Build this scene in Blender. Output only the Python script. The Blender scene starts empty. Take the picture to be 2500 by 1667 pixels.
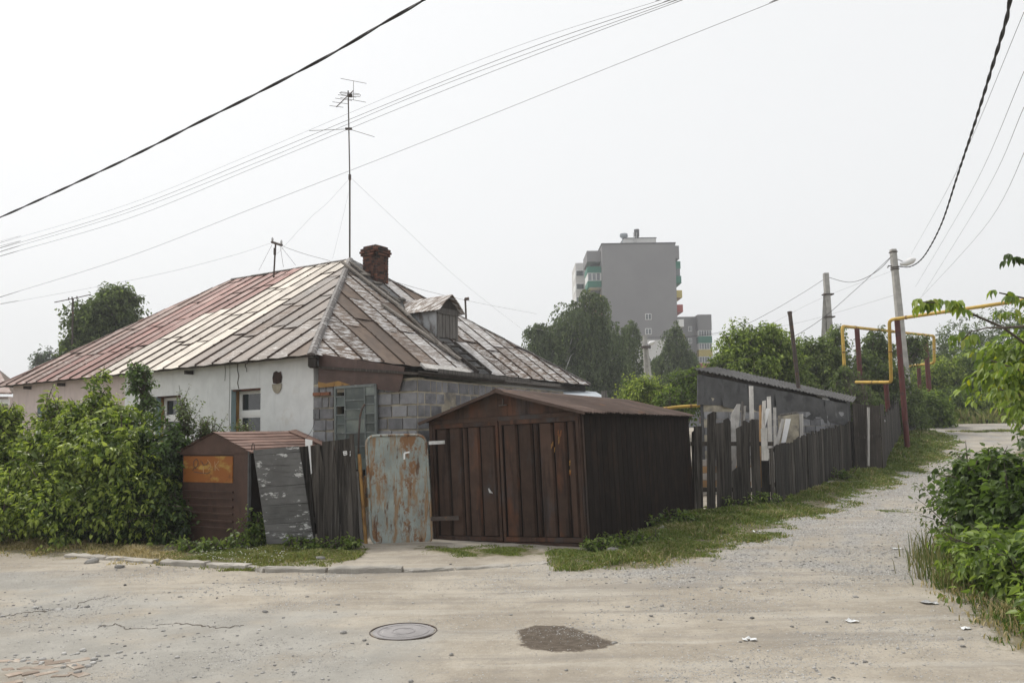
import bpy, math, random
import numpy as np
from mathutils import Vector, Matrix

R = math.radians
random.seed(11)
rng = np.random.default_rng(11)
scn = bpy.context.scene
COL = scn.collection

# ------------------------------------------------------------------ camera
F, PITCH, ROLL, SH, CAMH = 1880.0, R(4.0), R(0.8), 85.0, 1.92
fw = np.array([0, math.cos(PITCH), math.sin(PITCH)])
u0 = np.array([0, -math.sin(PITCH), math.cos(PITCH)])
r0 = np.array([1.0, 0, 0])
RT = r0 * math.cos(ROLL) - u0 * math.sin(ROLL)
UP = u0 * math.cos(ROLL) + r0 * math.sin(ROLL)
CP = np.array([0, 0, CAMH])
cd = bpy.data.cameras.new('camera')
cam = bpy.data.objects.new('camera', cd)
COL.objects.link(cam)
cam.matrix_world = Matrix(((RT[0], UP[0], -fw[0], 0), (RT[1], UP[1], -fw[1], 0), (RT[2], UP[2], -fw[2], CAMH), (0, 0, 0, 1)))
cd.sensor_width = 36.0
cd.lens = F / 2500 * 36.0
cd.shift_y = SH / 2500
cd.clip_start, cd.clip_end = 0.1, 3000
scn.camera = cam

# ------------------------------------------------------------------ sky, sun, exposure
SUN_EL, SUN_AZ = R(55), R(-52)        # azimuth measured from +Y towards +X: hazy sun ahead, to the left
w = bpy.data.worlds.new('World')
scn.world = w
w.use_nodes = True
nt = w.node_tree
for n in list(nt.nodes):
    nt.nodes.remove(n)
sky = nt.nodes.new('ShaderNodeTexSky')
sky.sky_type = 'NISHITA'
sky.sun_disc = False
sky.sun_elevation = SUN_EL
sky.sun_rotation = SUN_AZ
sky.air_density, sky.dust_density, sky.ozone_density = 1.0, 6.0, 1.0
hs = nt.nodes.new('ShaderNodeHueSaturation')
hs.inputs['Saturation'].default_value = 0.25
mx = nt.nodes.new('ShaderNodeMix')
mx.data_type = 'RGBA'
mx.inputs[0].default_value = 0.72
mx.inputs[7].default_value = (11.7, 11.8, 11.85, 1)     # thin bright overcast veil
bg = nt.nodes.new('ShaderNodeBackground')
bg.inputs[1].default_value = 0.1
out = nt.nodes.new('ShaderNodeOutputWorld')
nt.links.new(sky.outputs[0], hs.inputs['Color'])
nt.links.new(hs.outputs[0], mx.inputs[6])
nt.links.new(mx.outputs[2], bg.inputs[0])
nt.links.new(bg.outputs[0], out.inputs[0])
sl = bpy.data.lights.new('sun', 'SUN')
sl.energy, sl.angle, sl.color = 2.3, R(8), (1.0, 0.95, 0.87)
so = bpy.data.objects.new('sun', sl)
COL.objects.link(so)
sd = Vector((math.sin(SUN_AZ) * math.cos(SUN_EL), math.cos(SUN_AZ) * math.cos(SUN_EL), math.sin(SUN_EL)))
so.rotation_euler = sd.to_track_quat('Z', 'Y').to_euler()
so.location = (-20, 20, 60)
scn.view_settings.view_transform = 'Standard'
scn.view_settings.look = 'None'
scn.view_settings.exposure = 0.0
scn.view_settings.gamma = 1.0
scn.view_settings.use_curve_mapping = False

# ------------------------------------------------------------------ helpers: rays, terrain
def ray(u, v):
    return fw * F + RT * (u - 1250) + UP * (833.5 + SH - v)
def P(u, v, Y):
    d = ray(u, v)
    return CP + d * (Y / d[1])
def onplane(u, v, p0, n):
    d = ray(u, v)
    p0 = np.asarray(p0, float); n = np.asarray(n, float)
    return CP + d * (np.dot(p0 - CP, n) / np.dot(d, n))
def sstep(a, b, x):
    t = np.clip((x - a) / (b - a), 0, 1)
    return t * t * (3 - 2 * t)
_wk = [(rng.uniform(-1, 1, 2), rng.uniform(0, 6.28)) for _ in range(24)]
def wob(x, y, s=1.0, k0=0, k=8):
    o = 0
    for i in range(k0, k0 + k):
        d, p = _wk[i]
        o = o + np.sin((x * d[0] + y * d[1]) * s * 2.2 + p)
    return o / k
def terr(x, y):
    rise = np.minimum(np.maximum(y - 18, 0), 24)
    h = 0.08 * rise * sstep(3.2, 6.2, x)
    near = sstep(60, 30, y)
    h = h + near * (0.025 * wob(x, y, 0.5) + 0.010 * wob(x, y, 2.1, 8))
    return h
def GT(u, v):
    d = ray(u, v)
    pg = None
    for Y in np.arange(4, 70, 0.1):
        p = CP + d * (Y / d[1]); g = p[2] - terr(p[0], p[1])
        if g <= 0:
            if pg is None: return p
            Yr = Y - .1 * (-g) / (pg - g)
            return CP + d * (Yr / d[1])
        pg = g
    return CP + d * (50 / d[1])

# ------------------------------------------------------------------ helpers: meshes and objects
WM = {}
def link(o, parent=None, M=None):
    COL.objects.link(o)
    M = M or Matrix.Identity(4)
    if parent is not None:
        o.parent = parent
        o.matrix_basis = WM[parent.name].inverted() @ M
    else:
        o.matrix_basis = M
    WM[o.name] = M
    return o
def tag(o, label, cat, group=None, kind=None):
    if label: o['label'] = label
    if cat: o['category'] = cat
    if group: o['group'] = group
    if kind: o['kind'] = kind
    return o
def thing(name, label, cat, loc, group=None):
    o = bpy.data.objects.new(name, None)
    o.empty_display_size = 0.2
    link(o, None, Matrix.Translation(Vector([float(c) for c in loc])))
    return tag(o, label, cat, group)
def npmesh(name, V, tris=None, quads=None, polys=None, smooth=False, tint=None):
    me = bpy.data.meshes.new(name)
    V = np.asarray(V, np.float32)
    loops, starts, tot = [], [], 0
    if tris is not None and len(tris):
        t = np.asarray(tris, np.int32); loops.append(t.ravel()); starts.append(np.arange(len(t)) * 3 + tot); tot += t.size
    if quads is not None and len(quads):
        q = np.asarray(quads, np.int32); loops.append(q.ravel()); starts.append(np.arange(len(q)) * 4 + tot); tot += q.size
    L = np.concatenate(loops); S = np.concatenate(starts)
    me.vertices.add(len(V)); me.vertices.foreach_set('co', V.ravel())
    me.loops.add(len(L)); me.loops.foreach_set('vertex_index', L)
    me.polygons.add(len(S)); me.polygons.foreach_set('loop_start', S.astype(np.int32))
    if smooth:
        me.polygons.foreach_set('use_smooth', np.ones(len(S), bool))
    me.update(calc_edges=True)
    if tint is not None:
        a = me.color_attributes.new('tint', 'FLOAT_COLOR', 'POINT')
        c = np.ones((len(V), 4), np.float32); c[:, :tint.shape[1]] = tint
        a.data.foreach_set('color', c.ravel())
    return me
def meshobj(name, me, mats, parent=None, M=None):
    for m in (mats if isinstance(mats, (list, tuple)) else [mats]):
        me.materials.append(m)
    return link(bpy.data.objects.new(name, me), parent, M)

class MB:
    """collects solid shapes and builds them as one mesh object"""
    def __init__(s):
        s.v, s.f, s.m, s.sm = [], [], [], []
    def add(s, vs, fs, m=0, sm=False):
        b = len(s.v)
        s.v += [tuple(float(c) for c in p) for p in vs]
        for f in fs:
            s.f.append(tuple(b + i for i in f)); s.m.append(m); s.sm.append(sm)
        return s
    def hexa(s, p, m=0):       # bottom 0-3 (ccw from above), top 4-7
        return s.add(p, [(3, 2, 1, 0), (4, 5, 6, 7), (0, 1, 5, 4), (1, 2, 6, 5), (2, 3, 7, 6), (3, 0, 4, 7)], m)
    def box(s, c, d, ax=None, m=0):
        c = np.asarray(c, float); ax = np.eye(3) if ax is None else np.asarray(ax, float)
        h = np.asarray(d, float) / 2
        q = []
        for z in (-1, 1):
            for x, y in ((-1, -1), (1, -1), (1, 1), (-1, 1)):
                q.append(c + ax[0] * x * h[0] + ax[1] * y * h[1] + ax[2] * z * h[2])
        return s.hexa(q, m)
    def bar(s, a, b, w, d=None, side=None, m=0):   # rectangular bar from a to b
        a = np.asarray(a, float); b = np.asarray(b, float); d = w if d is None else d
        z = b - a; L = np.linalg.norm(z); z = z / L
        if side is None: side = np.array([1, 0, 0]) if abs(z[0]) < .8 else np.array([0, 1, 0])
        y = np.cross(z, side); y /= np.linalg.norm(y); x = np.cross(y, z)
        return s.box((a + b) / 2, (w, d, L), (x, y, z), m)
    def slab(s, pts, off, m=0):   # polygon (any) swept by a vector
        pts = [np.asarray(p, float) for p in pts]; off = np.asarray(off, float); n = len(pts)
        vs = pts + [p + off for p in pts]
        nrm = np.zeros(3)
        for i in range(n):
            nrm += np.cross(pts[i], pts[(i + 1) % n])
        fs = [tuple(range(n)), tuple(range(2 * n - 1, n - 1, -1))] + [((i + 1) % n, i, n + i, n + (i + 1) % n) for i in range(n)]
        if np.dot(nrm, off) > 0:
            fs = [tuple(reversed(f)) for f in fs]
        return s.add(vs, fs, m)
    def tube(s, pts, r, n=8, m=0, cap=True, sm=True):
        pts = [np.asarray(p, float) for p in pts]; k = len(pts)
        rs = list(r) if hasattr(r, '__len__') else [r] * k
        vs, fs = [], []
        px = None
        for i, p in enumerate(pts):
            t = pts[min(i + 1, k - 1)] - pts[max(i - 1, 0)]
            t = t / (np.linalg.norm(t) + 1e-9)
            if px is None:
                px = np.array([1, 0, 0]) if abs(t[0]) < .8 else np.array([0, 1, 0])
            x = px - t * np.dot(px, t); x /= np.linalg.norm(x); y = np.cross(t, x); px = x
            for j in range(n):
                a = 2 * math.pi * j / n
                vs.append(p + (x * math.cos(a) + y * math.sin(a)) * rs[i])
        for i in range(k - 1):
            for j in range(n):
                a, b = i * n + j, i * n + (j + 1) % n
                fs.append((a, b, b + n, a + n))
        s.add(vs, fs, m, sm)
        if cap:
            s.add(vs[:n], [tuple(range(n - 1, -1, -1))], m); s.add(vs[-n:], [tuple(range(n))], m)
        return s
    def build(s, name, mats, parent=None, M=None, origin='base'):
        V = np.array(s.v)
        if M is None:
            lo, hi = V.min(0), V.max(0)
            o = np.array([(lo[0] + hi[0]) / 2, (lo[1] + hi[1]) / 2, lo[2]])
            V = V - o
            M = Matrix.Translation(Vector(o.tolist()))
        me = bpy.data.meshes.new(name)
        me.from_pydata([tuple(p) for p in V], [], s.f)
        me.polygons.foreach_set('material_index', np.array(s.m, np.int32))
        me.polygons.foreach_set('use_smooth', np.array(s.sm, bool))
        me.update()
        return meshobj(name, me, mats, parent, M)

def frame(o, x, y, z):
    return Matrix(((x[0], y[0], z[0], o[0]), (x[1], y[1], z[1], o[1]), (x[2], y[2], z[2], o[2]), (0, 0, 0, 1)))
def unit(v):
    v = np.asarray(v, float); return v / np.linalg.norm(v)

# ------------------------------------------------------------------ materials
def mat(name, base, layers=(), rough=.85, bump=.25, bscale=40., scale=(1, 1, 1), var=.18, vscale=3., rv=.12, metal=0., spec=.3, soft=None):
    m = bpy.data.materials.new(name); m.use_nodes = True
    t = m.node_tree; N = t.nodes; Lk = t.links.new
    bs = N['Principled BSDF']
    bs.inputs['Roughness'].default_value = rough; bs.inputs['Metallic'].default_value = metal
    bs.inputs['Specular IOR Level'].default_value = spec
    tc = N.new('ShaderNodeTexCoord'); oi = N.new('ShaderNodeObjectInfo')
    mu = N.new('ShaderNodeMath'); mu.operation = 'MULTIPLY'; mu.inputs[1].default_value = 53.0
    Lk(oi.outputs['Random'], mu.inputs[0])
    ad = N.new('ShaderNodeVectorMath'); ad.operation = 'ADD'
    Lk(tc.outputs['Object'], ad.inputs[0]); Lk(mu.outputs[0], ad.inputs[1])
    mp = N.new('ShaderNodeMapping'); mp.inputs['Scale'].default_value = scale
    Lk(ad.outputs[0], mp.inputs[0])
    def noise(sc, det=5, src=mp, off=0.0, rgh=.6):
        n = N.new('ShaderNodeTexNoise'); n.inputs['Detail'].default_value = det; n.inputs['Roughness'].default_value = rgh
        if hasattr(sc, '__len__'):
            q = N.new('ShaderNodeMapping'); q.inputs['Scale'].default_value = sc; q.inputs['Location'].default_value = (off, off * .7, off * 1.3)
            Lk(ad.outputs[0], q.inputs[0]); Lk(q.outputs[0], n.inputs['Vector']); n.inputs['Scale'].default_value = 1.0
        else:
            Lk(src.outputs[0], n.inputs['Vector']); n.inputs['Scale'].default_value = sc
        return n.outputs['Fac']
    def ramp(fac, lo, hi, a=0., b=1.):
        r = N.new('ShaderNodeMapRange'); r.interpolation_type = 'SMOOTHSTEP'
        r.inputs[1].default_value, r.inputs[2].default_value, r.inputs[3].default_value, r.inputs[4].default_value = lo, hi, a, b
        Lk(fac, r.inputs[0]); return r.outputs[0]
    def mixc(fac, a, b):
        x = N.new('ShaderNodeMix'); x.data_type = 'RGBA'
        if hasattr(fac, 'links'): Lk(fac, x.inputs[0])
        else: x.inputs[0].default_value = fac
        for v, i in ((a, 6), (b, 7)):
            if hasattr(v, 'links'): Lk(v, x.inputs[i])
            else: x.inputs[i].default_value = (*v, 1)
        return x.outputs[2]
    c0 = [c * (1 - var) for c in base]; c1 = [min(1, c * (1 + var)) for c in base]
    col = mixc(ramp(noise(vscale), .3, .7), c0, c1)
    rsock = None
    for i, l in enumerate(layers):
        fac = ramp(noise(l.get('s', 4.), l.get('d', 6), off=3.7 * (i + 1), rgh=l.get('r', .62)), l['lo'], l['hi'], 0, l.get('a', 1.))
        if 'per' in l:      # this layer's strength differs from piece to piece
            pr = N.new('ShaderNodeMath'); pr.operation = 'MULTIPLY'
            fr = N.new('ShaderNodeMath'); fr.operation = 'FRACT'
            m7 = N.new('ShaderNodeMath'); m7.operation = 'MULTIPLY'; m7.inputs[1].default_value = 7.31 + i
            Lk(oi.outputs['Random'], m7.inputs[0]); Lk(m7.outputs[0], fr.inputs[0])
            Lk(ramp(fr.outputs[0], *l['per']), pr.inputs[0]); Lk(fac, pr.inputs[1]); fac = pr.outputs[0]
        col = mixc(fac, col, l['c'])
    if rv:
        k = N.new('ShaderNodeMapRange'); k.inputs[3].default_value = 1 - rv; k.inputs[4].default_value = 1 + rv
        Lk(oi.outputs['Random'], k.inputs[0])
        hsv = N.new('ShaderNodeHueSaturation'); Lk(k.outputs[0], hsv.inputs['Value']); Lk(col, hsv.inputs['Color']); col = hsv.outputs[0]
    Lk(col, bs.inputs['Base Color'])
    if bump:
        b = N.new('ShaderNodeBump'); b.inputs['Strength'].default_value = bump; b.inputs['Distance'].default_value = .02
        Lk(noise(bscale, 4), b.inputs['Height']); Lk(b.outputs[0], bs.inputs['Normal'])
    return m

def leafmat(name, gloss=.42, trans=.40):
    m = bpy.data.materials.new(name); m.use_nodes = True
    t = m.node_tree; N = t.nodes; Lk = t.links.new
    bs = N['Principled BSDF']; bs.inputs['Roughness'].default_value = gloss; bs.inputs['Specular IOR Level'].default_value = .35
    at = N.new('ShaderNodeAttribute'); at.attribute_name = 'tint'
    tl = N.new('ShaderNodeBsdfTranslucent'); ms = N.new('ShaderNodeMixShader'); ms.inputs[0].default_value = trans
    hv = N.new('ShaderNodeHueSaturation'); hv.inputs['Saturation'].default_value = 1.15; hv.inputs['Value'].default_value = 1.5
    Lk(at.outputs['Color'], bs.inputs['Base Color']); Lk(at.outputs['Color'], hv.inputs['Color']); Lk(hv.outputs[0], tl.inputs[0])
    Lk(bs.outputs[0], ms.inputs[1]); Lk(tl.outputs[0], ms.inputs[2])
    Lk(ms.outputs[0], N['Material Output'].inputs[0])
    return m

K = {}
K['white_wall'] = mat('white_limewash', (.70, .715, .71), [dict(c=(.40, .41, .41), s=(6, 6, .7), lo=.55, hi=.85, a=.55), dict(c=(.48, .43, .36), s=1.3, lo=.6, hi=.75, a=.5), dict(c=(.30, .30, .28), s=(9, 9, 1.2), lo=.66, hi=.8, a=.4)], rough=.95, bump=.25, bscale=14, var=.06, rv=0)
K['pink_wall'] = mat('faded_pink_limewash', (.56, .48, .455), [dict(c=(.36, .31, .30), s=(7, 7, .5), lo=.5, hi=.8, a=.6), dict(c=(.28, .25, .24), s=(14, 14, .8), lo=.66, hi=.8, a=.5)], rough=.95, bump=.25, bscale=14, var=.06, rv=0)
K['teal'] = mat('blue_grey_reveal', (.27, .36, .38), rough=.9, var=.1, rv=0)
K['upvc'] = mat('white_window_frame', (.78, .78, .77), rough=.4, bump=0, var=.03, rv=0)
K['glass'] = mat('dark_window_glass', (.025, .028, .03), rough=.06, bump=0, var=.1, rv=.1, spec=.8)
K['brick'] = mat('sooty_brick', (.165, .070, .046), [dict(c=(.03, .024, .021), s=3., lo=.42, hi=.62), dict(c=(.25, .12, .07), s=9., lo=.62, hi=.75, a=.6)], var=.3, rv=.4, bump=.5)
K['brick_raw'] = mat('orange_brick', (.24, .105, .06), [dict(c=(.2, .09, .05), s=7., lo=.5, hi=.7)], var=.2)
K['soot'] = mat('sooty_mortar', (.07, .06, .055), var=.3, rv=.05)
K['block'] = mat('slag_block', (.245, .245, .255), [dict(c=(.13, .13, .14), s=2.2, lo=.5, hi=.75), dict(c=(.36, .355, .34), s=16., lo=.6, hi=.75, a=.7), dict(c=(.05, .05, .055), s=26., lo=.66, hi=.76)], var=.2, rv=.3, bump=1., bscale=55)
K['mortar'] = mat('tan_mortar', (.40, .36, .28), [dict(c=(.17, .16, .15), s=2., lo=.5, hi=.7)], var=.25, rv=0, bump=.6)
K['roof_brown'] = mat('brown_paint_flaked_from_zinc', (.165, .122, .094), [dict(c=(.12, .095, .08), s=1.1, lo=.45, hi=.7, a=.8), dict(c=(.60, .585, .575), s=(3.2, 17., 3.), lo=.51, hi=.545, per=(.25, .8), r=.72), dict(c=(.24, .15, .09), s=5., lo=.62, hi=.75, a=.5)], rough=.6, bump=.15, rv=.2, spec=.2)
K['roof_plain'] = mat('brown_paint_lightly_scuffed', (.165, .128, .104), [dict(c=(.135, .118, .108), s=.9, lo=.45, hi=.65, a=.8), dict(c=(.55, .53, .51), s=(3.2, 19., 3.), lo=.57, hi=.61, per=(.0, .9), r=.75), dict(c=(.24, .16, .11), s=4., lo=.6, hi=.75, a=.5)], rough=.55, bump=.15, rv=.2, spec=.4)
K['roof_zinc'] = mat('pale_zinc_with_brown_paint_remnants', (.54, .53, .525), [dict(c=(.165, .122, .094), s=(2.6, 15., 3.), lo=.475, hi=.51, per=(-.3, .5), r=.72), dict(c=(.34, .27, .19), s=2.2, lo=.55, hi=.75, a=.55), dict(c=(.22, .18, .15), s=(6., 26., 5.), lo=.55, hi=.60, a=.75), dict(c=(.16, .085, .05), s=1.4, lo=.64, hi=.74, a=.7)], rough=.55, bump=.15, rv=.15, spec=.25)
K['roof_cream'] = mat('cream_weathered_roof_sheet', (.55, .495, .425), [dict(c=(.34, .27, .20), s=(1.6, 1.1, 1.), lo=.52, hi=.72, a=.8, per=(.1, .9)), dict(c=(.70, .65, .58), s=2.2, lo=.5, hi=.7, a=.6), dict(c=(.24, .17, .12), s=(14., 10., 5.), lo=.66, hi=.74, a=.7)], rough=.6, bump=.1, rv=.16)
K['roof_red'] = mat('faded_red_roof_sheet', (.25, .115, .095), [dict(c=(.34, .225, .195), s=1.4, lo=.45, hi=.7, a=.9), dict(c=(.16, .10, .085), s=3.5, lo=.55, hi=.72, a=.7), dict(c=(.38, .31, .28), s=(3., 11., 3.), lo=.60, hi=.67, a=.7)], rough=.6, bump=.1, rv=.18)
K['roof_mix'] = mat('brown_red_roof_sheet_with_pale_scuffs', (.22, .14, .115), [dict(c=(.26, .12, .10), s=1.1, lo=.45, hi=.7, a=.8, per=(.2, .9)), dict(c=(.48, .44, .41), s=(3., 14., 3.), lo=.555, hi=.62, a=.9, per=(.1, .9))], rough=.6, bump=.12, rv=.2)
K['seam'] = mat('standing_seam_shadow_and_rust', (.075, .052, .042), [dict(c=(.2, .17, .15), s=9., lo=.6, hi=.7, a=.6)], rv=.1)  # lips darkened for their shadow lines, with some rust
K['cap'] = mat('grey_brown_ridge_cap', (.105, .092, .085), [dict(c=(.40, .39, .38), s=(4., 18., 4.), lo=.56, hi=.62)], rough=.55, rv=.15)
K['dark_wood'] = mat('blackened_wood', (.045, .038, .033), [dict(c=(.09, .08, .07), s=(30, 30, 1.5), lo=.5, hi=.7)], rv=.2)
K['grey_wood'] = mat('silver_grey_weathered_wood', (.155, .145, .135), [dict(c=(.075, .068, .062), s=(26, 26, 1.1), lo=.48, hi=.66), dict(c=(.24, .225, .205), s=(40, 40, 1.6), lo=.6, hi=.72, a=.6)], bump=.5, scale=(5, 5, .5), bscale=14, rv=.28)
K['fence_wood'] = mat('grey_fence_wood_shade_darkened', (.064, .056, .049), [dict(c=(.021, .018, .0155), s=(16, 16, .6), lo=.44, hi=.58), dict(c=(.125, .116, .105), s=(30, 30, .9), lo=.57, hi=.68, a=.8), dict(c=(.055, .05, .046), s=1.1, lo=.5, hi=.7, a=.7)], bump=.6, scale=(6, 6, .5), bscale=12, rv=.5)  # base lowered so the boards look shaded; shade sits in the colour
K['rail_wood'] = mat('grey_plank_wood_along_roof', (.19, .17, .15), [dict(c=(.09, .08, .07), s=(18, 18, 18), lo=.5, hi=.66)], rv=.3, bump=.4)
K['pale_wood'] = mat('pale_board_sunlit_toned', (.52, .50, .475), [dict(c=(.3, .28, .26), s=(26, 26, 1.4), lo=.5, hi=.68), dict(c=(.55, .54, .52), s=6., lo=.6, hi=.7, a=.6)], bump=.4, rv=.2)  # base raised so lumber planks look sunlit; sunlight sits in the colour
K['fresh_wood'] = mat('orange_tan_board', (.42, .26, .13), [dict(c=(.28, .17, .09), s=(20, 20, 1.), lo=.5, hi=.7)], rv=.1)
K['white_paint'] = mat('white_paint', (.78, .78, .78), rough=.5, bump=.05, var=.04, rv=0)
K['board_paint'] = mat('grey_board_with_white_paint_remnants', (.125, .123, .12), [dict(c=(.07, .068, .065), s=(2.2, 2.2, 20), lo=.5, hi=.7), dict(c=(.50, .50, .49), s=(3., 3., 7.), lo=.57, hi=.62, r=.75), dict(c=(.06, .058, .055), s=2., lo=.6, hi=.8, a=.7)], bump=.4, bscale=20, rv=.15)
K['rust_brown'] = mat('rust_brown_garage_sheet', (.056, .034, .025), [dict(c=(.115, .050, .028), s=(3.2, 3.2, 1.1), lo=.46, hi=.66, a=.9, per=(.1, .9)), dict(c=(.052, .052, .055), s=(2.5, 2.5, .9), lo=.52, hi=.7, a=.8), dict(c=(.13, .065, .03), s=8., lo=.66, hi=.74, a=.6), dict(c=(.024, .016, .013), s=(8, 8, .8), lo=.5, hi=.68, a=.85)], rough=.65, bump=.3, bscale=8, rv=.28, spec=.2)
K['rust_shaded'] = mat('brown_side_sheet_shade_darkened', (.021, .016, .014), [dict(c=(.036, .022, .016), s=1.5, lo=.5, hi=.7, a=.8), dict(c=(.014, .011, .010), s=(6, 6, 1.), lo=.5, hi=.7)], rough=.9, bump=.2, rv=.12, spec=.08)  # darker than the door sheet: the side's shade is in the colour
K['shed_brown'] = mat('brown_painted_shed_sheet', (.078, .044, .033), [dict(c=(.05, .03, .025), s=(5, 5, 1.2), lo=.5, hi=.75), dict(c=(.11, .065, .05), s=2.2, lo=.55, hi=.75, a=.6)], rough=.55, bump=.2, rv=.12)
K['shed_roof'] = mat('dusty_brown_shed_roof', (.20, .125, .10), [dict(c=(.12, .075, .062), s=2., lo=.5, hi=.72), dict(c=(.27, .2, .17), s=5., lo=.6, hi=.75, a=.6)], rough=.7, rv=.15)
K['garage_roof'] = mat('brown_corrugated_garage_roof', (.092, .065, .054), [dict(c=(.24, .11, .045), s=(1.4, .8, 1.), lo=.6, hi=.75, a=.9), dict(c=(.16, .125, .11), s=3., lo=.55, hi=.75, a=.6)], rough=.75, rv=.2, spec=.15)
K['yellow_rust'] = mat('yellow_paint_rusting_to_orange', (.40, .25, .06), [dict(c=(.27, .095, .022), s=(2.4, 2.4, 5.), lo=.36, hi=.54), dict(c=(.15, .06, .02), s=6., lo=.58, hi=.7), dict(c=(.5, .37, .1), s=9., lo=.66, hi=.75, a=.6)], rough=.6, bump=.2, rv=0)
K['gate_blue'] = mat('grey_green_paint_streaked_with_rust', (.26, .295, .28), [dict(c=(.31, .34, .32), s=3., lo=.5, hi=.75, a=.7), dict(c=(.25, .145, .065), s=(9.5, 9.5, 1.4), lo=.47, hi=.60, r=.75, a=.9), dict(c=(.20, .10, .042), s=(2.6, 2.6, 1.6), lo=.50, hi=.60, r=.8), dict(c=(.10, .048, .024), s=(12, 12, 2.2), lo=.56, hi=.66)], rough=.5, bump=.12, rv=0, spec=.4)
K['steel'] = mat('dark_rusty_steel', (.07, .055, .048), [dict(c=(.15, .075, .04), s=8., lo=.55, hi=.7)], rough=.6, rv=.1)
K['galv'] = mat('pale_galvanised_steel', (.5, .5, .5), [dict(c=(.33, .32, .31), s=9., lo=.5, hi=.7)], rough=.4, rv=.05, metal=.3)
K['ochre_pipe'] = mat('ochre_rusty_post', (.28, .16, .05), [dict(c=(.14, .07, .03), s=(9, 9, 3), lo=.48, hi=.65)], rough=.6)
K['tar'] = mat('grey_tar_felt', (.088, .088, .090), [dict(c=(.22, .225, .235), s=(3.4, 3.4, 1.1), lo=.62, hi=.75, a=.8), dict(c=(.05, .05, .053), s=2.4, lo=.5, hi=.7)], rough=.7, bump=.3, bscale=6, rv=.08)
K['slate'] = mat('grey_corrugated_slate', (.15, .145, .14), [dict(c=(.07, .065, .062), s=4., lo=.5, hi=.7), dict(c=(.3, .295, .29), s=2.4, lo=.62, hi=.74, a=.7)], rough=.85, rv=.2)
K['zinc_new'] = mat('pale_blue_zinc_sheet', (.42, .46, .50), [dict(c=(.3, .32, .34), s=3., lo=.5, hi=.7)], rough=.45, rv=.1)
K['yellow'] = mat('yellow_gas_pipe_paint', (.56, .37, .075), [dict(c=(.34, .19, .05), s=5., lo=.58, hi=.7, a=.8), dict(c=(.68, .56, .33), s=4., lo=.64, hi=.75, a=.6)], rough=.5, bump=.05, rv=.05)
K['red_post'] = mat('red_brown_post_paint', (.105, .028, .024), [dict(c=(.055, .025, .022), s=3., lo=.48, hi=.66), dict(c=(.22, .11, .07), s=8., lo=.64, hi=.72, a=.6)], rough=.55, bump=.1, rv=.1)
K['concrete'] = mat('grey_concrete_pole', (.38, .37, .35), [dict(c=(.27, .26, .25), s=(9, 9, 1.2), lo=.5, hi=.7), dict(c=(.2, .13, .09), s=6., lo=.68, hi=.76, a=.5)], rough=.9, rv=.06)
K['kerb'] = mat('worn_kerb_concrete', (.40, .375, .335), [dict(c=(.3, .28, .25), s=5., lo=.5, hi=.7), dict(c=(.55, .53, .5), s=12., lo=.6, hi=.7, a=.6)], rough=.95, bump=.8, rv=.12)
K['cable'] = mat('black_cable', (.03, .028, .03), rough=.6, bump=0, rv=.1)
K['wire'] = mat('thin_grey_wire', (.16, .15, .15), rough=.6, bump=0, rv=.1)
K['iron'] = mat('dusty_cast_iron', (.29, .275, .275), [dict(c=(.21, .20, .20), s=6., lo=.5, hi=.7)], rough=.6, bump=.3, bscale=60, rv=0)
K['soil'] = mat('dark_soil', (.10, .085, .07), var=.3, bump=.8, rv=0)
K['stone'] = mat('grey_stone', (.27, .26, .245), [dict(c=(.14, .135, .13), s=9., lo=.5, hi=.7)], rough=.95, rv=.4, bump=.6)
K['paper'] = mat('white_litter', (.75, .76, .76), rough=.7, var=.08, rv=.1)
K['rubber'] = mat('dusty_tyre_rubber', (.05, .048, .046), rough=.9, bump=.4)
K['bark'] = mat('grey_brown_bark', (.12, .10, .08), [dict(c=(.06, .05, .04), s=(16, 16, 3), lo=.5, hi=.65)], bump=.8)
K['birch'] = mat('pale_birch_bark', (.42, .41, .39), [dict(c=(.06, .055, .05), s=(3, 3, 9), lo=.58, hi=.64)], bump=.3)
K['leaf'] = leafmat('leaf')
K['leaf_far'] = leafmat('leaf_far', .6, .42)
K['grass'] = leafmat('grass_blade', .6, .3)
K['tower_grey'] = mat('grey_render_facade', (.245, .24, .248), [dict(c=(.215, .21, .22), s=.15, lo=.45, hi=.6, a=.6)], rough=.9, bump=0, var=.04, vscale=.3, rv=0)
K['tower_white'] = mat('white_facade', (.62, .61, .60), rough=.9, bump=0, var=.04, rv=0)
K['green_panel'] = mat('green_balcony_panel', (.022, .16, .11), rough=.6, bump=0, var=.08, rv=.05)
K['yellow_panel'] = mat('yellow_balcony_panel', (.46, .37, .10), rough=.6, bump=0, var=.08, rv=.05)
K['red_panel'] = mat('red_balcony_panel', (.34, .06, .045), rough=.6, bump=0, var=.08, rv=.05)
K['pane'] = mat('pale_sky_reflecting_pane', (.13, .145, .16), rough=.12, bump=0, rv=.35, spec=.8)

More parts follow.
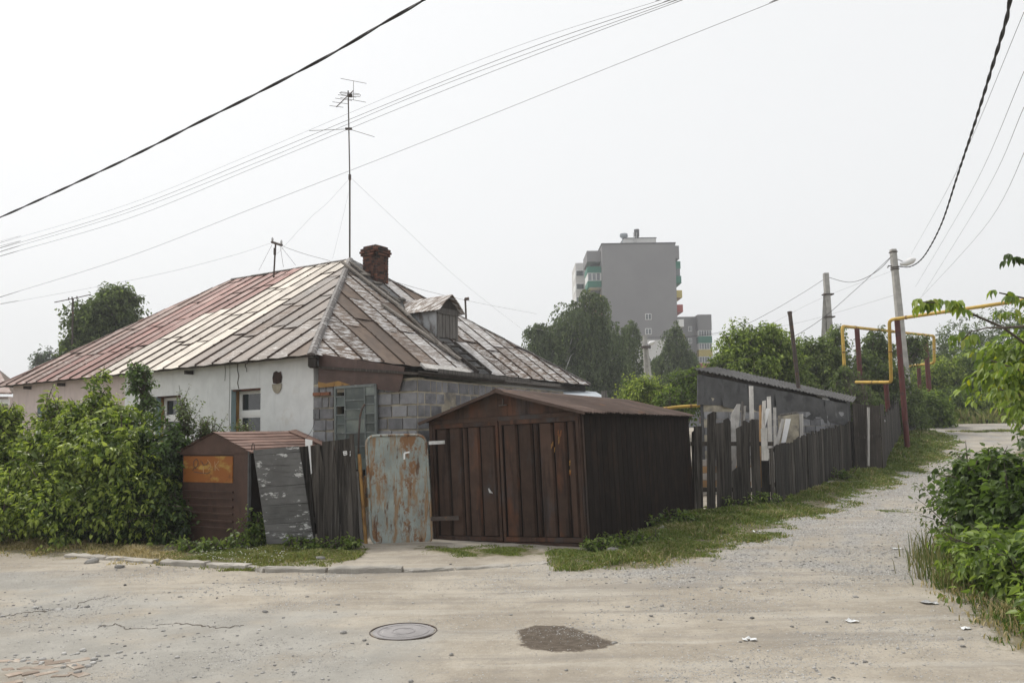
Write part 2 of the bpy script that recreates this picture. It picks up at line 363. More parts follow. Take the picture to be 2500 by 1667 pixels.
# ------------------------------------------------------------------ ground, street, lane
def wpoly(px):
    return np.array([GT(u, v)[:2] for u, v in px])
def inside(poly, x, y):
    r = np.zeros(x.shape, bool); n = len(poly)
    for i in range(n):
        x1, y1 = poly[i]; x2, y2 = poly[(i + 1) % n]
        c = ((y1 > y) != (y2 > y)) & (x < (x2 - x1) * (y - y1) / (y2 - y1 + 1e-12) + x1)
        r ^= c
    return r
def sdist(poly, x, y):
    d = np.full(x.shape, 1e9); n = len(poly)
    for i in range(n):
        a = poly[i]; b = poly[(i + 1) % n]; e = b - a
        t = np.clip(((x - a[0]) * e[0] + (y - a[1]) * e[1]) / (e @ e + 1e-12), 0, 1)
        d = np.minimum(d, np.hypot(x - a[0] - e[0] * t, y - a[1] - e[1] * t))
    return np.where(inside(poly, x, y), d, -d)
kerb_px = [(154, 1359), (255, 1366), (372, 1376), (388, 1379), (500, 1385), (600, 1392), (643, 1397), (797, 1399), (983, 1398), (1110, 1392), (1250, 1383), (1350, 1376)]
kw = wpoly(kerb_px)
lane_left_px = [(1440, 1398), (1595, 1389), (1728, 1354), (1861, 1306), (1935, 1269), (2121, 1197), (2229, 1150), (2294, 1116), (2317, 1086), (2321, 1066), (2268, 1050)]
verge_out = wpoly(lane_left_px)
lane = np.vstack([verge_out, [[20.5, 41.5], [36, 42.5], [31, 40], [23.5, 34], [17, 27], [12.6, 21], [9.6, 16.3], [7.1, 12.6], [5.55, 10.2]]])
street = np.vstack([[[-60, kw[0][1] + 4]], [[-11.5, kw[0][1] + .35]], kw, verge_out[:1], [[5.3, 9.9], [4.75, 8.3], [4.15, 6.5], [4.6, 3], [9, -10], [9, -60], [-60, -60]]])
grass_a = np.vstack([[[-30, 22]], wpoly([(0, 1300), (437, 1322), (612, 1332), (905, 1340), (870, 1362), (760, 1378), (640, 1394), (372, 1374), (250, 1362), (154, 1356), (0, 1350)]), [[-14, 12.6], [-30, 15]]])
grass_b = wpoly([(1040, 1336), (1145, 1337), (1300, 1342), (1310, 1358), (1180, 1362), (1060, 1348)])
gb = np.array([[4.3, 18.3], [6.25, 18.6], [11.0, 24.8], [18.0, 36.0]])
grass_c = np.vstack([wpoly([(1330, 1352), (1441, 1344)]), gb, [[19.5, 40.5]], verge_out[::-1][:-1], wpoly([(1430, 1392), (1345, 1374)])])
grass_d = np.array([[5.55, 10.2], [7.1, 12.6], [9.6, 16.3], [12.6, 21], [17, 27], [23.5, 34], [31, 40], [44, 40], [40, 2], [4.6, 3], [4.15, 6.5], [4.75, 8.3]])
grass_e = np.array([[19.5, 40.5], [20.5, 42.2], [33, 42.6], [60, 44], [60, 60], [10, 60], [10, 38], [18, 38]])
asph = wpoly([(-60, 1398), (150, 1410), (330, 1455), (560, 1490), (850, 1500), (1050, 1560), (1000, 1640), (900, 1720), (-60, 1720)])
wet_px = [(1262, 1540), (1300, 1526), (1380, 1527), (1440, 1548), (1500, 1566), (1480, 1580), (1420, 1590), (1330, 1588), (1275, 1575)]
wet = wpoly(wet_px)
damp = wpoly([(820, 1496), (900, 1488), (930, 1492), (880, 1500)])

def axis(parts):
    return np.unique(np.concatenate([np.arange(a, b, s) for a, b, s in parts]).round(4))
gx = axis([(-900, -100, 80), (-100, -30, 7), (-30, -13, .6), (-13, 12, .12), (12, 34, .3), (34, 100, 4), (100, 901, 80)])
gy = axis([(-120, -10, 10), (-10, 3, 1), (3, 11.5, .07), (11.5, 20, .13), (20, 50, .35), (50, 120, 5), (120, 1501, 60)])
XX, YY = np.meshgrid(gx, gy)
ZZ = terr(XX, YY)
pc = GT(150, 1480)
ZZ -= .055 * np.exp(-(((XX - pc[0]) / .27) ** 2 + ((YY - pc[1]) / .12) ** 2) ** 2)
_n = rng.normal(0, 1, XX.shape); _n = (_n + np.roll(_n, 1, 0) + np.roll(_n, 1, 1) + np.roll(_n, -1, 1)) / 2
ZZ += .0042 * _n * sstep(16, 11, YY) * sstep(-14, -12, XX) * sstep(13, 11, XX)
kd = -sdist(street, XX, YY)
ZZ += .022 * sstep(0, .25, kd) * (XX < 1.2) * sstep(30, 20, YY)          # verge sits a little above the street
bank = sdist(grass_c, XX, YY)
ZZ += .10 * sstep(0, 1.2, bank) * sstep(40, 30, YY) * (.8 + .6 * wob(XX, YY, 2.3, 4))
nz = wob(XX, YY, 3.1, 4) * .5 + wob(XX, YY, 8.3, 10) * .35
G = np.maximum.reduce([sstep(-.50, .50, sdist(p, XX, YY) + .5 * nz) for p in (grass_a, grass_b, grass_c, grass_d, grass_e)])
far = ((YY > 45) | (XX < -18) | (XX > 36)) & (sdist(street, XX, YY) < 0)
G = np.where(far, 1, G)
GV = np.clip(sstep(-1.2, .8, sdist(lane, XX, YY) + .6 * nz) + .75 * sstep(.25, .8, wob(XX, YY, .9, 12) + .3 * nz) * (sdist(street, XX, YY) > 0), 0, 1)
ld_ = sdist(lane, XX, YY); GV = GV * (1 - .8 * np.exp(-((ld_ - 1.0) / .28) ** 2) - .7 * np.exp(-((ld_ - 2.3) / .35) ** 2) * (ld_ > 0))
AS = sstep(-.5, .4, sdist(asph, XX, YY) + .5 * nz)
WT = np.maximum(sstep(-.22, .25, sdist(wet, XX, YY)), .5 * sstep(-.2, .2, sdist(damp, XX, YY)))
V = np.stack([XX, YY, ZZ], -1).reshape(-1, 3)
zone = np.stack([G, GV, AS, WT], -1).reshape(-1, 4)
ny, nx = XX.shape
I = np.arange(ny * nx).reshape(ny, nx)
Q = np.stack([I[:-1, :-1], I[:-1, 1:], I[1:, 1:], I[1:, :-1]], -1).reshape(-1, 4)
cxm = (XX[:-1, :-1] + XX[1:, 1:]).ravel() / 2; cym = (YY[:-1, :-1] + YY[1:, 1:]).ravel() / 2
isl = sdist(lane, cxm, cym) > 0
iss = (~isl) & (sdist(street, cxm, cym) > 0)

gm = bpy.data.materials.new('dusty_street_and_soil'); gm.use_nodes = True
t = gm.node_tree; N = t.nodes; Lk = t.links.new
bs = N['Principled BSDF']; bs.inputs['Specular IOR Level'].default_value = .2
at = N.new('ShaderNodeAttribute'); at.attribute_name = 'zone'
sp = N.new('ShaderNodeSeparateColor'); Lk(at.outputs['Color'], sp.inputs[0])
tc = N.new('ShaderNodeTexCoord')
def gnoise(s, d=6, r=.6):
    n = N.new('ShaderNodeTexNoise'); n.inputs['Scale'].default_value = s; n.inputs['Detail'].default_value = d; n.inputs['Roughness'].default_value = r
    Lk(tc.outputs['Object'], n.inputs['Vector']); return n.outputs['Fac']
def gvor(s):
    n = N.new('ShaderNodeTexVoronoi'); n.inputs['Scale'].default_value = s
    Lk(tc.outputs['Object'], n.inputs['Vector']); return n
def gramp(f, a, b, c=0., d=1.):
    r = N.new('ShaderNodeMapRange'); r.interpolation_type = 'SMOOTHSTEP'
    r.inputs[1].default_value, r.inputs[2].default_value, r.inputs[3].default_value, r.inputs[4].default_value = a, b, c, d
    Lk(f, r.inputs[0]); return r.outputs[0]
def gmix(f, a, b, mode='MIX'):
    x = N.new('ShaderNodeMix'); x.data_type = 'RGBA'; x.blend_type = mode
    if hasattr(f, 'links'): Lk(f, x.inputs[0])
    else: x.inputs[0].default_value = f
    for v, i in ((a, 6), (b, 7)):
        if hasattr(v, 'links'): Lk(v, x.inputs[i])
        else: x.inputs[i].default_value = (*v, 1)
    return x.outputs[2]
def gmul(a, b):
    x = N.new('ShaderNodeMath'); x.operation = 'MULTIPLY'
    for v, i in ((a, 0), (b, 1)):
        if hasattr(v, 'links'): Lk(v, x.inputs[i])
        else: x.inputs[i].default_value = v
    return x.outputs[0]
dust = gmix(gramp(gnoise(.7, 9, .68), .38, .64), (.315, .277, .225), (.44, .395, .328))
dust = gmix(gmul(gramp(gnoise(5.), .5, .75), .6), dust, (.27, .245, .215))
dust = gmix(gmul(gramp(gnoise(60., 3), .52, .7), .45), dust, (.22, .205, .185))
dust = gmix(gmul(gramp(gnoise(24., 4), .56, .72), .5), dust, (.50, .475, .43))
def gstretch(sc, rot):
    q = N.new('ShaderNodeMapping'); q.inputs['Scale'].default_value = sc; q.inputs['Rotation'].default_value = (0, 0, rot)
    Lk(tc.outputs['Object'], q.inputs[0]); n = N.new('ShaderNodeTexNoise'); n.inputs['Scale'].default_value = 1.; n.inputs['Detail'].default_value = 7; n.inputs['Roughness'].default_value = .62
    Lk(q.outputs[0], n.inputs['Vector']); return n.outputs['Fac']
dust = gmix(gmul(gramp(gstretch((.22, 2.6, 1), R(6)), .5, .64), .55), dust, (.235, .215, .19))
dust = gmix(gmul(gramp(gstretch((.18, 2.0, 1), R(6)), .36, .5, 1, 0), .5), dust, (.48, .45, .395))
vr = gvor(38.)
grav = gmix(gramp(vr.outputs['Color'], .15, .85), (.19, .185, .18), (.42, .41, .395))
grav = gmix(gmul(gramp(gnoise(2.2), .45, .65), .75), grav, (.40, .375, .335))
col = gmix(gmul(sp.outputs['Green'], gramp(gnoise(1.3), .32, .62)), dust, grav)
asc = gmix(gramp(gnoise(1.6), .35, .7), (.31, .296, .266), (.395, .378, .342))
vs2 = gvor(140.)
asc = gmix(gmul(gramp(vs2.outputs['Color'], .55, .9), .35), asc, (.24, .235, .225))
col = gmix(gmul(sp.outputs['Blue'], gramp(gnoise(.9, 8), .3, .55)), col, asc)
vd = gvor(17.)
col = gmix(gmul(gramp(vd.outputs['Distance'], .10, .06), gramp(vd.outputs['Color'], .80, .86)), col, (.13, .125, .12))
def N_mask(a):
    f = gnoise(6., 9, .72); x = N.new('ShaderNodeMath'); x.operation = 'MULTIPLY_ADD'; Lk(f, x.inputs[0]); x.inputs[1].default_value = .9
    y = N.new('ShaderNodeMath'); y.operation = 'SUBTRACT'; Lk(a, y.inputs[0]); y.inputs[1].default_value = .45; Lk(y.outputs[0], x.inputs[2]); return x.outputs[0]
sol = gmix(gramp(gnoise(1.1), .4, .65), (.15, .13, .085), (.24, .21, .14))
sol = gmix(gramp(gnoise(6.), .5, .7), sol, (.085, .10, .035))
col = gmix(gramp(N_mask(sp.outputs['Red']), .36, .62), col, sol)
def gadd(a, f, k):      # mask pushed about by noise, then cut: ragged edges
    x = N.new('ShaderNodeMath'); x.operation = 'MULTIPLY_ADD'; Lk(f, x.inputs[0]); x.inputs[1].default_value = k
    y = N.new('ShaderNodeMath'); y.operation = 'SUBTRACT'; Lk(a, y.inputs[0]); y.inputs[1].default_value = k * .5; Lk(y.outputs[0], x.inputs[2]); return x.outputs[0]
wetm = gramp(gadd(at.outputs['Alpha'], gnoise(7., 9, .7), .75), .38, .50)
wcol = gmix(gramp(gnoise(14., 6), .4, .65), (.085, .066, .048), (.13, .105, .08))
col = gmix(wetm, col, wcol)
Lk(col, bs.inputs['Base Color'])
Lk(gramp(wetm, 0, 1, .95, .6), bs.inputs['Roughness'])
b1 = N.new('ShaderNodeBump'); b1.inputs['Strength'].default_value = .8; b1.inputs['Distance'].default_value = .03
hgt = N.new('ShaderNodeMath'); hgt.operation = 'ADD'
Lk(gmul(gramp(vr.outputs['Distance'], 0, .5, 1, 0), gmul(sp.outputs['Green'], .55)), hgt.inputs[0]); Lk(gnoise(9., 8, .7), hgt.inputs[1])
Lk(hgt.outputs[0], b1.inputs['Height']); Lk(b1.outputs[0], bs.inputs['Normal'])
for nm, msk in (('street', iss), ('gravel_lane', isl), ('ground', ~(iss | isl))):
    q = Q[msk]; used = np.unique(q); rm = np.full(len(V), -1); rm[used] = np.arange(len(used))
    me = npmesh(nm, V[used], quads=rm[q], smooth=True)
    a = me.color_attributes.new('zone', 'FLOAT_COLOR', 'POINT'); a.data.foreach_set('color', zone[used].astype(np.float32).ravel())
    o = meshobj(nm, me, gm); o['kind'] = 'structure'
    tag(o, {'street': 'pale dusty street with worn asphalt and a wet patch', 'gravel_lane': 'grey gravel lane climbing to the right past the fence', 'ground': 'soil and turf verges around the houses'}[nm], None)
def gz(x, y):      # height of the ground as built
    x = np.asarray(x, float); y = np.asarray(y, float)
    i = np.clip(np.searchsorted(gx, x) - 1, 0, len(gx) - 2); j = np.clip(np.searchsorted(gy, y) - 1, 0, len(gy) - 2)
    a = (x - gx[i]) / (gx[i + 1] - gx[i]); b = (y - gy[j]) / (gy[j + 1] - gy[j])
    return (ZZ[j, i] * (1 - a) + ZZ[j, i + 1] * a) * (1 - b) + (ZZ[j + 1, i] * (1 - a) + ZZ[j + 1, i + 1] * a) * b
def GP(u, v):
    p = GT(u, v); p[2] = gz(p[0], p[1]); return p

# kerb stones: each one a stone of its own, about a metre long, worn and sunk unevenly
def rough_block(mb, a, b, wd, h, dn=.15, jit=.015):
    a = np.asarray(a, float); b = np.asarray(b, float); d = unit(b - a); s = np.array([-d[1], d[0], 0])
    n = 6; rows = []
    for k in range(n + 1):
        p = a + (b - a) * k / n
        j = lambda: random.uniform(-jit, jit)
        rows.append([p - s * (0) + np.array([0, 0, -dn]), p + s * j() + np.array([0, 0, h - .015 + j()]), p + s * (.02 + j()) + np.array([0, 0, h + j()]), p + s * (wd + j()) + np.array([0, 0, h + j()]), p + s * wd + np.array([0, 0, -dn])])
    vs = [p for r in rows for p in r]
    fs = []
    for k in range(n):
        for i in range(4):
            fs.append((k * 5 + i, k * 5 + 5 + i, k * 5 + 6 + i, k * 5 + 1 + i))
    fs += [(0, 1, 2, 3, 4), tuple(n * 5 + i for i in (4, 3, 2, 1, 0))]
    mb.add(vs, fs)
    return mb
spots = ['far left by the dry grass', 'left of the cracked kerb under the bush', 'below the brown shed', 'just left of the crumbled stone', 'crumbled, between two whole stones', 'below the grey fence boards', 'longest and palest, below the rusty gate', 'right of the pale stone, at the bare driveway', 'sunk flush before the garage doors', 'last of the row at the garage corner']
segs = [(0, 1), (1, 2), (3, 4), (4, 5), (5, 6), (6, 7), (7, 8), (8, 9), (9, 10), (10, 11)]
for i, (a, b) in enumerate(segs):
    A = np.append(kw[a], 0); B = np.append(kw[b], 0); d = unit(B - A)
    A = A + d * .02; B = B - d * .02
    A[2] = gz(A[0], A[1] - .1); B[2] = gz(B[0], B[1] - .1)
    h = [.05, .05, .07, .06, .035, .06, .075, .035, .02, .012][i]
    o = rough_block(MB(), A, B, .15, h, jit=(.03 if i == 4 else .010)).build('kerb_stone', K['kerb'])
    tag(o, 'worn pale concrete kerb stone, ' + spots[i], 'kerb stone', 'kerb stones along the street edge')

# ------------------------------------------------------------------ grass blades and weeds
def blades(name, label, poly, n, h, cols, dens=None, lean=.5, wd=.007, box=None, hz=None):
    lo, hi = poly.min(0), poly.max(0)
    if box is not None: lo = np.maximum(lo, box[0]); hi = np.minimum(hi, box[1])
    pts = np.zeros((0, 2))
    while len(pts) < n:
        c = rng.uniform(lo, hi, (n * 2, 2))
        s = sdist(poly, c[:, 0], c[:, 1])
        nn = wob(c[:, 0], c[:, 1], 3.1, 4) * .5 + wob(c[:, 0], c[:, 1], 8.3, 10) * .35
        keep = rng.random(len(c)) < sstep(-.42, .32, s + .55 * nn)
        yy = np.maximum(c[:, 1], 4)
        keep &= rng.random(len(c)) < np.clip(12 / yy, .05, 1) ** 1.5 * np.clip(.42 + 1.5 * nn + .6 * wob(c[:, 0], c[:, 1], 1.3, 15), .04, 1)
        pts = np.vstack([pts, c[keep]])
    pts = pts[:n]
    x, y = pts[:, 0], pts[:, 1]
    z = gz(x, y) - .01
    nn = wob(x, y, 1.7, 6)
    edge = sdist(poly, x, y)
    H = h * rng.uniform(.45, 1.35, n) * (.65 + .5 * sstep(0, .8, edge)) * np.clip(.75 + 1.1 * nn + .9 * wob(x, y, 6.1, 2, 6), .3, 2.3) * (1 + np.clip((y - 12) / 30, 0, .8))
    if hz is not None: H = H * hz(x, y)
    a = rng.uniform(0, 6.283, n); ln = H * lean * rng.uniform(.1, 1.3, n)
    dx, dy = np.cos(a) * ln, np.sin(a) * ln
    b = rng.uniform(0, 6.283, n); W = wd * rng.uniform(.7, 1.6, n) * np.clip(y / 11, .8, 3.5)
    wx, wy = np.cos(b) * W, np.sin(b) * W
    B0 = np.stack([x - wx, y - wy, z], -1); B1 = np.stack([x + wx, y + wy, z], -1)
    M0 = np.stack([x - wx * .8 + dx * .4, y - wy * .8 + dy * .4, z + H * .6], -1); M1 = np.stack([x + wx * .8 + dx * .4, y + wy * .8 + dy * .4, z + H * .6], -1)
    T = np.stack([x + dx, y + dy, z + H * (1 - .25 * lean)], -1)
    VV = np.stack([B0, B1, M1, M0, T], 1).reshape(-1, 3)
    k = np.arange(n) * 5
    quads = np.stack([k, k + 1, k + 2, k + 3], -1); tris = np.stack([k + 3, k + 2, k + 4], -1)
    cols = np.array(cols)
    ci = np.clip(((nn * .5 + .5) * .6 + rng.random(n) * .6) * len(cols) - .4, 0, len(cols) - 1e-3)
    c0 = np.floor(ci).astype(int); tint = cols[c0] * rng.uniform(.75, 1.3, (n, 1))
    tint = np.repeat(tint, 5, 0)
    me = npmesh(name, VV, tris=tris, quads=quads, tint=tint)
    o = meshobj(name, me, K['grass'])
    return tag(o, label, 'grass', None, 'stuff')
GREEN = [(.08, .125, .026), (.12, .165, .036), (.18, .215, .055), (.17, .185, .055), (.25, .23, .09)]
MIXD = [(.07, .115, .022), (.10, .15, .03), (.135, .18, .045), (.16, .20, .055), (.22, .22, .08), (.36, .31, .17)]
STRAW = [(.16, .175, .05), (.31, .26, .12), (.42, .35, .19), (.46, .39, .23)]
ga_left = np.vstack([[[-16, 18]], wpoly([(0, 1300), (437, 1322), (440, 1376), (154, 1356), (0, 1350)]), [[-14, 12.6]]])
blades('verge_grass', 'dry straw coloured grass under the big bush on the left', ga_left, 42000, .085, STRAW, box=([-14, 10], [-4, 16]), lean=1.0)
ga_right = wpoly([(437, 1322), (612, 1332), (905, 1340), (870, 1362), (760, 1378), (640, 1394), (440, 1376)])
blades('verge_grass', 'short green grass in front of the shed and grey fence boards', ga_right, 42000, .07, GREEN + [(.14, .17, .04)], lean=.8)
blades('verge_grass', 'thin green grass strip at the foot of the garage doors', grass_b, 9000, .055, GREEN, lean=.7)
blades('verge_grass', 'uneven grass bank beside the dark garage wall and board fence', grass_c, 115000, .09, MIXD, lean=.8)
edge = verge_out[1:9]; tn_ = np.diff(edge, axis=0); tn_ = np.vstack([tn_, tn_[-1:]]); tn_ /= np.linalg.norm(tn_, axis=1)[:, None]; nn_ = np.stack([-tn_[:, 1], tn_[:, 0]], -1)
straw_edge = np.vstack([edge - nn_ * .12, (edge + nn_ * .55)[::-1]])
blades('verge_grass', 'band of dry mown grass along the lane edge', straw_edge, 16000, .05, [(.2, .2, .07), (.36, .31, .16), (.44, .38, .22), (.15, .18, .05)], lean=1.3)
dstrip = np.array([[5.5, 10.2], [7.0, 12.5], [9.5, 16.2], [12.5, 21], [15.5, 22], [11, 15], [8.4, 11], [7.2, 7], [6.2, 4], [4.6, 3.2], [4.2, 6.5], [4.75, 8.3]])
blades('verge_grass', 'tall yellowing grass under the bushes right of the lane', dstrip, 30000, .16, STRAW[:3] + MIXD[:2], lean=.7)
tall = np.array([[4.85, 9.0], [5.25, 10.2], [6.0, 11.4], [6.5, 11.6], [6.0, 10], [5.2, 8.6]])
blades('tall_grass', 'tall thin seeding grass stems at the foot of the right bush', tall, 650, .62, [(.13, .16, .05), (.2, .19, .08), (.09, .13, .03)], lean=.35, wd=.006)
far_g = np.array([[19.0, 40.8], [21, 42.3], [33, 42.9], [48, 43], [48, 47.5], [16, 47.5], [17, 41]])
blades('tall_grass', 'tall green weeds along the far end of the lane', far_g, 26000, .36, GREEN + [(.15, .17, .06)], lean=.5, wd=.02)
for (u, v, rx, ry, n) in ((1888, 1246, .5, .25, 0), (2200, 1247, .45, .3, 1500), (2395, 1053, 1.6, .5, 1500)):
    if n:
        c = GT(u, v)
        pl = np.array([[c[0] + rx * math.cos(a), c[1] + ry * math.sin(a)] for a in np.linspace(0, 6.2, 12)])
        blades('grass_tuft', 'small grass tuft growing in the middle of the ' + ('near lane' if v > 1100 else 'far lane'), pl, n, .05, GREEN, lean=.8)

# ------------------------------------------------------------------ gravel and stones
def ico():
    p = (1 + 5 ** .5) / 2
    v = np.array([(-1, p, 0), (1, p, 0), (-1, -p, 0), (1, -p, 0), (0, -1, p), (0, 1, p), (0, -1, -p), (0, 1, -p), (p, 0, -1), (p, 0, 1), (-p, 0, -1), (-p, 0, 1)], float)
    v /= np.linalg.norm(v[0])
    f = np.array([(0, 11, 5), (0, 5, 1), (0, 1, 7), (0, 7, 10), (0, 10, 11), (1, 5, 9), (5, 11, 4), (11, 10, 2), (10, 7, 6), (7, 1, 8), (3, 9, 4), (3, 4, 2), (3, 2, 6), (3, 6, 8), (3, 8, 9), (4, 9, 5), (2, 4, 11), (6, 2, 10), (8, 6, 7), (9, 8, 1)])
    return v, f
IV, IFC = ico()
def stones(n, xs, ys, S):
    v = IV[None] * (1 + rng.uniform(-.25, .25, (n, 12, 1)))
    v = v * (S[:, None, None] * np.stack([rng.uniform(.7, 1.3, n), rng.uniform(.7, 1.3, n), rng.uniform(.35, .7, n)], -1)[:, None, :])
    a = rng.uniform(0, 6.28, n); c, s_ = np.cos(a), np.sin(a)
    x = v[..., 0] * c[:, None] - v[..., 1] * s_[:, None]; y = v[..., 0] * s_[:, None] + v[..., 1] * c[:, None]
    v = np.stack([x + xs[:, None], y + ys[:, None], v[..., 2] + (gz(xs, ys) + S * .18)[:, None]], -1)
    return v.reshape(-1, 3), (IFC[None] + (np.arange(n) * 12)[:, None, None]).reshape(-1, 3)
def scatter_gravel(name, label, n, sampler, smin, smax):
    pts = sampler(n)
    S = smin + (smax - smin) * rng.random(n) ** 4
    v, f = stones(n, pts[:, 0], pts[:, 1], S)
    tn = np.repeat(np.clip(rng.normal(.35, .09, (n, 1)), .12, .52) * np.array([[1, .975, .93]]), 12, 0)
    me = npmesh(name, v, tris=f, tint=tn)
    return tag(meshobj(name, me, K['pebble']), label, 'gravel', None, 'stuff')
pm = bpy.data.materials.new('pebble'); pm.use_nodes = True
_a = pm.node_tree.nodes.new('ShaderNodeAttribute'); _a.attribute_name = 'tint'
pm.node_tree.links.new(_a.outputs['Color'], pm.node_tree.nodes['Principled BSDF'].inputs['Base Color'])
pm.node_tree.nodes['Principled BSDF'].inputs['Roughness'].default_value = .95
K['pebble'] = pm
def samp_lane(n):
    o = np.zeros((0, 2))
    while len(o) < n:
        c = np.stack([rng.uniform(-1, 16, n * 3), 5 + 25 * rng.random(n * 3) ** 1.8], -1)
        k = (sdist(lane, c[:, 0], c[:, 1]) > -.8) & (wob(c[:, 0], c[:, 1], 1.4, 9) + rng.normal(0, .35, len(c)) > .05)
        o = np.vstack([o, c[k]])
    return o[:n]
def samp_street(n):
    o = np.zeros((0, 2))
    while len(o) < n:
        c = np.stack([rng.uniform(-7.5, 5.2, n * 3), rng.uniform(5.2, 11.5, n * 3)], -1)
        k = (sdist(street, c[:, 0], c[:, 1]) > 0) & (wob(c[:, 0], c[:, 1], 1.1, 13) + rng.normal(0, .22, len(c)) > .22)
        o = np.vstack([o, c[k]])
    return o[:n]
def grit(name, label, n, x0, x1, y0, y1, polys):
    c = np.zeros((0, 2))
    while len(c) < n:
        q = np.stack([rng.uniform(x0, x1, n * 2), y0 + (y1 - y0) * rng.random(n * 2) ** 1.5], -1)
        k = np.zeros(len(q), bool)
        for pl in polys: k |= sdist(pl, q[:, 0], q[:, 1]) > -.2
        k &= rng.random(len(q)) < np.clip(.18 + 1.1 * (wob(q[:, 0], q[:, 1], 1.6, 11) + .35 * wob(q[:, 0], q[:, 1], 5., 5) + .12 * (q[:, 0] - 1) / 4), .05, 1)
        c = np.vstack([c, q[k]])
    c = c[:n]; S = (.0022 + .0075 * rng.random(n) ** 2.5) * np.clip(c[:, 1] / 8, .9, 2.2)
    O = np.array([(1, 0, 0), (0, 1, 0), (-1, 0, 0), (0, -1, 0), (0, 0, .7)], float)
    v = O[None] * (1 + rng.uniform(-.4, .4, (n, 5, 1))) * S[:, None, None]
    a = rng.uniform(0, 6.28, n); ca_, sa_ = np.cos(a)[:, None], np.sin(a)[:, None]
    v = np.stack([v[..., 0] * ca_ - v[..., 1] * sa_ + c[:, :1], v[..., 0] * sa_ + v[..., 1] * ca_ + c[:, 1:], v[..., 2] + gz(c[:, 0], c[:, 1])[:, None] + .001], -1).reshape(-1, 3)
    T = np.array([(0, 1, 4), (1, 2, 4), (2, 3, 4), (3, 0, 4)]); f = (T[None] + (np.arange(n) * 5)[:, None, None]).reshape(-1, 3)
    tn = np.repeat(np.clip(rng.normal(.34, .08, (n, 1)), .12, .55) * np.array([[1, .97, .92]]), 5, 0)
    tag(meshobj(name, npmesh(name, v, tris=f, tint=tn), K['pebble']), label, 'grit', None, 'stuff')
grit('street_grit', 'fine grit bedded in the dust of the street', 60000, -8, 6, 5, 12, [street])
grit('lane_grit', 'fine crushed stone bedded in the lane', 60000, 0, 14, 8, 24, [lane])
scatter_gravel('lane_gravel', 'loose crushed stone scattered over the rising lane', 8000, samp_lane, .004, .024)
scatter_gravel('street_gravel', 'loose grit and pebbles scattered over the dusty street', 4500, samp_street, .003, .018)
hole = GT(150, 1480)
scatter_gravel('pothole_rubble', 'broken asphalt crumbs lying in the pothole', 60, lambda n: np.stack([rng.normal(hole[0] + .03, .15, n), rng.normal(hole[1], .05, n)], -1), .015, .045)
bl = GT(60, 1630)
scatter_gravel('edge_rubble', 'stone and asphalt rubble at the broken patch, bottom left', 90, lambda n: np.stack([rng.normal(bl[0] + .2, .45, n), rng.normal(bl[1] + .25, .14, n)], -1), .010, .035)
big = [(305, 1429), (413, 1446), (440, 1456), (207, 1588), (155, 1630), (190, 1640), (897, 1571), (890, 1563), (1102, 1599), (838, 1546), (646, 1493), (818, 1493), (824, 1475), (1500, 1567), (1616, 1479), (1532, 1482), (1775, 1406), (2023, 1427), (2024, 1488), (1933, 1531), (1758, 1512), (1836, 1508), (1590, 1504), (2112, 1614), (1784, 1615), (1382, 1636), (2090, 1458), (1760, 1434), (1692, 1411), (1860, 1450), (2080, 1620), (2345, 1560), (2350, 1578), (1003, 1662), (750, 1456), (1100, 1380)]
for i, (u, v) in enumerate(big):
    p = GP(u, v); s = random.uniform(.018, .034)
    vv, ff = stones(1, np.array([p[0]]), np.array([p[1]]), np.array([s]))
    o = meshobj('stone', npmesh('stone', vv - p, tris=ff), K['stone'], None, Matrix.Translation(Vector(p.tolist())))
    tag(o, 'small grey stone lying loose on the dusty roadway', 'stone', 'loose stones on the roadway')
slabs = [((1500, 1357), .16, 'flat pale stone slab in the grass by the garage corner'), ((1620, 1302), .20, 'grey stone half sunk in the bank beside the garage'), ((1690, 1290), .14, 'smaller dark stone on the bank beside the garage'), ((690, 1335), .07, 'dark stone in the grass before the grey board'), ((783, 1368), .06, 'small grey stone in the grass above the kerb'), ((225, 1373), .10, 'flat concrete chip before the kerb, left'), ((292, 1386), .08, 'flat concrete chip below the kerb')]
for (u, v), s, lb in slabs:
    p = GP(u, v)
    vv, ff = stones(1, np.array([p[0]]), np.array([p[1]]), np.array([s]))
    tag(meshobj('stone', npmesh('stone', vv - p, tris=ff), K['stone'], None, Matrix.Translation(Vector(p.tolist()))), lb, 'stone')

K['paving_brick'] = mat('dusty_worn_brick', (.33, .265, .215), [dict(c=(.40, .36, .31), s=6., lo=.45, hi=.65)], rough=.95, rv=.25, bump=.6)
# exposed old bricks in the broken edge at the bottom left
for i in range(16):
    u, v = 15 + (i % 5) * 42 + random.uniform(-8, 8) + (i // 5) * 6, 1612 + (i // 5) * 17 + random.uniform(-4, 4)
    p = GP(u, v)
    a = random.uniform(-.9, .9)
    ax = np.array([[math.cos(a), math.sin(a), 0], [-math.sin(a), math.cos(a), 0], [random.uniform(-.06, .06), 0, 1]])
    o = MB().box(p + np.array([0, 0, -.02 + random.uniform(-.004, .004)]), (random.uniform(.10, .22), random.uniform(.06, .10), .05), ax).build('brick', K['paving_brick'])
    tag(o, 'dusty orange brick showing through the broken street, bottom left', 'brick', 'old bricks in the broken street')

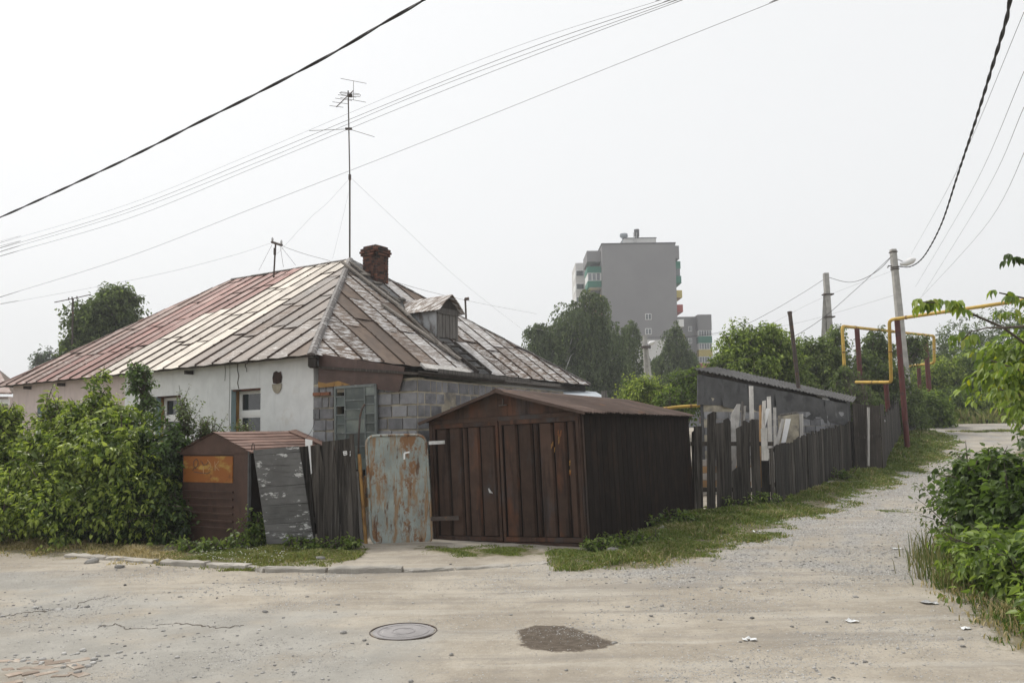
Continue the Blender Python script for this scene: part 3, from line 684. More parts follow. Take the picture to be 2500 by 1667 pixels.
# cracks filled with dark grit: ragged grooves standing as thin soil strips
def crack(pts, wd, label):
    ps = []
    for (u1, v1), (u2, v2) in zip(pts, pts[1:]):
        for k in np.linspace(0, 1, 7)[:-1]:
            ps.append((u1 + (u2 - u1) * k + random.uniform(-3, 3), v1 + (v2 - v1) * k + random.uniform(-2.4, 2.4)))
    ps.append(pts[-1]); n = len(ps)
    mb = MB(); vs = []; fs = []
    for i, (u, v) in enumerate(ps):
        p = GP(u, v); w_ = wd * math.sin(math.pi * (i + .35) / (n + .3)) * random.uniform(.4, 1.3)
        for q, h in ((-1, .001), (0, .005), (1, .001)):
            vs.append((p[0] + random.uniform(-.01, .01), p[1] + q * w_, p[2] + h))
    for i in range(n - 1):
        for j in (0, 1):
            fs.append((i * 3 + j, i * 3 + 3 + j, i * 3 + 4 + j, i * 3 + 1 + j))
    mb.add(vs, fs)
    tag(mb.build('crack', K['soil']), label, 'crack')
crack([(0, 1503), (60, 1497), (110, 1490), (160, 1482), (215, 1468), (270, 1453)], .022, 'long dark crack running through the pothole on the left')
crack([(385, 1525), (430, 1520), (480, 1525), (530, 1532), (595, 1528)], .018, 'ragged crack in the asphalt, left of the manhole')
crack([(240, 1530), (285, 1522), (310, 1534), (385, 1533)], .010, 'faint short crack between the pothole and the ragged crack')

# manhole
c = GP(985, 1542); R0 = .325
mh = thing('manhole', 'round grey iron manhole cover sunk in the dusty street', 'manhole', c)
def ring(r0_, r1_, z0, z1, n=40):
    mb = MB(); vs = []; fs = []
    for i in range(n):
        a = 2 * math.pi * i / n
        for r, z in ((r0_, z0), (r0_, z1), (r1_, z1), (r1_, z0)):
            vs.append((c[0] + r * math.cos(a), c[1] + r * math.sin(a), c[2] + z))
    for i in range(n):
        j = (i + 1) % n
        for k in range(3):
            fs.append((i * 4 + k, i * 4 + k + 1, j * 4 + k + 1, j * 4 + k))
    mb.add(vs, fs); return mb
ring(R0 - .010, R0, -.02, .012).build('rim', K['steel'], mh); ring(R0 - .09, R0 - .075, -.01, .0135).build('raised_ring', K['iron'], mh); ring(.10, .115, -.01, .0135).build('raised_ring', K['iron'], mh)
mb = MB(); n = 40
mb.slab([(c[0] + (R0 - .03) * math.cos(2 * math.pi * i / n), c[1] + (R0 - .03) * math.sin(2 * math.pi * i / n), c[2] - .02) for i in range(n)], (0, 0, .03))
mb.build('cover', K['iron'], mh)

# litter
def litter(u, v, s, label, m='paper', name='litter_paper'):
    p = GP(u, v); n = 5; vs = []; fs = []
    for i in range(n):
        for j in range(n):
            vs.append((p[0] + (i / 4 - .5) * s * 1.5 + random.uniform(-.1, .1) * s, p[1] + (j / 4 - .5) * s + random.uniform(-.1, .1) * s, p[2] + .006 + abs(random.gauss(0, .14)) * s))
    for i in range(n - 1):
        for j in range(n - 1):
            if random.random() > .12: fs.append((i * n + j, i * n + n + j, i * n + n + 1 + j, i * n + 1 + j))
    tag(MB().add(vs, fs).build(name, K[m]), label, 'litter')
litter(1847, 1299, 0.087, 'crumpled white paper on the verge edge by the lane')
litter(2188, 1340, 0.087, 'flattened white paper scrap in the middle of the lane')
litter(2080, 1517, 0.074, 'pale paper scrap on the near lane, right of centre')
litter(1830, 1564, 0.081, 'torn white scrap on the near street, centre right')
litter(2268, 1472, 0.112, 'pale blue crushed packet beside the right bush', 'galv')
litter(650, 1327, 0.087, 'crumpled foil wrapper at the foot of the leaning board')
litter(485, 1330, 0.074, 'flat white scrap in the grass before the shed')
litter(2358, 1534, 0.062, 'small white scrap under the right bush')
litter(2105, 1081, 0.124, 'white scrap on the bank near the red post')

# old tyre at the far end of the lane
c = GP(2398, 1034); mb = MB(); vs = []; fs = []; n, k = 24, 10
for i in range(n):
    a = 2 * math.pi * i / n
    for j in range(k):
        b = 2 * math.pi * j / k; r = .42 + .13 * math.cos(b)
        vs.append((c[0] + r * math.cos(a), c[1] + r * math.sin(a), c[2] + .13 + .13 * math.sin(b)))
for i in range(n):
    for j in range(k):
        fs.append((i * k + j, (i + 1) % n * k + j, (i + 1) % n * k + (j + 1) % k, i * k + (j + 1) % k))
tag(mb.add(vs, fs, 0, True).build('discarded_tyre', K['rubber']), 'old black tyre lying flat at the far end of the lane', 'tyre')

# ------------------------------------------------------------------ the old house
TH = .613
e1 = np.array([-math.cos(TH), math.sin(TH), 0]); e2 = np.array([math.sin(TH), math.cos(TH), 0]); ez = np.array([0, 0, 1.0])
C1 = np.array([-4.016, 15.4, 3.523])
W0 = C1 + .3 * e1 + .3 * e2; W0[2] = 0
HW = lambda x, y, z=0: W0 + e2 * x + e1 * y + ez * z
C3 = C1 + e1 * 14.53
C2 = onplane(1440, 938, C1, e1)
A_ = P(855, 634, (C1 + e2 * 5.645 + e1 * 5.225)[1])
def normal3(a, b, c):
    n = unit(np.cross(b - a, c - a)); return n if n[2] > 0 else -n
NF = normal3(C1, C3, A_); NH = normal3(C1, C2, A_)
B_ = onplane(567, 683, C1, NF)
C4 = C3 + C2 - C1
house = thing('house', 'old single storey house with whitewashed wall and rusting hipped metal roof', 'house', (*W0[:2], 0))
wallL, wallD = 13.9, 10.6
ZT = 3.50

def wall_y(u, v=980): return float(np.dot(onplane(u, v, W0, e2) - W0, e1))
def wall_z(u, v): return float(onplane(u, v, W0, e2)[2])
wins = []
for ul, ur, vt in ((564, 636, 949), (381, 441, 966), (234, 269, 979), (92, 133, 989)):
    wins.append((wall_y(ur), wall_y(ul), wall_z((ul + ur) / 2, vt)))
ysplit = wall_y(305, 960)
def wall_part(y0, y1, m):
    mb = MB(); y = y0
    zs = .95
    for a, b, zt in sorted(wins):
        if a > y1 or b < y0: continue
        if a > y: mb.slab([HW(0, y), HW(0, a), HW(0, a, ZT), HW(0, y, ZT)], e2 * .35)
        mb.slab([HW(0, a), HW(0, b), HW(0, b, zs), HW(0, a, zs)], e2 * .35)
        mb.slab([HW(0, a, zt), HW(0, b, zt), HW(0, b, ZT), HW(0, a, ZT)], e2 * .35)
        y = b
    if y < y1: mb.slab([HW(0, y), HW(0, y1), HW(0, y1, ZT), HW(0, y, ZT)], e2 * .35)
    return mb.build('wall', K[m], house)
tag(wall_part(0, ysplit, 'white_wall'), 'whitewashed right half of the street wall', None)
tag(wall_part(ysplit, wallL, 'pink_wall'), 'faded pink left half of the street wall', None)
mb = MB()
mb.slab([HW(.36, .0), HW(wallD, .0), HW(wallD, 0, ZT), HW(.36, 0, ZT)], e1 * .35)
mb.slab([HW(.36, wallL - .35), HW(wallD, wallL - .35), HW(wallD, wallL - .35, ZT), HW(.36, wallL - .35, ZT)], e1 * .35)
mb.slab([HW(wallD, .36), HW(wallD, wallL - .36), HW(wallD, wallL - .36, ZT), HW(wallD, .36, ZT)], -e2 * .3)
mb.build('wall', K['white_wall'], house)
for i, (a, b, zt) in enumerate(sorted(wins)):
    zs = .95
    wn = MB()
    def rect(mb, y0, y1, z0, z1, x0, x1, m=0): mb.slab([HW(x0, y0, z0), HW(x0, y1, z0), HW(x0, y1, z1), HW(x0, y0, z1)], e2 * (x1 - x0), m)
    ft = .06; xf = .20
    bb = b - .012
    for (y0, y1, z0, z1) in ((a + .004, a + ft, zs + .004, zt - .004), (bb - ft, bb, zs + .004, zt - .004), (a + ft, bb - ft, zs + .004, zs + ft), (a + ft, bb - ft, zt - ft - .01, zt - .005)):
        rect(wn, y0, y1, z0, z1, xf, xf + .06)
    ztr = zt - (zt - zs) * .28
    rect(wn, a + ft, bb - ft, ztr - .05, ztr + .05, xf - .004, xf + .06)
    wo = wn.build('window', K['upvc'], house)
    for z0, z1 in ((ztr + .05, zt - ft - .01), (zs + ft, ztr - .05)):
        sub = MB(); 
        for (y0, y1, zz0, zz1) in ((a + ft, a + ft + .04, z0, z1), (bb - ft - .04, bb - ft, z0, z1), (a + ft + .04, bb - ft - .04, z0, z0 + .035), (a + ft + .04, bb - ft - .04, z1 - .035, z1)):
            rect(sub, y0, y1, zz0, zz1, xf + .008, xf + .05)
        sub.build('sash', K['upvc'], wo)
        g = MB(); rect(g, a + ft + .04, bb - ft - .04, z0 + .035, z1 - .035, xf + .03, xf + .045); g.build('pane', K['glass'], wo)
    r_ = MB(); rect(r_, b - .01, b - .002, zs + .004, zt - .004, .003, .125); tag(r_.build('reveal', K['teal'], wo), 'blue grey painted window reveal', None)
    r_ = MB(); rect(r_, b - .03, b - .002, zs + .004, zt - .02, .13, .195); tag(r_.build('reveal_gap', K['ochre_pipe'], wo), 'rusty broken foam gap', None)
    r_ = MB(); rect(r_, a + .01, b - .03, zt - .035, zt - .003, .02, .19); r_.build('lintel_edge', K['brick'], wo)
    ri = MB(); rect(ri, a - .0, b, zs + .002, zt - .002, .30, .349); ri.build('dark_interior', K['glass'], wo)  # dark slab standing in for the unlit room
    s = MB(); rect(s, a - .03, b + .03, zs - .05, zs - .005, -.08, .0); s.build('sill', K['galv'], wo)
K['vent'] = mat('dark_hole_brick', (.055, .032, .025), [dict(c=(.02, .016, .014), s=9., lo=.45, hi=.65)], rv=0)
# broken vent hole drawn as a flat dark brick patch, pale putty below
vy0, vy1 = wall_y(689, 920), wall_y(667, 920)
mb = MB(); z0, z1 = wall_z(678, 935), wall_z(678, 908)
vs = [HW(-.012, vy0 + (vy1 - vy0) * f, z0 + (z1 - z0) * g) for f, g in ((.05, 0), (.5, -.08), (.95, .02), (1.02, .5), (.9, .98), (.6, 1.1), (.35, .96), (.1, 1.02), (-.04, .55))]
mb.slab(vs, -e2 * .006); tag(mb.build('vent_hole', K['vent'], house), 'broken dark vent hole in the white wall', None)
vs = [HW(-.014, (vy0 + vy1) / 2 + .16 * math.cos(a), z0 - .02 + .20 * math.sin(a)) for a in np.linspace(math.pi, 2 * math.pi, 10)]
mb = MB().slab(vs, -e2 * .012); tag(mb.build('putty_patch', K['mortar'], house), 'half round tan putty patch below the vent hole', None)
# cracks in the plaster
def wall_crack(pts, wd=.012):
    mb = MB(); L = [onplane(u + random.uniform(-1, 1), v, W0 - e2 * .004, e2) for u, v in pts]
    for a, b in zip(L, L[1:]): mb.slab([a - e1 * wd, a + e1 * wd, b + e1 * wd, b - e1 * wd], -e2 * .004)
    mb.build('plaster_crack', K['soil'], house)
wall_crack([(582, 885), (580, 902), (583, 918), (580, 935), (584, 949)])
wall_crack([(548, 890), (551, 905), (549, 930)], .006)
wall_crack([(562, 880), (561, 950), (560, 1010), (563, 1060)], .004)
wall_crack([(437, 940), (440, 955), (438, 965)], .005)
wall_crack([(115, 960), (116, 985), (113, 1000)], .008)

# roof
def clip_half(poly, f):
    o = []
    for i in range(len(poly)):
        p, q = poly[i], poly[(i + 1) % len(poly)]
        fp, fq = f(p), f(q)
        if fp >= 0: o.append(p)
        if fp * fq < 0:
            t_ = fp / (fp - fq); o.append(p + (q - p) * t_)
    return o
def clip_rect(poly, x0, x1, y0, y1):
    for f in (lambda p: p[0] - x0, lambda p: x1 - p[0], lambda p: p[1] - y0, lambda p: y1 - p[1]):
        poly = clip_half(poly, f)
        if len(poly) < 3: return []
    return poly
roof = MB()
for tri in ([C1, C3, B_, A_], [C1, A_, C2], [C2, A_, B_, C4], [C3, C4, B_]):
    n = unit(np.cross(tri[1] - tri[0], tri[2] - tri[0])); n = n if n[2] > 0 else -n
    roof.slab([p - n * .02 for p in tri], -n * .06)
roof = roof.build('roof', K['dark_wood'], house)
def sheets(C, X, Z, corners, x_lo, x_hi, sw, rows, pick, ext=.07):
    Yv = np.cross(Z, X); M = frame(C, X, Yv, Z)
    p2 = [np.array([np.dot(c - C, X), np.dot(c - C, Yv)]) for c in corners]
    ar = sum(p2[i][0] * p2[(i + 1) % len(p2)][1] - p2[(i + 1) % len(p2)][0] * p2[i][1] for i in range(len(p2)))
    if ar < 0: p2 = p2[::-1]
    cnt = 0
    for k in range(int(x_lo / sw) - 1, int(x_hi / sw) + 2):
        x0, x1 = k * sw, (k + 1) * sw; xm = (x0 + x1) / 2
        y = -ext; off = random.uniform(-.35, .35)
        first = True
        while y < 9.5:
            yn = y + (rows + (off if first else random.uniform(-.12, .12))); first = False
            big = [np.array(q) for q in p2]
            for q in big:
                if q[1] < .4: q[1] -= ext * 1.0
            bump_ = random.uniform(.0, .01); tilt = random.uniform(-.004, .012)
            mb = MB(); zf = lambda p: .012 + bump_ + tilt * (p[1] - y) - .016 * (1 - abs(p[0] - xm) / (sw / 2)) * (1.5 if y < .2 else .6)
            got = False
            for a, b in ((x0, xm), (xm, x1)):
                pl = clip_rect(big, a, b, y, yn)
                if len(pl) >= 3:
                    area = abs(sum(pl[i][0] * pl[(i + 1) % len(pl)][1] - pl[(i + 1) % len(pl)][0] * pl[i][1] for i in range(len(pl))))
                    if area > .004:
                        mb.add([(p[0], p[1], zf(p)) for p in pl], [tuple(range(len(pl)))]); got = True
            if got:
                ln = clip_rect(big, x0 - .005, x0 + .013, y, yn)
                if len(ln) >= 3:
                    ys = [p[1] for p in ln]; lo, hi = min(ys), max(ys)
                    if hi - lo > .05:
                        mb.box((x0 + .002, (lo + hi) / 2, .026), (.014, hi - lo, .044), m=1)
                        for _ in range(int((hi - lo) * 2.2)):
                            if random.random() < .5: mb.box((x0 + .004, random.uniform(lo, hi), .05), (.02, .05, .014), m=1)
                rn = clip_rect(big, x0 + .02, x1 - .02, y, y + .03)
                if len(rn) >= 3 and y > .1:
                    xs = [p[0] for p in rn]
                    if max(xs) - min(xs) > .06:
                        mb.box(((min(xs) + max(xs)) / 2, y + .004, .012 + bump_), (max(xs) - min(xs), .010, .018), m=1)
                mm = pick(xm, (y + yn) / 2)
                mb.build('roof_sheet', [K[mm], K['seam']], roof, M.copy() @ Matrix.Translation((0, 0, 0)))
                cnt += 1
            y = yn
    return cnt
def pick_front(x, s):
    tt = -x
    if tt < 4.6: return 'roof_plain' if random.random() < .75 else 'roof_brown'
    if tt < 7.2: return 'roof_cream' if random.random() < .93 else 'roof_brown'
    if tt < 8.5: return 'roof_cream' if s < 4.6 else 'roof_red'
    if tt < 11.0: return 'roof_red' if s > 1.4 or random.random() < .5 else 'roof_mix'
    return 'roof_mix' if random.random() < .8 else 'roof_red'
def pick_hip(x, s):
    if 5.2 < x < 5.9: return 'roof_tar'
    return 'roof_zinc' if random.random() < (.58 if x > 2.5 else .4) else 'roof_brown'
K['roof_tar'] = mat('dark_grey_worn_roof_sheet', (.10, .098, .096), [dict(c=(.27, .265, .26), s=(4, 12, 3), lo=.56, hi=.62)], rough=.5, rv=.15)
sheets(C1, unit(C1 - C3), NF, [C1, C3, B_, A_], -14.6, 0, .656, 1.75, pick_front)
sheets(C1, unit(C2 - C1), NH, [C1, C2, A_], 0, np.linalg.norm(C2 - C1), .656, 1.75, pick_hip)
nb = unit(np.cross(C4 - C2, A_ - C2)); nb = nb if nb[2] > 0 else -nb
MB().slab([C2, A_, B_, C4], nb * .015).build('roof_sheet', K['roof_brown'], roof)
nb = unit(np.cross(C4 - C3, B_ - C3)); nb = nb if nb[2] > 0 else -nb
MB().slab([C3, B_, C4], nb * .015).build('roof_sheet', K['roof_mix'], roof)
def capline(a, b, n, r=.085, m='cap'):
    for k in range(n):
        p = a + (b - a) * k / n; q = a + (b - a) * ((k + 1.04) / n if k < n - 1 else 1)
        d = unit(q - p); s = unit(np.cross(d, ez)); up = unit(np.cross(s, d))
        vs = []
        for c_ in (p, q):
            lift = .012 if c_ is q else .0
            for ang in (-75, -40, 0, 40, 75):
                vs.append(c_ + s * math.sin(R(ang)) * r * 1.15 + up * (math.cos(R(ang)) * r - .03 + lift))
        fs = [(i, i + 1, i + 6, i + 5) for i in range(4)] + [(4, 3, 2, 1, 0), (5, 6, 7, 8, 9)]
        MB().add(vs, fs, 0, False).build('ridge_cap', K[m], roof)
capline(C1 - unit(A_ - C1) * .12, A_, 6); capline(A_, B_, 5, .07); capline(B_, C3, 7, .06, 'roof_mix'); capline(A_, C2, 8, .07)
# rafter ends and fascia
for k in range(5):
    p = C1 + e1 * (4.6 + k * 2.1) + e2 * .10 - ez * .13
    MB().box(p + e2 * .12, (.24, .07, .09), (e2, e1, ez)).build('rafter_end', K['dark_wood'], roof)
p = C1 + (e1 + e2) * .16 - ez * .17
MB().box(p, (.34, .16, .18), (unit(e1 + e2), unit(e1 - e2), ez)).build('rafter_end', K['dark_wood'], roof)
d = C2 - C1
MB().bar(C1 + e1 * .18 - ez * .15 + d * .04, C2 + e1 * .18 - ez * .15, .04, .15, side=e1).build('fascia', K['dark_wood'], roof)

# dormer
nH = NH
Q0 = onplane(1092, 829, C1, NH)
fy = Q0 + NH * .0
dl = onplane(1068, 826, fy, e1); dr = onplane(1117, 832, fy, e1)
xl, xr = np.dot(dl - C1, e2), np.dot(dr - C1, e2)
dy = np.dot(fy - C1, e1)
zl = onplane(1067, 748, fy, e1)[2]; zpk = onplane(1096, 723, fy, e1)[2]
DP = lambda x, y, z: np.array([*(C1 + e2 * x + e1 * (dy + y))[:2], z])
def hipz(x, y):   # height of hip plane at local x,y(from dy)
    q = C1 + e2 * x + e1 * (dy + y)
    return C1[2] - (NH[0] * (q[0] - C1[0]) + NH[1] * (q[1] - C1[1])) / NH[2]
zb = hipz((xl + xr) / 2, 0)
slope = hipz(0, 1) - hipz(0, 0)
dm = MB()
for x in (xl, xr - .03):
    yb = (zl - zb) / slope
    dm.slab([DP(x, .03, zb - .05), DP(x, .03, zl), DP(x, yb, zl), DP(x, yb - .05, zl - .05)], e2 * .03)
dorm = dm.build('dormer', K['dormer_side'] if 'dormer_side' in K else K['galv'], house)
K['dorm_zinc'] = mat('pale_zinc_rusting_from_the_top', (.36, .37, .38), [dict(c=(.12, .10, .09), s=(4, 4, 1.6), lo=.48, hi=.66), dict(c=(.2, .12, .08), s=7., lo=.6, hi=.7)], rough=.55)
dorm.data.materials[0] = K['dorm_zinc']
nb_ = 5; wdb = (xr - xl - .12) / nb_
for k in range(nb_):
    x = xl + .06 + k * wdb
    MB().slab([DP(x + .006, 0, zb + .04 + random.uniform(0, .03)), DP(x + wdb - .006, 0, zb + .04), DP(x + wdb - .006, 0, zl - .16), DP(x + .006, 0, zl - .16)], e1 * .025).build('board', K['grey_wood'], dorm)
MB().slab([DP(xl - .03, -.03, zl - .18), DP(xr + .03, -.03, zl - .18), DP(xr + .03, -.03, zl - .02), DP(xl - .03, -.03, zl - .02)], e1 * .03).build('lintel', K['grey_wood'], dorm)
for x in (xl - .0, xr - .07):
    MB().slab([DP(x, -.02, zb - .02), DP(x + .07, -.02, zb - .02), DP(x + .07, -.02, zl - .18), DP(x, -.02, zl - .18)], e1 * .04).build('post', K['grey_wood'], dorm)
MB().slab([DP(xl, 0, zb - .06), DP(xr, 0, zb - .06), DP(xr, 0, zb + .035), DP(xl, 0, zb + .035)], e1 * .04).build('sill', K['dark_wood'], dorm)
xm = (xl + xr) / 2
MB().slab([DP(xl - .02, -.015, zl - .02), DP(xr + .02, -.015, zl - .02), DP(xm, -.015, zpk - .03)], e1 * .02).build('gable', K['dark_wood'], dorm)
ov = .12
for sgn in (-1, 1):
    xe = xl - ov if sgn < 0 else xr + ov
    ze = zl - .03 - ov * (zpk - zl) / (xr - xm)
    yr = (zpk - zb) / slope; ye = (ze - zb) / slope
    n = unit(np.cross(DP(xm, 1, zpk) - DP(xm, 0, zpk), DP(xe, 0, ze) - DP(xm, 0, zpk))); n = n if n[2] > 0 else -n
    cv = [DP(xm, -.18, zpk), DP((xm + xe) / 2, -.18, (zpk + ze) / 2 + .035), DP(xe, -.18, ze)]
    bk = [DP(xm, yr, zpk), DP((xm + xe) / 2, (yr + ye) / 2, (zpk + ze) / 2 + .035), DP(xe, ye, ze)]
    mb = MB()
    for i in range(2): mb.slab([cv[i], cv[i + 1], bk[i + 1], bk[i]], n * .02)
    mb.build('dormer_roof', K['roof_brown'], dorm)

# chimney, brick by brick
CB = onplane(930, 690, C1, NH) + e1 * .22
cw = .54
zc0 = CB[2] - .75; zc1 = float(P(918, 603, CB[1])[2])
ch = MB().box((CB[0], CB[1], (zc0 + zc1) / 2 - .01), (cw - .03, cw - .03, zc1 - zc0 - .03), (e2, e1, ez)).build('chimney', K['soot'], house)
bm_ = {}
nc = int((zc1 - zc0) / .078)
for k in range(nc):
    z = zc1 - (k + .5) * .078
    fl = {0: -.01, 1: .05, 2: .07, 3: .045}.get(k, 0.0)
    wk = cw + 2 * fl
    nbk = 3; bl_ = (wk + .0) / nbk
    for side in range(4):
        ax, ay = ((e2, e1), (e1, -e2), (-e2, -e1), (-e1, e2))[side]
        for j in range(nbk):
            f0 = -wk / 2 + j * bl_ + (0 if k % 2 else -.0)
            if k % 2: cuts = [(-wk / 2, -wk / 2 + bl_ * .5), (-wk / 2 + bl_ * .5, wk / 2 - bl_ * .55), (wk / 2 - bl_ * .55, wk / 2 - .06)]
            else: cuts = [(-wk / 2, -wk / 2 + bl_), (-wk / 2 + bl_, -wk / 2 + 2 * bl_), (-wk / 2 + 2 * bl_, wk / 2 - .06)]
            a0, a1 = cuts[j]
            cc = CB + ax * ((a0 + a1) / 2) - ay * (wk / 2 - .03 - random.uniform(-.006, .006)); cc = np.array([cc[0], cc[1], z])
            MB().box(cc, (a1 - a0 - .016, .06, .060), (ax, ay, ez)).build('brick', K['brick'], ch)
MB().box((CB[0], CB[1], zc1 - .01), (cw - .1, cw - .1, .03), (e2, e1, ez)).build('chimney_top', K['soot'], ch)
MB().box(CB + np.array([0, 0, -.02]) - e1 * .02, (cw + .18, cw + .2, .05), (e2, unit(e1 + ez * slope), unit(np.cross(e2, unit(e1 + ez * slope))))).build('flashing', K['soot'], ch)

# things lying on the roof
def onhip(u, v, h=.06): return onplane(u, v, C1 + NH * h, NH)
hipX = unit(C2 - C1)
def roofplank(a, b, wd, th, label, m='rail_wood', name='plank'):
    A = onhip(*a, th / 2 + .055); B = onhip(*b, th / 2 + .055)
    o = MB().bar(A, B, wd, th, side=np.cross(NH, unit(B - A))).build(name, K[m])
    return tag(o, label, 'plank')
roofplank((836, 640), (975, 747), .15, .05, 'long grey plank lying down the roof from apex past the chimney')
roofplank((856, 640), (893, 668), .16, .04, 'short grey plank beside the chimney foot')
roofplank((934, 743), (1124, 877), .13, .05, 'long dark plank on the roof below the dormer, nearest the white wall')
roofplank((962, 735), (1000, 772), .16, .04, 'wide dark plank at the lower left of the dormer roof')
roofplank((1000, 772), (1067, 838), .10, .05, 'grey plank along the foot of the dormer cheek')
roofplank((1085, 842), (1104, 862), .12, .05, 'short pale plank lying below the dormer, beside the ladder')
roofplank((1050, 815), (1070, 838), .07, .05, 'short grey batten at the lower left corner of the dormer')
roofplank((1032, 894), (1146, 908), .22, .05, 'pale plank laid along the eave above the block wall', 'pale_wood')
for k, (a, b) in enumerate((((882, 669), (902, 671)), ((912, 690), (930, 692)), ((966, 729), (988, 731)), ((926, 700), (950, 716)), ((945, 716), (976, 738)))):
    roofplank(a, b, .10, .05, ['short cleat nailed across the roof plank left of the chimney', 'short cleat just below the chimney', 'short cleat above the dormer roof', 'thin batten running down below the chimney', 'second thin batten, nearer the dormer'][k])
rl = thing('roof_ladder', 'dark wooden ladder lying on the roof below the dormer', 'ladder', onhip(1130, 870, 0))
def rb(a, b, wd, th, nm):
    A = onhip(*a, .09); B = onhip(*b, .09)
    MB().bar(A, B, wd, th, side=np.cross(NH, unit(B - A))).build(nm, K['dark_wood'], rl)
rb((1082, 836), (1168, 908), .06, .07, 'rail'); rb((1110, 836), (1199, 910), .06, .07, 'rail')
for f in (.12, .36, .60, .84): rb((1082 + 86 * f, 836 + 72 * f), (1110 + 89 * f, 836 + 74 * f), .05, .05, 'rung')

# porch of slag blocks under the hip eave
PD = 2.865
PC = HW(0, -PD); gth = R(27.7); gs = np.array([math.sin(gth), math.cos(gth), 0]); gn = np.array([math.cos(gth), -math.sin(gth), 0])
ztop = float(onplane(1018, 921, PC, e2)[2])
porch = MB()
wy0 = -float(np.dot(onplane(816, 1000, W0, e2) - W0, e1)); wy1 = -float(np.dot(onplane(921, 1000, W0, e2) - W0, e1))
def pf(mb, y0, y1, z0, z1, x0, x1, m=0): mb.slab([HW(x0, -y0, z0), HW(x0, -y1, z0), HW(x0, -y1, z1), HW(x0, -y0, z1)], e2 * (x1 - x0), m)
pf(porch, .0, wy0, 0, ztop, .014, .2); pf(porch, wy1, PD - .012, 0, ztop, .014, .2); pf(porch, wy0, wy1, 0, .6, .014, .2); pf(porch, wy0, wy1, 2.72, ztop, .014, .2)
plen = 6.4
q = PC - gn * .014 + e2 * .2
porch.slab([q, q + gs * plen, q + gs * plen + ez * (ztop - .02), q + ez * (ztop - .02)], -gn * .18)
porch = porch.build('porch_wall', K['mortar'], house)
def blockrow(start, dirv, nrm, length, z, h, skip=None, seed=0):
    x = 0.0; rnd = random.Random(seed)
    while x < length - .03:
        L = rnd.choice([.40, .40, .40, .20, .28]); L = min(L, length - x)
        if length - x - L < .08: L = length - x
        if not (skip and skip(x, x + L, z)):
            c_ = start + dirv * (x + L / 2) - nrm * (.07 - rnd.uniform(0, .012)); c_ = np.array([c_[0], c_[1], z + h / 2])
            MB().box(c_, (max(L - .022 - rnd.uniform(0, .03), .05), .16, h - .022 - rnd.uniform(0, .025)), (dirv, nrm, ez)).build('block', K['block'], porch)
        x += L
z = .1; r_i = 0; hc = .232
while z < ztop - .05:
    h = min(hc, ztop - z)
    zz = z
    blockrow(HW(0, 0), -e1, -e2, max(wy0 - .01, .1), z, h, seed=r_i)
    if not (zz + h > 2.3 and False): blockrow(HW(0, -wy1), -e1, -e2, PD - wy1, z, h, seed=r_i + 50)
    if z > 1.0: blockrow(PC + gs * .01, gs, gn, plen, z, h, seed=r_i + 100)
    z += hc; r_i += 1
zb0 = float(onplane(795, 965, W0, e2)[2])
for k in range(2):
    MB().box(HW(-.012, -(.07 + .25 * k + .11), zb0 + .03), (.12, .235, .065), (e2, e1, ez)).build('brick', K['brick_raw'], porch)
# rusted sheet covering the porch top
def psheet(px, off, m, nm='cladding_sheet'):
    pts = [onplane(740 + x / 5.2275, 840 + y / 5.2275, W0 - e2 * off, e2) for x, y in px]
    return MB().slab(pts, -e2 * .006).build(nm, K[m], porch)
K['clad'] = mat('brown_sheet_with_yellow_rusty_hem', (.088, .058, .05), [dict(c=(.12, .075, .06), s=2.4, lo=.5, hi=.72), dict(c=(.06, .042, .036), s=(5, 5, 1.), lo=.55, hi=.75)], rough=.6, rv=.12)
psheet([(205, 120), (700, 200), (690, 330), (652, 525), (420, 540), (195, 552)], .05, 'clad')
psheet([(690, 200), (1300, 290), (1280, 400), (1225, 612), (930, 572), (655, 515), (680, 340)], .075, 'clad')
psheet([(190, 480), (300, 500), (450, 470), (610, 520), (250, 552), (195, 556)], .06, 'ochre_pipe', 'rust_hem')
# porch roof edge
pr = MB(); a = HW(-.1, .0, 3.25); b = PC + ez * (ztop + .03) - e1 * .12 - e2 * .12; c_ = b + gs * (plen + .2) ; d_ = HW(6.2, 0, 3.3)
pr.slab([a, b, c_, d_], ez * .05)
pr.build('porch_roof', K['dark_wood'], house)
for k, (f0, f1, h) in enumerate(((.0, .5, .0), (.35, .95, .03), (.1, .7, .055))):
    MB().bar(b + (c_ - b) * f0 + ez * (.06 + h) + gn * .02, b + (c_ - b) * f1 + ez * (.06 + h) + gn * .02, .03, .04 + .02 * k).build('edge_batten', K['grey_wood' if k else 'dark_wood'], house)

# glazed metal lattice window leaning on the porch
gp = W0 - e2 * .09
def gpx(x, y): return onplane(740 + x / 5.2275, 840 + y / 5.2275, gp, e2)
win = MB()
def gbar(mb, a, b, wd): mb.bar(gpx(*a), gpx(*b), wd, .04, side=e1)
for a, b, wd in (((412, 550), (425, 1700), .05), ((925, 515), (945, 1700), .05), ((410, 556), (930, 520), .05), ((538, 545), (552, 1700), .025), ((788, 535), (812, 1700), .025)):
    gbar(win, a, b, wd)
yl = [672, 790, 905, 1022, 1138, 1300, 1450, 1600]; ymid = [718, 836, 955, 1135, 1310, 1450, 1600]; yr_ = [648, 768, 886, 1005, 1125, 1305, 1415, 1520, 1640]
for y in yl: gbar(win, (415 + (y - 550) * .011, y), (540 + (y - 550) * .012, y - 6), .022)
for y in ymid: gbar(win, (540 + (y - 550) * .012, y), (790 + (y - 550) * .02, y - 10), .022)
for y in yr_: gbar(win, (790 + (y - 550) * .02, y), (928 + (y - 515) * .017, y - 8), .022)
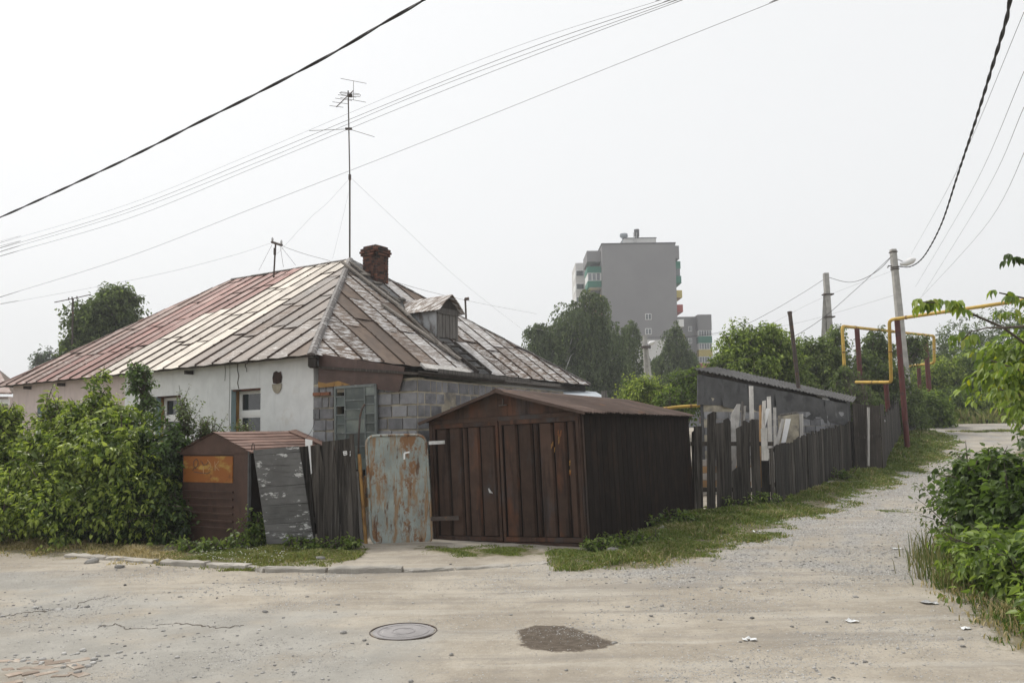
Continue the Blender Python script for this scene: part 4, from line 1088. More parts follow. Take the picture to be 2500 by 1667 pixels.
K['lattice'] = mat('grey_green_steel_lattice', (.17, .19, .185), [dict(c=(.28, .3, .29), s=9., lo=.55, hi=.7)], rough=.6, rv=.1)
lw = win.build('lattice_window', K['lattice'], house)
K['dusty_glass'] = mat('dusty_green_grey_glass', (.085, .105, .10), [dict(c=(.20, .22, .19), s=.9, lo=.45, hi=.65, a=.8)], rough=.3, bump=.05, rv=.45, spec=.5)
def panes(x0f, x1f, ys, skip=()):
    for i, (y0, y1) in enumerate(zip(ys, ys[1:])):
        if i in skip: continue
        xa, xb = x0f(y0), x1f(y0)
        MB().slab([gpx(xa, y0), gpx(xb, y0), gpx(x1f(y1), y1), gpx(x0f(y1), y1)], e2 * .008).build('pane', K['dusty_glass'], lw)
panes(lambda y: 415 + (y - 550) * .011, lambda y: 540 + (y - 550) * .012, [553] + yl, (0, 2))
panes(lambda y: 540 + (y - 550) * .012, lambda y: 790 + (y - 550) * .02, [546] + ymid)
panes(lambda y: 790 + (y - 550) * .02, lambda y: 928 + (y - 515) * .017, [528] + yr_)
MB().slab([gpx(415, 560) + e2 * .35, gpx(930, 560) + e2 * .35, gpx(945, 1700) + e2 * .35, gpx(420, 1700) + e2 * .35], e2 * .02).build('dark_interior', K['soot'], lw)  # dark sheet standing in for the unlit porch inside

# service mast and antennas on the roof
def onfront(u, v): return onplane(u, v, C1, NF)
mb = onfront(668, 678); mt = P(673, 592, mb[1])
sm = thing('service_mast', 'short iron service mast with crossarm on the front roof slope', 'mast', mb)
MB().tube([mb - ez * .05, mt], .028).build('pole', K['steel'], sm)
ca, cb = P(663, 591, mb[1] + .15), P(689, 599, mb[1] - .15)
MB().bar(ca, cb, .06, .06).build('crossarm', K['steel'], sm)
for q in (ca + (cb - ca) * .08, ca + (cb - ca) * .92):
    MB().tube([q, q + ez * .06, q + ez * .1, q + ez * .16], [.012, .035, .04, .02]).build('insulator', K['galv'], sm)
MB().box(P(671, 614, mb[1] - .05), (.07, .06, .22)).build('junction_box', K['steel'], sm)
ab = A_ + e1 * .02; at_ = P(850, 222, ab[1] - .1)
am = thing('tv_antenna', 'tall thin television antenna mast rising from the roof apex', 'antenna', ab)
m1 = P(854, 432, ab[1])
MB().tube([ab - ez * .05, m1], .026, 8).build('mast', K['steel'], am); MB().tube([m1 - ez * .1, at_], .019, 8).build('mast', K['steel'], am)
def rod(pts, nm='rod', r=.0075): MB().tube(pts, r, 5).build(nm, K['steel'], am)
Ya = ab[1]
cz = lambda x, y, dY=0: P(700 + x / 5.2267, 150 + y / 5.2267, Ya + dY)
rod([cz(635, 582, -.9), cz(775, 445), cz(850, 375, .5)], 'boom', .016)
for k, (a, b) in enumerate((((545, 566), (722, 588)), ((584, 518), (778, 544)), ((618, 472), (832, 502)), ((654, 428), (886, 460)), ((672, 402), (925, 432)), ((683, 463), (1012, 524)))):
    dY = [-.9, -.6, -.3, 0, .2, .4][k]; rod([cz(*a, dY), cz(*b, dY)])
rod([cz(690, 392, .1), cz(920, 416, .1), cz(940, 430, .1), cz(938, 448, .1), cz(922, 454, .1), cz(700, 426, .1), cz(686, 412, .1), cz(690, 392, .1)], 'loop')
rod([cz(850, 490, .4), cz(853, 255, .4)]); rod([cz(688, 220, .4), cz(1018, 284, .4)])
rod([cz(285, 887, -.3), cz(745, 866)]); rod([cz(830, 876), cz(1120, 965, -.4)])
MB().box(cz(805, 438), (.14, .1, .08)).build('clamp', K['steel'], am); MB().box(cz(790, 862), (.2, .08, .05)).build('clamp', K['steel'], am); MB().box(P(854, 433, Ya), (.07, .07, .16)).build('clamp', K['steel'], am)
# roof vent pipe on the right hip
vb = onplane(1138, 777, C1, NH); vt_ = P(1136, 733, vb[1])
vp = thing('vent_pipe', 'thin bent iron vent pipe standing on the right roof edge', 'pipe', vb)
MB().tube([vb - ez * .05, vt_], .03).build('pipe', K['steel'], vp); MB().tube([vt_, vt_ + ez * .04, vt_ + ez * .05 + np.array([.12, 0, 0])], .05).build('cowl', K['steel'], vp)
# hook insulator under the eave
p = onplane(600, 886, W0 - e2 * .05, e2)
hk = thing('wall_insulator', 'small white insulator with cut wires hanging under the eave', 'insulator', p - ez * .2)
MB().tube([p + e2 * .05, p, p + ez * .06], .012).build('hook', K['steel'], hk); MB().tube([p - ez * .02, p + ez * .02, p + ez * .08], [.03, .045, .02]).build('insulator', K['galv'], hk)
MB().tube([p, p - ez * .08 + e1 * .02, p - ez * .12 - e1 * .03, p - ez * .2 - e1 * .04], .008, 5).build('wire_end', K['cable'], hk)

# ------------------------------------------------------------------ the brown metal garage
tl = R(2.17); gO = np.array([1.189, 12.415, .0]); gO[2] = gz(gO[0], gO[1]) - .01
gX = gn * math.cos(tl) + ez * math.sin(tl); gZ = unit(np.cross(gX, gs)); GM = frame(gO, gX, gs, gZ)
GW, GL, GH, GR = 2.96, 6.54, 2.19, .43
gar = bpy.data.objects.new('garage', None); link(gar, None, frame(gO, np.array([1, 0, 0]), np.array([0, 1, 0]), ez)); WM[gar.name] = Matrix.Translation(Vector(gO.tolist()))
tag(gar, 'dark brown rusty sheet metal garage with double doors and gabled roof', 'garage')
def gbuild(mb, nm, m, par=None): return mb.build(nm, K[m] if isinstance(m, str) else m, par or gar, GM.copy())
# frame and gable
fr = MB()
fr.box((-.03, .03, GH / 2), (.06, .06, GH)); fr.box((-GW + .03, .03, GH / 2), (.06, .06, GH)); fr.box((-GW / 2, .03, GH - .035), (GW - .122, .06, .07)); fr.box((-GW / 2, .04, .04), (GW - .122, .05, .08))
gbuild(fr, 'door_frame', 'rust_brown')
gbuild(MB().slab([(0, .035, GH + .004), (-GW, .035, GH + .004), (-GW / 2, .035, GH + GR)], (0, .02, 0)), 'gable', 'rust_brown')
hk_ = MB().bar((-GW / 2 + .05, -.01, GH + .30), (-GW / 2 + .05, -.01, GH + .18), .025).bar((-GW / 2 - .03, -.012, GH + .19), (-GW / 2 + .13, -.012, GH + .19), .022); gbuild(hk_, 'gable_hook', 'steel')
# two doors of pressed sheet: proud panels with dark grooves between
for di, (x0, x1) in enumerate(((-GW + .065, -GW * .525), (-GW * .525 + .012, -.065))):
    dmb = MB(); gbuild(MB().box(((x0 + x1) / 2, .05, GH / 2), (x1 - x0 - .01, .012, GH - .23)), 'door_backing', 'rust_shaded')
    for z_ in (.13, GH - .11): dmb.box(((x0 + x1) / 2, .012, z_), (x1 - x0 - .012, .03, .075))
    for x_ in (x0 + .03, x1 - .03): dmb.box((x_, .014, GH / 2), (.05, .028, GH - .3))
    door = gbuild(dmb, 'door', 'rust_brown')
    tag(door, ('left' if di == 0 else 'right') + ' leaf of the brown garage doors', None)
    rel = [0, .22, .44, .53, .74, 1.] if di == 0 else [0, .21, .42, .50, .70, .88, 1.]
    span = x1 - x0 - .13
    for a, b in zip(rel, rel[1:]):
        xa, xb = x0 + .065 + span * a + .02, x0 + .065 + span * b - .02
        if xb - xa < .05: xa -= .01; xb += .01
        bl2 = MB().add([(xa - .008, .046, .175), (xb + .008, .046, .175), (xb + .008, .046, GH - .155), (xa - .008, .046, GH - .155), (xa + .02, .002, .18), (xb - .02, .002, .18), (xb - .02, .002, GH - .16), (xa + .02, .002, GH - .16)], [(4, 5, 6, 7), (0, 1, 5, 4), (1, 2, 6, 5), (2, 3, 7, 6), (3, 0, 4, 7)])
        gbuild(bl2, 'panel', 'rust_brown', door)
    if di == 0:
        gbuild(MB().tube([(x1 - .22, -.025, .98), (x1 - .19, -.03, .92), (x1 - .15, -.02, .90)], [.012, .022, .008]), 'handle', 'galv', door)
    else:
        for (xa, za, n_) in ((-.42, 1.72, 5), (-.28, 1.25, 4), (-.55, 1.55, 3)):
            smb = MB()
            for _ in range(n_):
                xx, zz_ = xa + random.uniform(-.03, .03), za + random.uniform(-.1, .1)
                smb.slab([(xx, -.001, zz_), (xx + .012, -.001, zz_ + .03), (xx + .02, -.001, zz_ + .1), (xx + .005, -.001, zz_ + .08)], (0, -.002, 0))
            gbuild(smb, 'paint_splash', 'yellow_rust', door)
# long sides, back
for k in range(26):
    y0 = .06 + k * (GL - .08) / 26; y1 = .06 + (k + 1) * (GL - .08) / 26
    gbuild(MB().add([(0, y0 + .003, 0), (0, y1 - .003, 0), (0, y1 - .003, GH), (0, y0 + .003, GH), (.010, y0 + .022, 0), (.010, y1 - .022, 0), (.010, y1 - .022, GH), (.010, y0 + .022, GH)], [(4, 5, 6, 7), (0, 4, 7, 3), (5, 1, 2, 6)]), 'side_panel', 'rust_shaded')
gbuild(MB().box((-.02, GL / 2, GH / 2), (.03, GL, GH)).box((-GW + .02, GL / 2 + .02, GH / 2), (.03, GL - .05, GH)).box((-GW / 2, GL - .02, GH / 2), (GW - .08, .03, GH)).slab([(-.04, GL - .03, GH), (-GW + .04, GL - .03, GH), (-GW / 2, GL - .03, GH + GR - .02)], (0, .02, 0)), 'wall', 'rust_shaded')
gbuild(MB().box((.012, GL / 2, GH - .05), (.04, GL - .02, .05)), 'top_rail', 'rust_shaded')
# corrugated roof sheets
sl_ = GR / (GW / 2)
for sgn in (1, -1):
    ns = 8
    for k in range(ns):
        y0, y1 = -.14 + k * (GL + .26) / ns, -.14 + (k + 1) * (GL + .26) / ns + .03
        n = 14; vs = []; fs = []
        ext = .13 + random.uniform(-.025, .04); dz = .004 * (k % 2)
        for i in range(n + 1):
            y = y0 + (y1 - y0) * i / n; zc = .018 * (1 if i % 2 else -1) * .6 + .02 + dz
            xo = GW / 2 + ext + random.uniform(-.012, .012)
            for hh in (0, .012):
                vs.append((-GW / 2, y, GH + GR + zc + hh)); vs.append((-GW / 2 + sgn * GW / 2, y, GH + zc + hh + random.uniform(-.003, .003))); vs.append((-GW / 2 + sgn * xo, y, GH - sl_ * (xo - GW / 2) + zc + hh - random.uniform(0, .02)))
        for i in range(n):
            a = i * 6; b = a + 6
            for o_ in (0, 3):
                for j in (0, 1):
                    f = (a + o_ + j, b + o_ + j, b + o_ + j + 1, a + o_ + j + 1); fs.append(f if (sgn > 0) == (o_ == 0) else f[::-1])
            fs.append((a + 2, b + 2, b + 5, a + 5))
        gbuild(MB().add(vs, fs), 'roof_sheet', 'garage_roof')
    gbuild(MB().bar((-GW / 2, -.15, GH + GR - .005), (-GW / 2 + sgn * (GW / 2 + .12), -.15, GH - sl_ * .12 - .005), .03, .05, side=np.array([0, 1., 0])), 'verge_trim', 'garage_roof')
gbuild(MB().add([(-GW / 2 - .12, -.15, GH + GR - .0), (-GW / 2, -.15, GH + GR + .05), (-GW / 2 + .12, -.15, GH + GR), (-GW / 2 - .12, GL + .12, GH + GR - .0), (-GW / 2, GL + .12, GH + GR + .05), (-GW / 2 + .12, GL + .12, GH + GR)], [(0, 1, 4, 3), (1, 2, 5, 4), (0, 2, 1), (3, 4, 5)]), 'ridge_cap', 'garage_roof')

# rusty blue gate panel hung on the garage
def fl(u): return 13.15 + (u - 612) / 450 * .52        # depth of the front fence line
gate = thing('rusty_gate', 'round cornered grey blue steel gate panel streaked with rust', 'gate', P(978, 1331, fl(978)))
def rrect(c4, rad, n=6):
    # c4: four px corners TL,TR,BR,BL
    pts = []
    c4 = [np.array(c, float) for c in c4]
    for i in range(4):
        p = c4[i]; a = c4[i - 1]; b = c4[(i + 1) % 4]
        da = (a - p) / np.linalg.norm(a - p) * rad; db = (b - p) / np.linalg.norm(b - p) * rad
        for k in range(n + 1):
            s = k / n; pts.append((p + da) * (1 - s) ** 2 + p * 2 * s * (1 - s) + (p + db) * s ** 2)
    return pts
gp4 = [(893, 1064), (1040, 1061), (1056, 1327), (907, 1329)]
gpts = [P(u, v, fl(u) - .10) for u, v in rrect(gp4, 26)]
MB().slab(gpts, (0, .02, 0)).build('sheet', K['gate_blue'], gate)
MB().tube([p + np.array([0, .0, 0]) for p in gpts] + [gpts[0], gpts[1]], .024, 8, cap=False).build('tube_frame', K['gate_blue'], gate)
def stroke(px, w_, parent, m, dY, nm='painted_mark', q=None):
    mb = MB()
    for (u1, v1), (u2, v2) in zip(px, px[1:]):
        a = P(u1, v1, fl((u1 + u2) / 2) - dY); b = P(u2, v2, fl((u1 + u2) / 2) - dY)
        mb.bar(a, b, w_, .004, side=np.cross(unit(b - a), np.array([0, 1., 0])))
    return mb.build(nm, K[m], parent)
stroke([(987, 1121), (987, 1106), (1000, 1103)], .03, gate, 'white_paint', .115)
MB().tube([P(893, 1205, fl(893) - .1), P(896, 1214, fl(893) - .16), P(895, 1190, fl(893) - .14)], .012, 6).build('latch', K['steel'], gate)
sh = [P(1047, 1081, fl(1047) - .12), P(1086, 1079, fl(1070) - .2)]
tag(MB().bar(sh[0], sh[1], .016, .06, side=np.array([0, 1., 0])).build('hinge_strap', K['galv'], gate), 'pale galvanised upper hinge strap', None)
sh = [P(1052, 1266, fl(1052) - .12), P(1120, 1264, fl(1090) - .25)]
tag(MB().bar(sh[0], sh[1], .018, .07, side=np.array([0, 1., 0])).build('hinge_strap', K['steel'], gate), 'dark lower hinge strap', None)

# front board fence
def pxboard(px, dY=0., th=.025, nm='board', m='fence_wood', par=None, label=None, bow=0):
    pts = [P(u, v, fl(u) + dY) for u, v in px]
    o = MB().slab(pts, (.0, th, 0)).build(nm, K[m], par)
    if label: o['label'] = label
    return o
ff_ = thing('front_fence', 'short crooked fence of dark grey boards left of the rusty gate', 'fence', P(810, 1330, fl(810)))
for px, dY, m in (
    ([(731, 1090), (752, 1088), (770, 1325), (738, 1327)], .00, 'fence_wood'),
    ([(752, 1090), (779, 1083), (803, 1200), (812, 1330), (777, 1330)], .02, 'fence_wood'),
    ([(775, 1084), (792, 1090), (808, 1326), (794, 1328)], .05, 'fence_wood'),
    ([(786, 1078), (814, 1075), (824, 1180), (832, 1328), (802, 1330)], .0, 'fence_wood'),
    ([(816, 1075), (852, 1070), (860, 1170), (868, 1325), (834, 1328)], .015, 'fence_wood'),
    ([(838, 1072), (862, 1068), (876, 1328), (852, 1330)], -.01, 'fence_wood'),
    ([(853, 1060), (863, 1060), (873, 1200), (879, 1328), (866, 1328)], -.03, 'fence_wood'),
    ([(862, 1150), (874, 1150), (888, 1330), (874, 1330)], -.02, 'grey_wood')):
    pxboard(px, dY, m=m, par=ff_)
for v0, v1 in ((1150, 1152), (1268, 1272)):
    a = P(735, v0, fl(735) + .07); b = P(884, v1, fl(884) + .07); MB().bar(a, b, .05, .09).build('rail', K['dark_wood'], ff_)
for cpx in ([(838, 1102), (846, 1101), (847, 1109), (840, 1111), (838, 1102)], [(841, 1104), (844, 1104), (844, 1107), (841, 1107), (841, 1104)]):
    stroke(cpx, .012, ff_, 'white_paint', .035)
for v in (1101, 1106, 1110): stroke([(855, v), (855, v + 2.5)], .012, ff_, 'white_paint', .045)
# white plastic strip stuck between boards
wp = thing('plastic_strip', 'white plastic profile strip stuck between the fence boards', 'strip', P(757, 1158, fl(757)))
MB().slab([P(u, v, fl(u) - .02) for u, v in ((745, 1071), (762, 1074), (762, 1086), (745, 1089))], (0, .02, 0)).build('flange', K['white_paint'], wp)
MB().slab([P(u, v, fl(u) - .015) for u, v in ((752, 1085), (757, 1085), (761, 1155), (759, 1157))], (0, .02, 0)).build('web', K['white_paint'], wp)
# leaning door leaf
ld = thing('leaning_door', 'weathered grey door leaf with white paint remnants leaning on the fence', 'door', P(690, 1326, fl(690)))
edges = [1098, 1112, 1190, 1235, 1280, 1303, 1328]
def ldx(v): k = (v - 1098) / 230; return 618 + 34 * k, 729 + 36 * k
for k, (v0, v1) in enumerate(zip(edges, edges[1:])):
    (a0, b0), (a1, b1) = ldx(v0), ldx(v1); s = -10 * (1 - .4 * k / 5)
    dYt = lambda v: -.16 - .10 * (v - 1098) / 230
    pts = [P(a0, v0 + .3, fl(650) + dYt(v0)), P(b0, v0 + .3 + s, fl(720) + dYt(v0)), P(b1, v1 + s - .3, fl(720) + dYt(v1)), P(a1, v1 - .3, fl(650) + dYt(v1))]
    MB().slab(pts, (0, .03 + .006 * (k % 2), 0)).build('board', K['board_paint'], ld)
pts = [P(621, 1100, fl(650) - .12), P(727, 1092, fl(720) - .12), P(764, 1316, fl(720) - .22), P(653, 1325, fl(650) - .22)]
MB().slab(pts, (0, .012, 0)).build('backing', K['dark_wood'], ld)
# post by the gate, bent pipe, offcuts
pst = thing('gate_post', 'thin ochre rusty steel post beside the gate', 'post', P(894, 1333, fl(890)))
MB().tube([P(894, 1334, fl(890) - .04), P(884, 1200, fl(890) - .02), P(877, 1108, fl(880))], .032, 8).build('post', K['ochre_pipe'], pst)
MB().box(P(872, 1156, fl(872)), (.12, .03, .07)).build('bracket', K['steel'], pst); MB().box(P(877, 1276, fl(880)), (.10, .03, .06)).build('bracket', K['steel'], pst)
bp = thing('bent_pipe', 'dark bent iron rod rising behind the gate post', 'rod', P(876, 1112, fl(880) + .1))
MB().tube([P(879, 1330, fl(880) + .15), P(875, 1112, fl(880) + .12), P(876, 1060, fl(880) + .12), P(879, 1015, fl(880) + .12), P(884, 997, fl(880) + .12), P(891, 986, fl(880) + .12)], .018, 8).build('rod', K['steel'], bp)
for px, m, lb, dY in (([(889, 1161), (897, 1161), (899, 1235), (888, 1240), (884, 1200)], 'fresh_wood', 'tan chipboard offcut behind the gate edge', .12), ([(893, 1252), (903, 1245), (906, 1290), (896, 1320)], 'pale_wood', 'pale torn board offcut behind the gate, below the tan one', .14)):
    tag(pxboard(px, dY, .02, 'board_offcut', m), lb, 'board')

# ------------------------------------------------------------------ small brown shed, left
sR = GP(606, 1337); sL = GP(440, 1324); sR[2] = sL[2] = min(sR[2], sL[2])
sx = unit(sR - sL); sy = np.array([-sx[1], sx[0], 0]); sw_ = np.linalg.norm(sR - sL); SL_ = 2.05
se = 1.60; spk = 1.93
SP = lambda x, y, z: sL + sx * x + sy * y + ez * z
sh_ = thing('small_shed', 'small brown metal shed with gable roof and yellow rusty panel', 'shed', (*sL[:2], sL[2]))
def sq(mb, x0, x1, z0, z1, y0, y1): return mb.slab([SP(x0, y0, z0), SP(x1, y0, z0), SP(x1, y0, z1), SP(x0, y0, z1)], sy * (y1 - y0))
sq(MB(), 0, sw_ - .36, 0, se - .04, .03, .05).build('door', K['shed_brown'], sh_)
for k in range(6):
    z_ = .26 + k * .125
    sq(MB(), .06, sw_ - .38, z_, z_ + .03, -.006, .03).build('rib', K['shed_brown'], sh_)
yp = sq(MB(), .03, sw_ - .40, 1.06, 1.52, .018, .03).build('patch_panel', K['yellow_rust'], sh_)
yp['label'] = 'yellow panel rusted orange with faded scrawled letters'
def scr(pts, m='steel', w_=.012):
    mb = MB()
    for a, b in zip(pts, pts[1:]):
        A = SP(.03 + a[0] * (sw_ - .43), .013, 1.06 + a[1] * .46); B = SP(.03 + b[0] * (sw_ - .43), .013, 1.06 + b[1] * .46)
        mb.bar(A, B, .003, w_, side=sy)
    mb.build('scrawl', K[m], yp)
scr([(.27, .50), (.22, .62), (.22, .80), (.27, .90), (.31, .80), (.30, .62), (.22, .52), (.20, .44)]); scr([(.38, .80), (.42, .66), (.48, .68), (.52, .78)]); scr([(.22, .40), (.35, .36), (.50, .34), (.56, .40)])
scr([(.50, .86), (.56, .72), (.57, .58), (.52, .48)], 'fresh_wood'); scr([(.65, .80), (.66, .45)], 'fresh_wood'); scr([(.73, .82), (.66, .62), (.74, .46)], 'fresh_wood'); scr([(.42, .60), (.42, .34)], 'fresh_wood')
sq(MB(), sw_ - .34, sw_ - .03, 0, se - .02, .0, .04).build('jamb', K['shed_brown'], sh_)
sq(MB(), sw_ - .028, sw_, 0, se, -.004, .05).build('corner_post', K['tar'], sh_)
MB().slab([SP(-.04, .0, se - .05), SP(sw_ + .02, .0, se - .05), SP(sw_ + .02, .0, se), SP(sw_ / 2, .0, spk), SP(-.04, .0, se)], sy * .02).build('gable', K['shed_brown'], sh_)
for x in (0.0, sw_ - .03): MB().slab([SP(x, .06, 0), SP(x, SL_, 0), SP(x, SL_, se), SP(x, .06, se)], sx * .03).build('side_wall', K['rust_shaded'], sh_)
MB().slab([SP(.03, SL_, 0), SP(sw_ - .03, SL_, 0), SP(sw_ - .03, SL_, se), SP(sw_ / 2, SL_, spk), SP(.03, SL_, se)], sy * .03).build('back_wall', K['rust_shaded'], sh_)
for sgn in (-1, 1):      # lapped strips running along the ridge
    ns = 7; ho = sw_ / 2 + .08
    for k in range(ns):
        a0, a1 = k / ns, (k + 1.08) / ns
        f = lambda a, lift=0: (sw_ / 2 + sgn * ho * a, spk + .02 + lift - (spk - se) * a * ho / (sw_ / 2))
        x0, z0_ = f(a0); x1, z1_ = f(a1, .016)
        wv = [random.uniform(-.008, .008) for _ in range(5)]
        vs = []; 
        for i in range(5):
            y = -.05 + (SL_ + .08) * i / 4
            vs += [SP(x0, y, z0_ + wv[i]), SP(x1, y, z1_ + wv[i]), SP(x1, y, z1_ + wv[i] - .022)]
        fs = []
        for i in range(4):
            a = i * 3; b = a + 3; fs += [(a, a + 1, b + 1, b), (a + 1, a + 2, b + 2, b + 1)]
        MB().add(vs, fs).build('roof_strip', K['shed_roof'], sh_)
MB().slab([SP(sw_ / 2 - .02, SL_ + .02, spk + .03), SP(sw_ / 2 + .1, SL_ - .32, spk + .0), SP(sw_ + .42, SL_ - .1, se - .10), SP(sw_ + .35, SL_ + .22, se - .12)], ez * .02).build('end_sheet', K['shed_roof'], sh_)
lp = [SP(sw_ + .03 + .03 * math.cos(a), .06, se + .02 + .07 * max(0, math.sin(a)) + .05) for a in np.linspace(0, math.pi, 8)]
MB().tube([lp[0] - ez * .08] + lp + [lp[-1] - ez * .08], .008, 6).build('lifting_loop', K['steel'], sh_)
tag(pxboard([(604, 1112), (614, 1112), (617, 1295), (606, 1297)], .25, .03, 'plank', 'grey_wood'), 'grey upright plank in the gap between shed and leaning door', 'plank')

# ------------------------------------------------------------------ board fence along the lane
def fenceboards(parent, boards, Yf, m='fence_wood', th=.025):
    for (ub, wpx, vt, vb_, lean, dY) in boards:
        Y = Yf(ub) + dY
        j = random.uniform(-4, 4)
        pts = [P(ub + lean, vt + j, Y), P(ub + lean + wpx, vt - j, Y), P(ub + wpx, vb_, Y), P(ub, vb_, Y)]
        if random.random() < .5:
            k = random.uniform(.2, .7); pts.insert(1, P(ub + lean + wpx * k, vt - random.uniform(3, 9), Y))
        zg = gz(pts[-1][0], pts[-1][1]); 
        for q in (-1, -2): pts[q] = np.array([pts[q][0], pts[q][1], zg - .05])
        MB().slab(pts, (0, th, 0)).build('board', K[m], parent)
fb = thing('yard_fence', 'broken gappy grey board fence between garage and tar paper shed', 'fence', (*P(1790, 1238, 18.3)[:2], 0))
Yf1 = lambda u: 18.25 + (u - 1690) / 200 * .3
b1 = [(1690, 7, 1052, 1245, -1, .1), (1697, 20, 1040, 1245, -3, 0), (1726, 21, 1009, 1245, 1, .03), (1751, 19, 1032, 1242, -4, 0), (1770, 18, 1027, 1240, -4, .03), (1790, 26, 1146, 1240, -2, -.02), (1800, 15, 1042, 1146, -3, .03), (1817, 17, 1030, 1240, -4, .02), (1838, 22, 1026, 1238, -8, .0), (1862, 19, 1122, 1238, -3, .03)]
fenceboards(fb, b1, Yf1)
for v in (1083, 1195): MB().bar(P(1686, v, Yf1(1690) + .08), P(1886, v, Yf1(1886) + .08), .06, .10).build('rail', K['dark_wood'], fb)
pxb = [P(1858, 1046, 18.35), P(1873, 1044, 18.35), P(1874, 1095, 18.35), P(1878, 1097, 18.35), P(1876, 1124, 18.35), P(1860, 1124, 18.35)]
MB().slab(pxb, (0, .025, 0)).build('board', K['pale_wood'], fb)
fc = thing('lane_fence', 'long dark fence of upright grey boards following the lane', 'fence', (7.5, 20.2, 0))
A0 = np.array([6.2, 18.55]); A1 = np.array([11.0, 24.8])
nb_ = 36
d2 = unit(A1 - A0); n2 = np.array([-d2[1], d2[0]])
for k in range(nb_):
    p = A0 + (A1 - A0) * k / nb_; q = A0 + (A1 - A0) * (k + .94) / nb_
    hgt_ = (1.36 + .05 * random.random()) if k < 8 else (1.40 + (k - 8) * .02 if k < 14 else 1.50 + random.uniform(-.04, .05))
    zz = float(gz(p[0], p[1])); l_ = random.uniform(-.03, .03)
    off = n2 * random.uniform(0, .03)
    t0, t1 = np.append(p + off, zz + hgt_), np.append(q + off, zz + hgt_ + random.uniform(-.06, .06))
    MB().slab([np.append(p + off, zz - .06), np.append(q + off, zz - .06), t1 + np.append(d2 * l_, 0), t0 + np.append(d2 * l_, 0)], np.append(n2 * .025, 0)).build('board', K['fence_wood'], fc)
for h_ in (.45, 1.3):
    a = np.append(A0 + n2 * .07, gz(*A0) + h_); b = np.append(A1 + n2 * .07, gz(*A1) + h_); MB().bar(a, b, .06, .09).build('rail', K['dark_wood'], fc)
# dark gate box set in the fence, with pale post
gd = thing('board_gate', 'nearly black board gate set forward in the lane fence', 'gate', (11.2, 24.4, gz(11.2, 24.4)))
g0, g1 = np.array([10.75, 24.35]), np.array([11.55, 24.25]); zg = float(gz(11.2, 24.3))
zt_ = float(P(2100, 985, 24.3)[2])
for k in range(5):
    p = g0 + (g1 - g0) * k / 5; q = g0 + (g1 - g0) * (k + .96) / 5
    MB().slab([np.append(p, zg), np.append(q, zg), np.append(q, zt_ - .02 * k), np.append(p, zt_ - .02 * k)], (0, .03, 0)).build('board', K['dark_wood'], gd)
MB().bar(np.append(g0, zg + 1.0) - np.array([0, .03, 0]), np.append(g1, zg + 1.05) - np.array([0, .03, 0]), .03, .09).build('rail', K['dark_wood'], gd)
MB().bar(P(2120, 1137, 24.15), P(2120, 994, 24.15), .06, .06).build('post', K['pale_wood'], gd)
for k in range(3):
    p = np.array([11.6 + .12 * k, 24.3 + .17 * k]); MB().slab([np.append(p, zg), np.append(p + [.11, .16], zg), np.append(p + [.11, .16], zt_ - .02), np.append(p, zt_ - .02)], (-.02, .02, 0)).build('board', K['dark_wood'], gd)
fd = thing('far_fence', 'weathered board fence beyond the dark gate, under the gas pipe posts', 'fence', (14, 28.5, gz(14, 28.5)))
A2, A3 = np.array([12.1, 25.2]), np.array([18.2, 36.2]); d3 = unit(A3 - A2)
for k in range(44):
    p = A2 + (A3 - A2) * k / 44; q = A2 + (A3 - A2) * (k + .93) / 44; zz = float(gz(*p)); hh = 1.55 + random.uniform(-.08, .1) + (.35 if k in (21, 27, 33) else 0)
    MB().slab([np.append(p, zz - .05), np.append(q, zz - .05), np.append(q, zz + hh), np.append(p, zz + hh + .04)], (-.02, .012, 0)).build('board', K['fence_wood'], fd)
a = np.append(A2, gz(*A2) + 1.2); b = np.append(A3, gz(*A3) + 1.2); MB().bar(a + np.array([-.06, .04, 0]), b + np.array([-.06, .04, 0]), .05, .09).build('rail', K['dark_wood'], fd)
tag(MB().bar(P(2136, 1008, 24.6), P(2160, 1028, 24.9), .05, .05).build('metal_rod', K['galv']), 'short pale rod sticking out behind the dark gate', 'rod')

# ------------------------------------------------------------------ tar paper shed
FLr, FRr = P(1692, 901, 21.0), P(2079, 981, 24.6)
BLr, BRr = P(1748, 897, 24.2), P(2088, 969, 27.4)
ts = thing('tar_shed', 'lean-to shed clad in grey tar felt with corrugated sloping roof', 'shed', (7.2, 22.5, 0))
zdrop = .12
wA = P(1707, 915, 21.15); wB = P(2062, 985, 24.5); wC = wB + (BRr - FRr) * .9; wD = wA + (BLr - FLr) * .9
gA, gB = wA.copy(), wB.copy(); gA[2] = -.1; gB[2] = .3
low = .38
def mixp(a, b, f): return a + (b - a) * f
# block plinth below, felt above
hfelt = P(1712, 985, 21.2)[2]; hf2 = P(2050, 1040, 24.4)[2]
def wp_(f, z): q = mixp(wA, wB, f); return np.array([q[0], q[1], z])
tz = lambda f: wA[2] + (wB[2] - wA[2]) * f
MB().slab([wp_(0.02, -.1), wp_(1, .3), wp_(1, hf2 + .1), wp_(0.02, hfelt + .2)], (-.03, .15, 0)).build('plinth', K['mortar'], ts)
pl_ = None
for row in range(11):
    z0 = .0 + row * .215
    for c_ in range(13):
        f0 = .02 + (c_ + (.5 if row % 2 else 0)) / 13 * .97; f1 = min(f0 + .97 / 13 - .004, .995)
        if f1 - f0 < .015: continue
        if z0 + .2 > hfelt + .05: continue
        a, b = wp_(f0, z0), wp_(f1, z0)
        MB().slab([a, b, wp_(f1, z0 + .2), wp_(f0, z0 + .2)], (.009, -.02, 0)).build('block', K['block'], ts)
nseg = 6; cuts = [0, .13, .30, .48, .66, .84, 1.0]
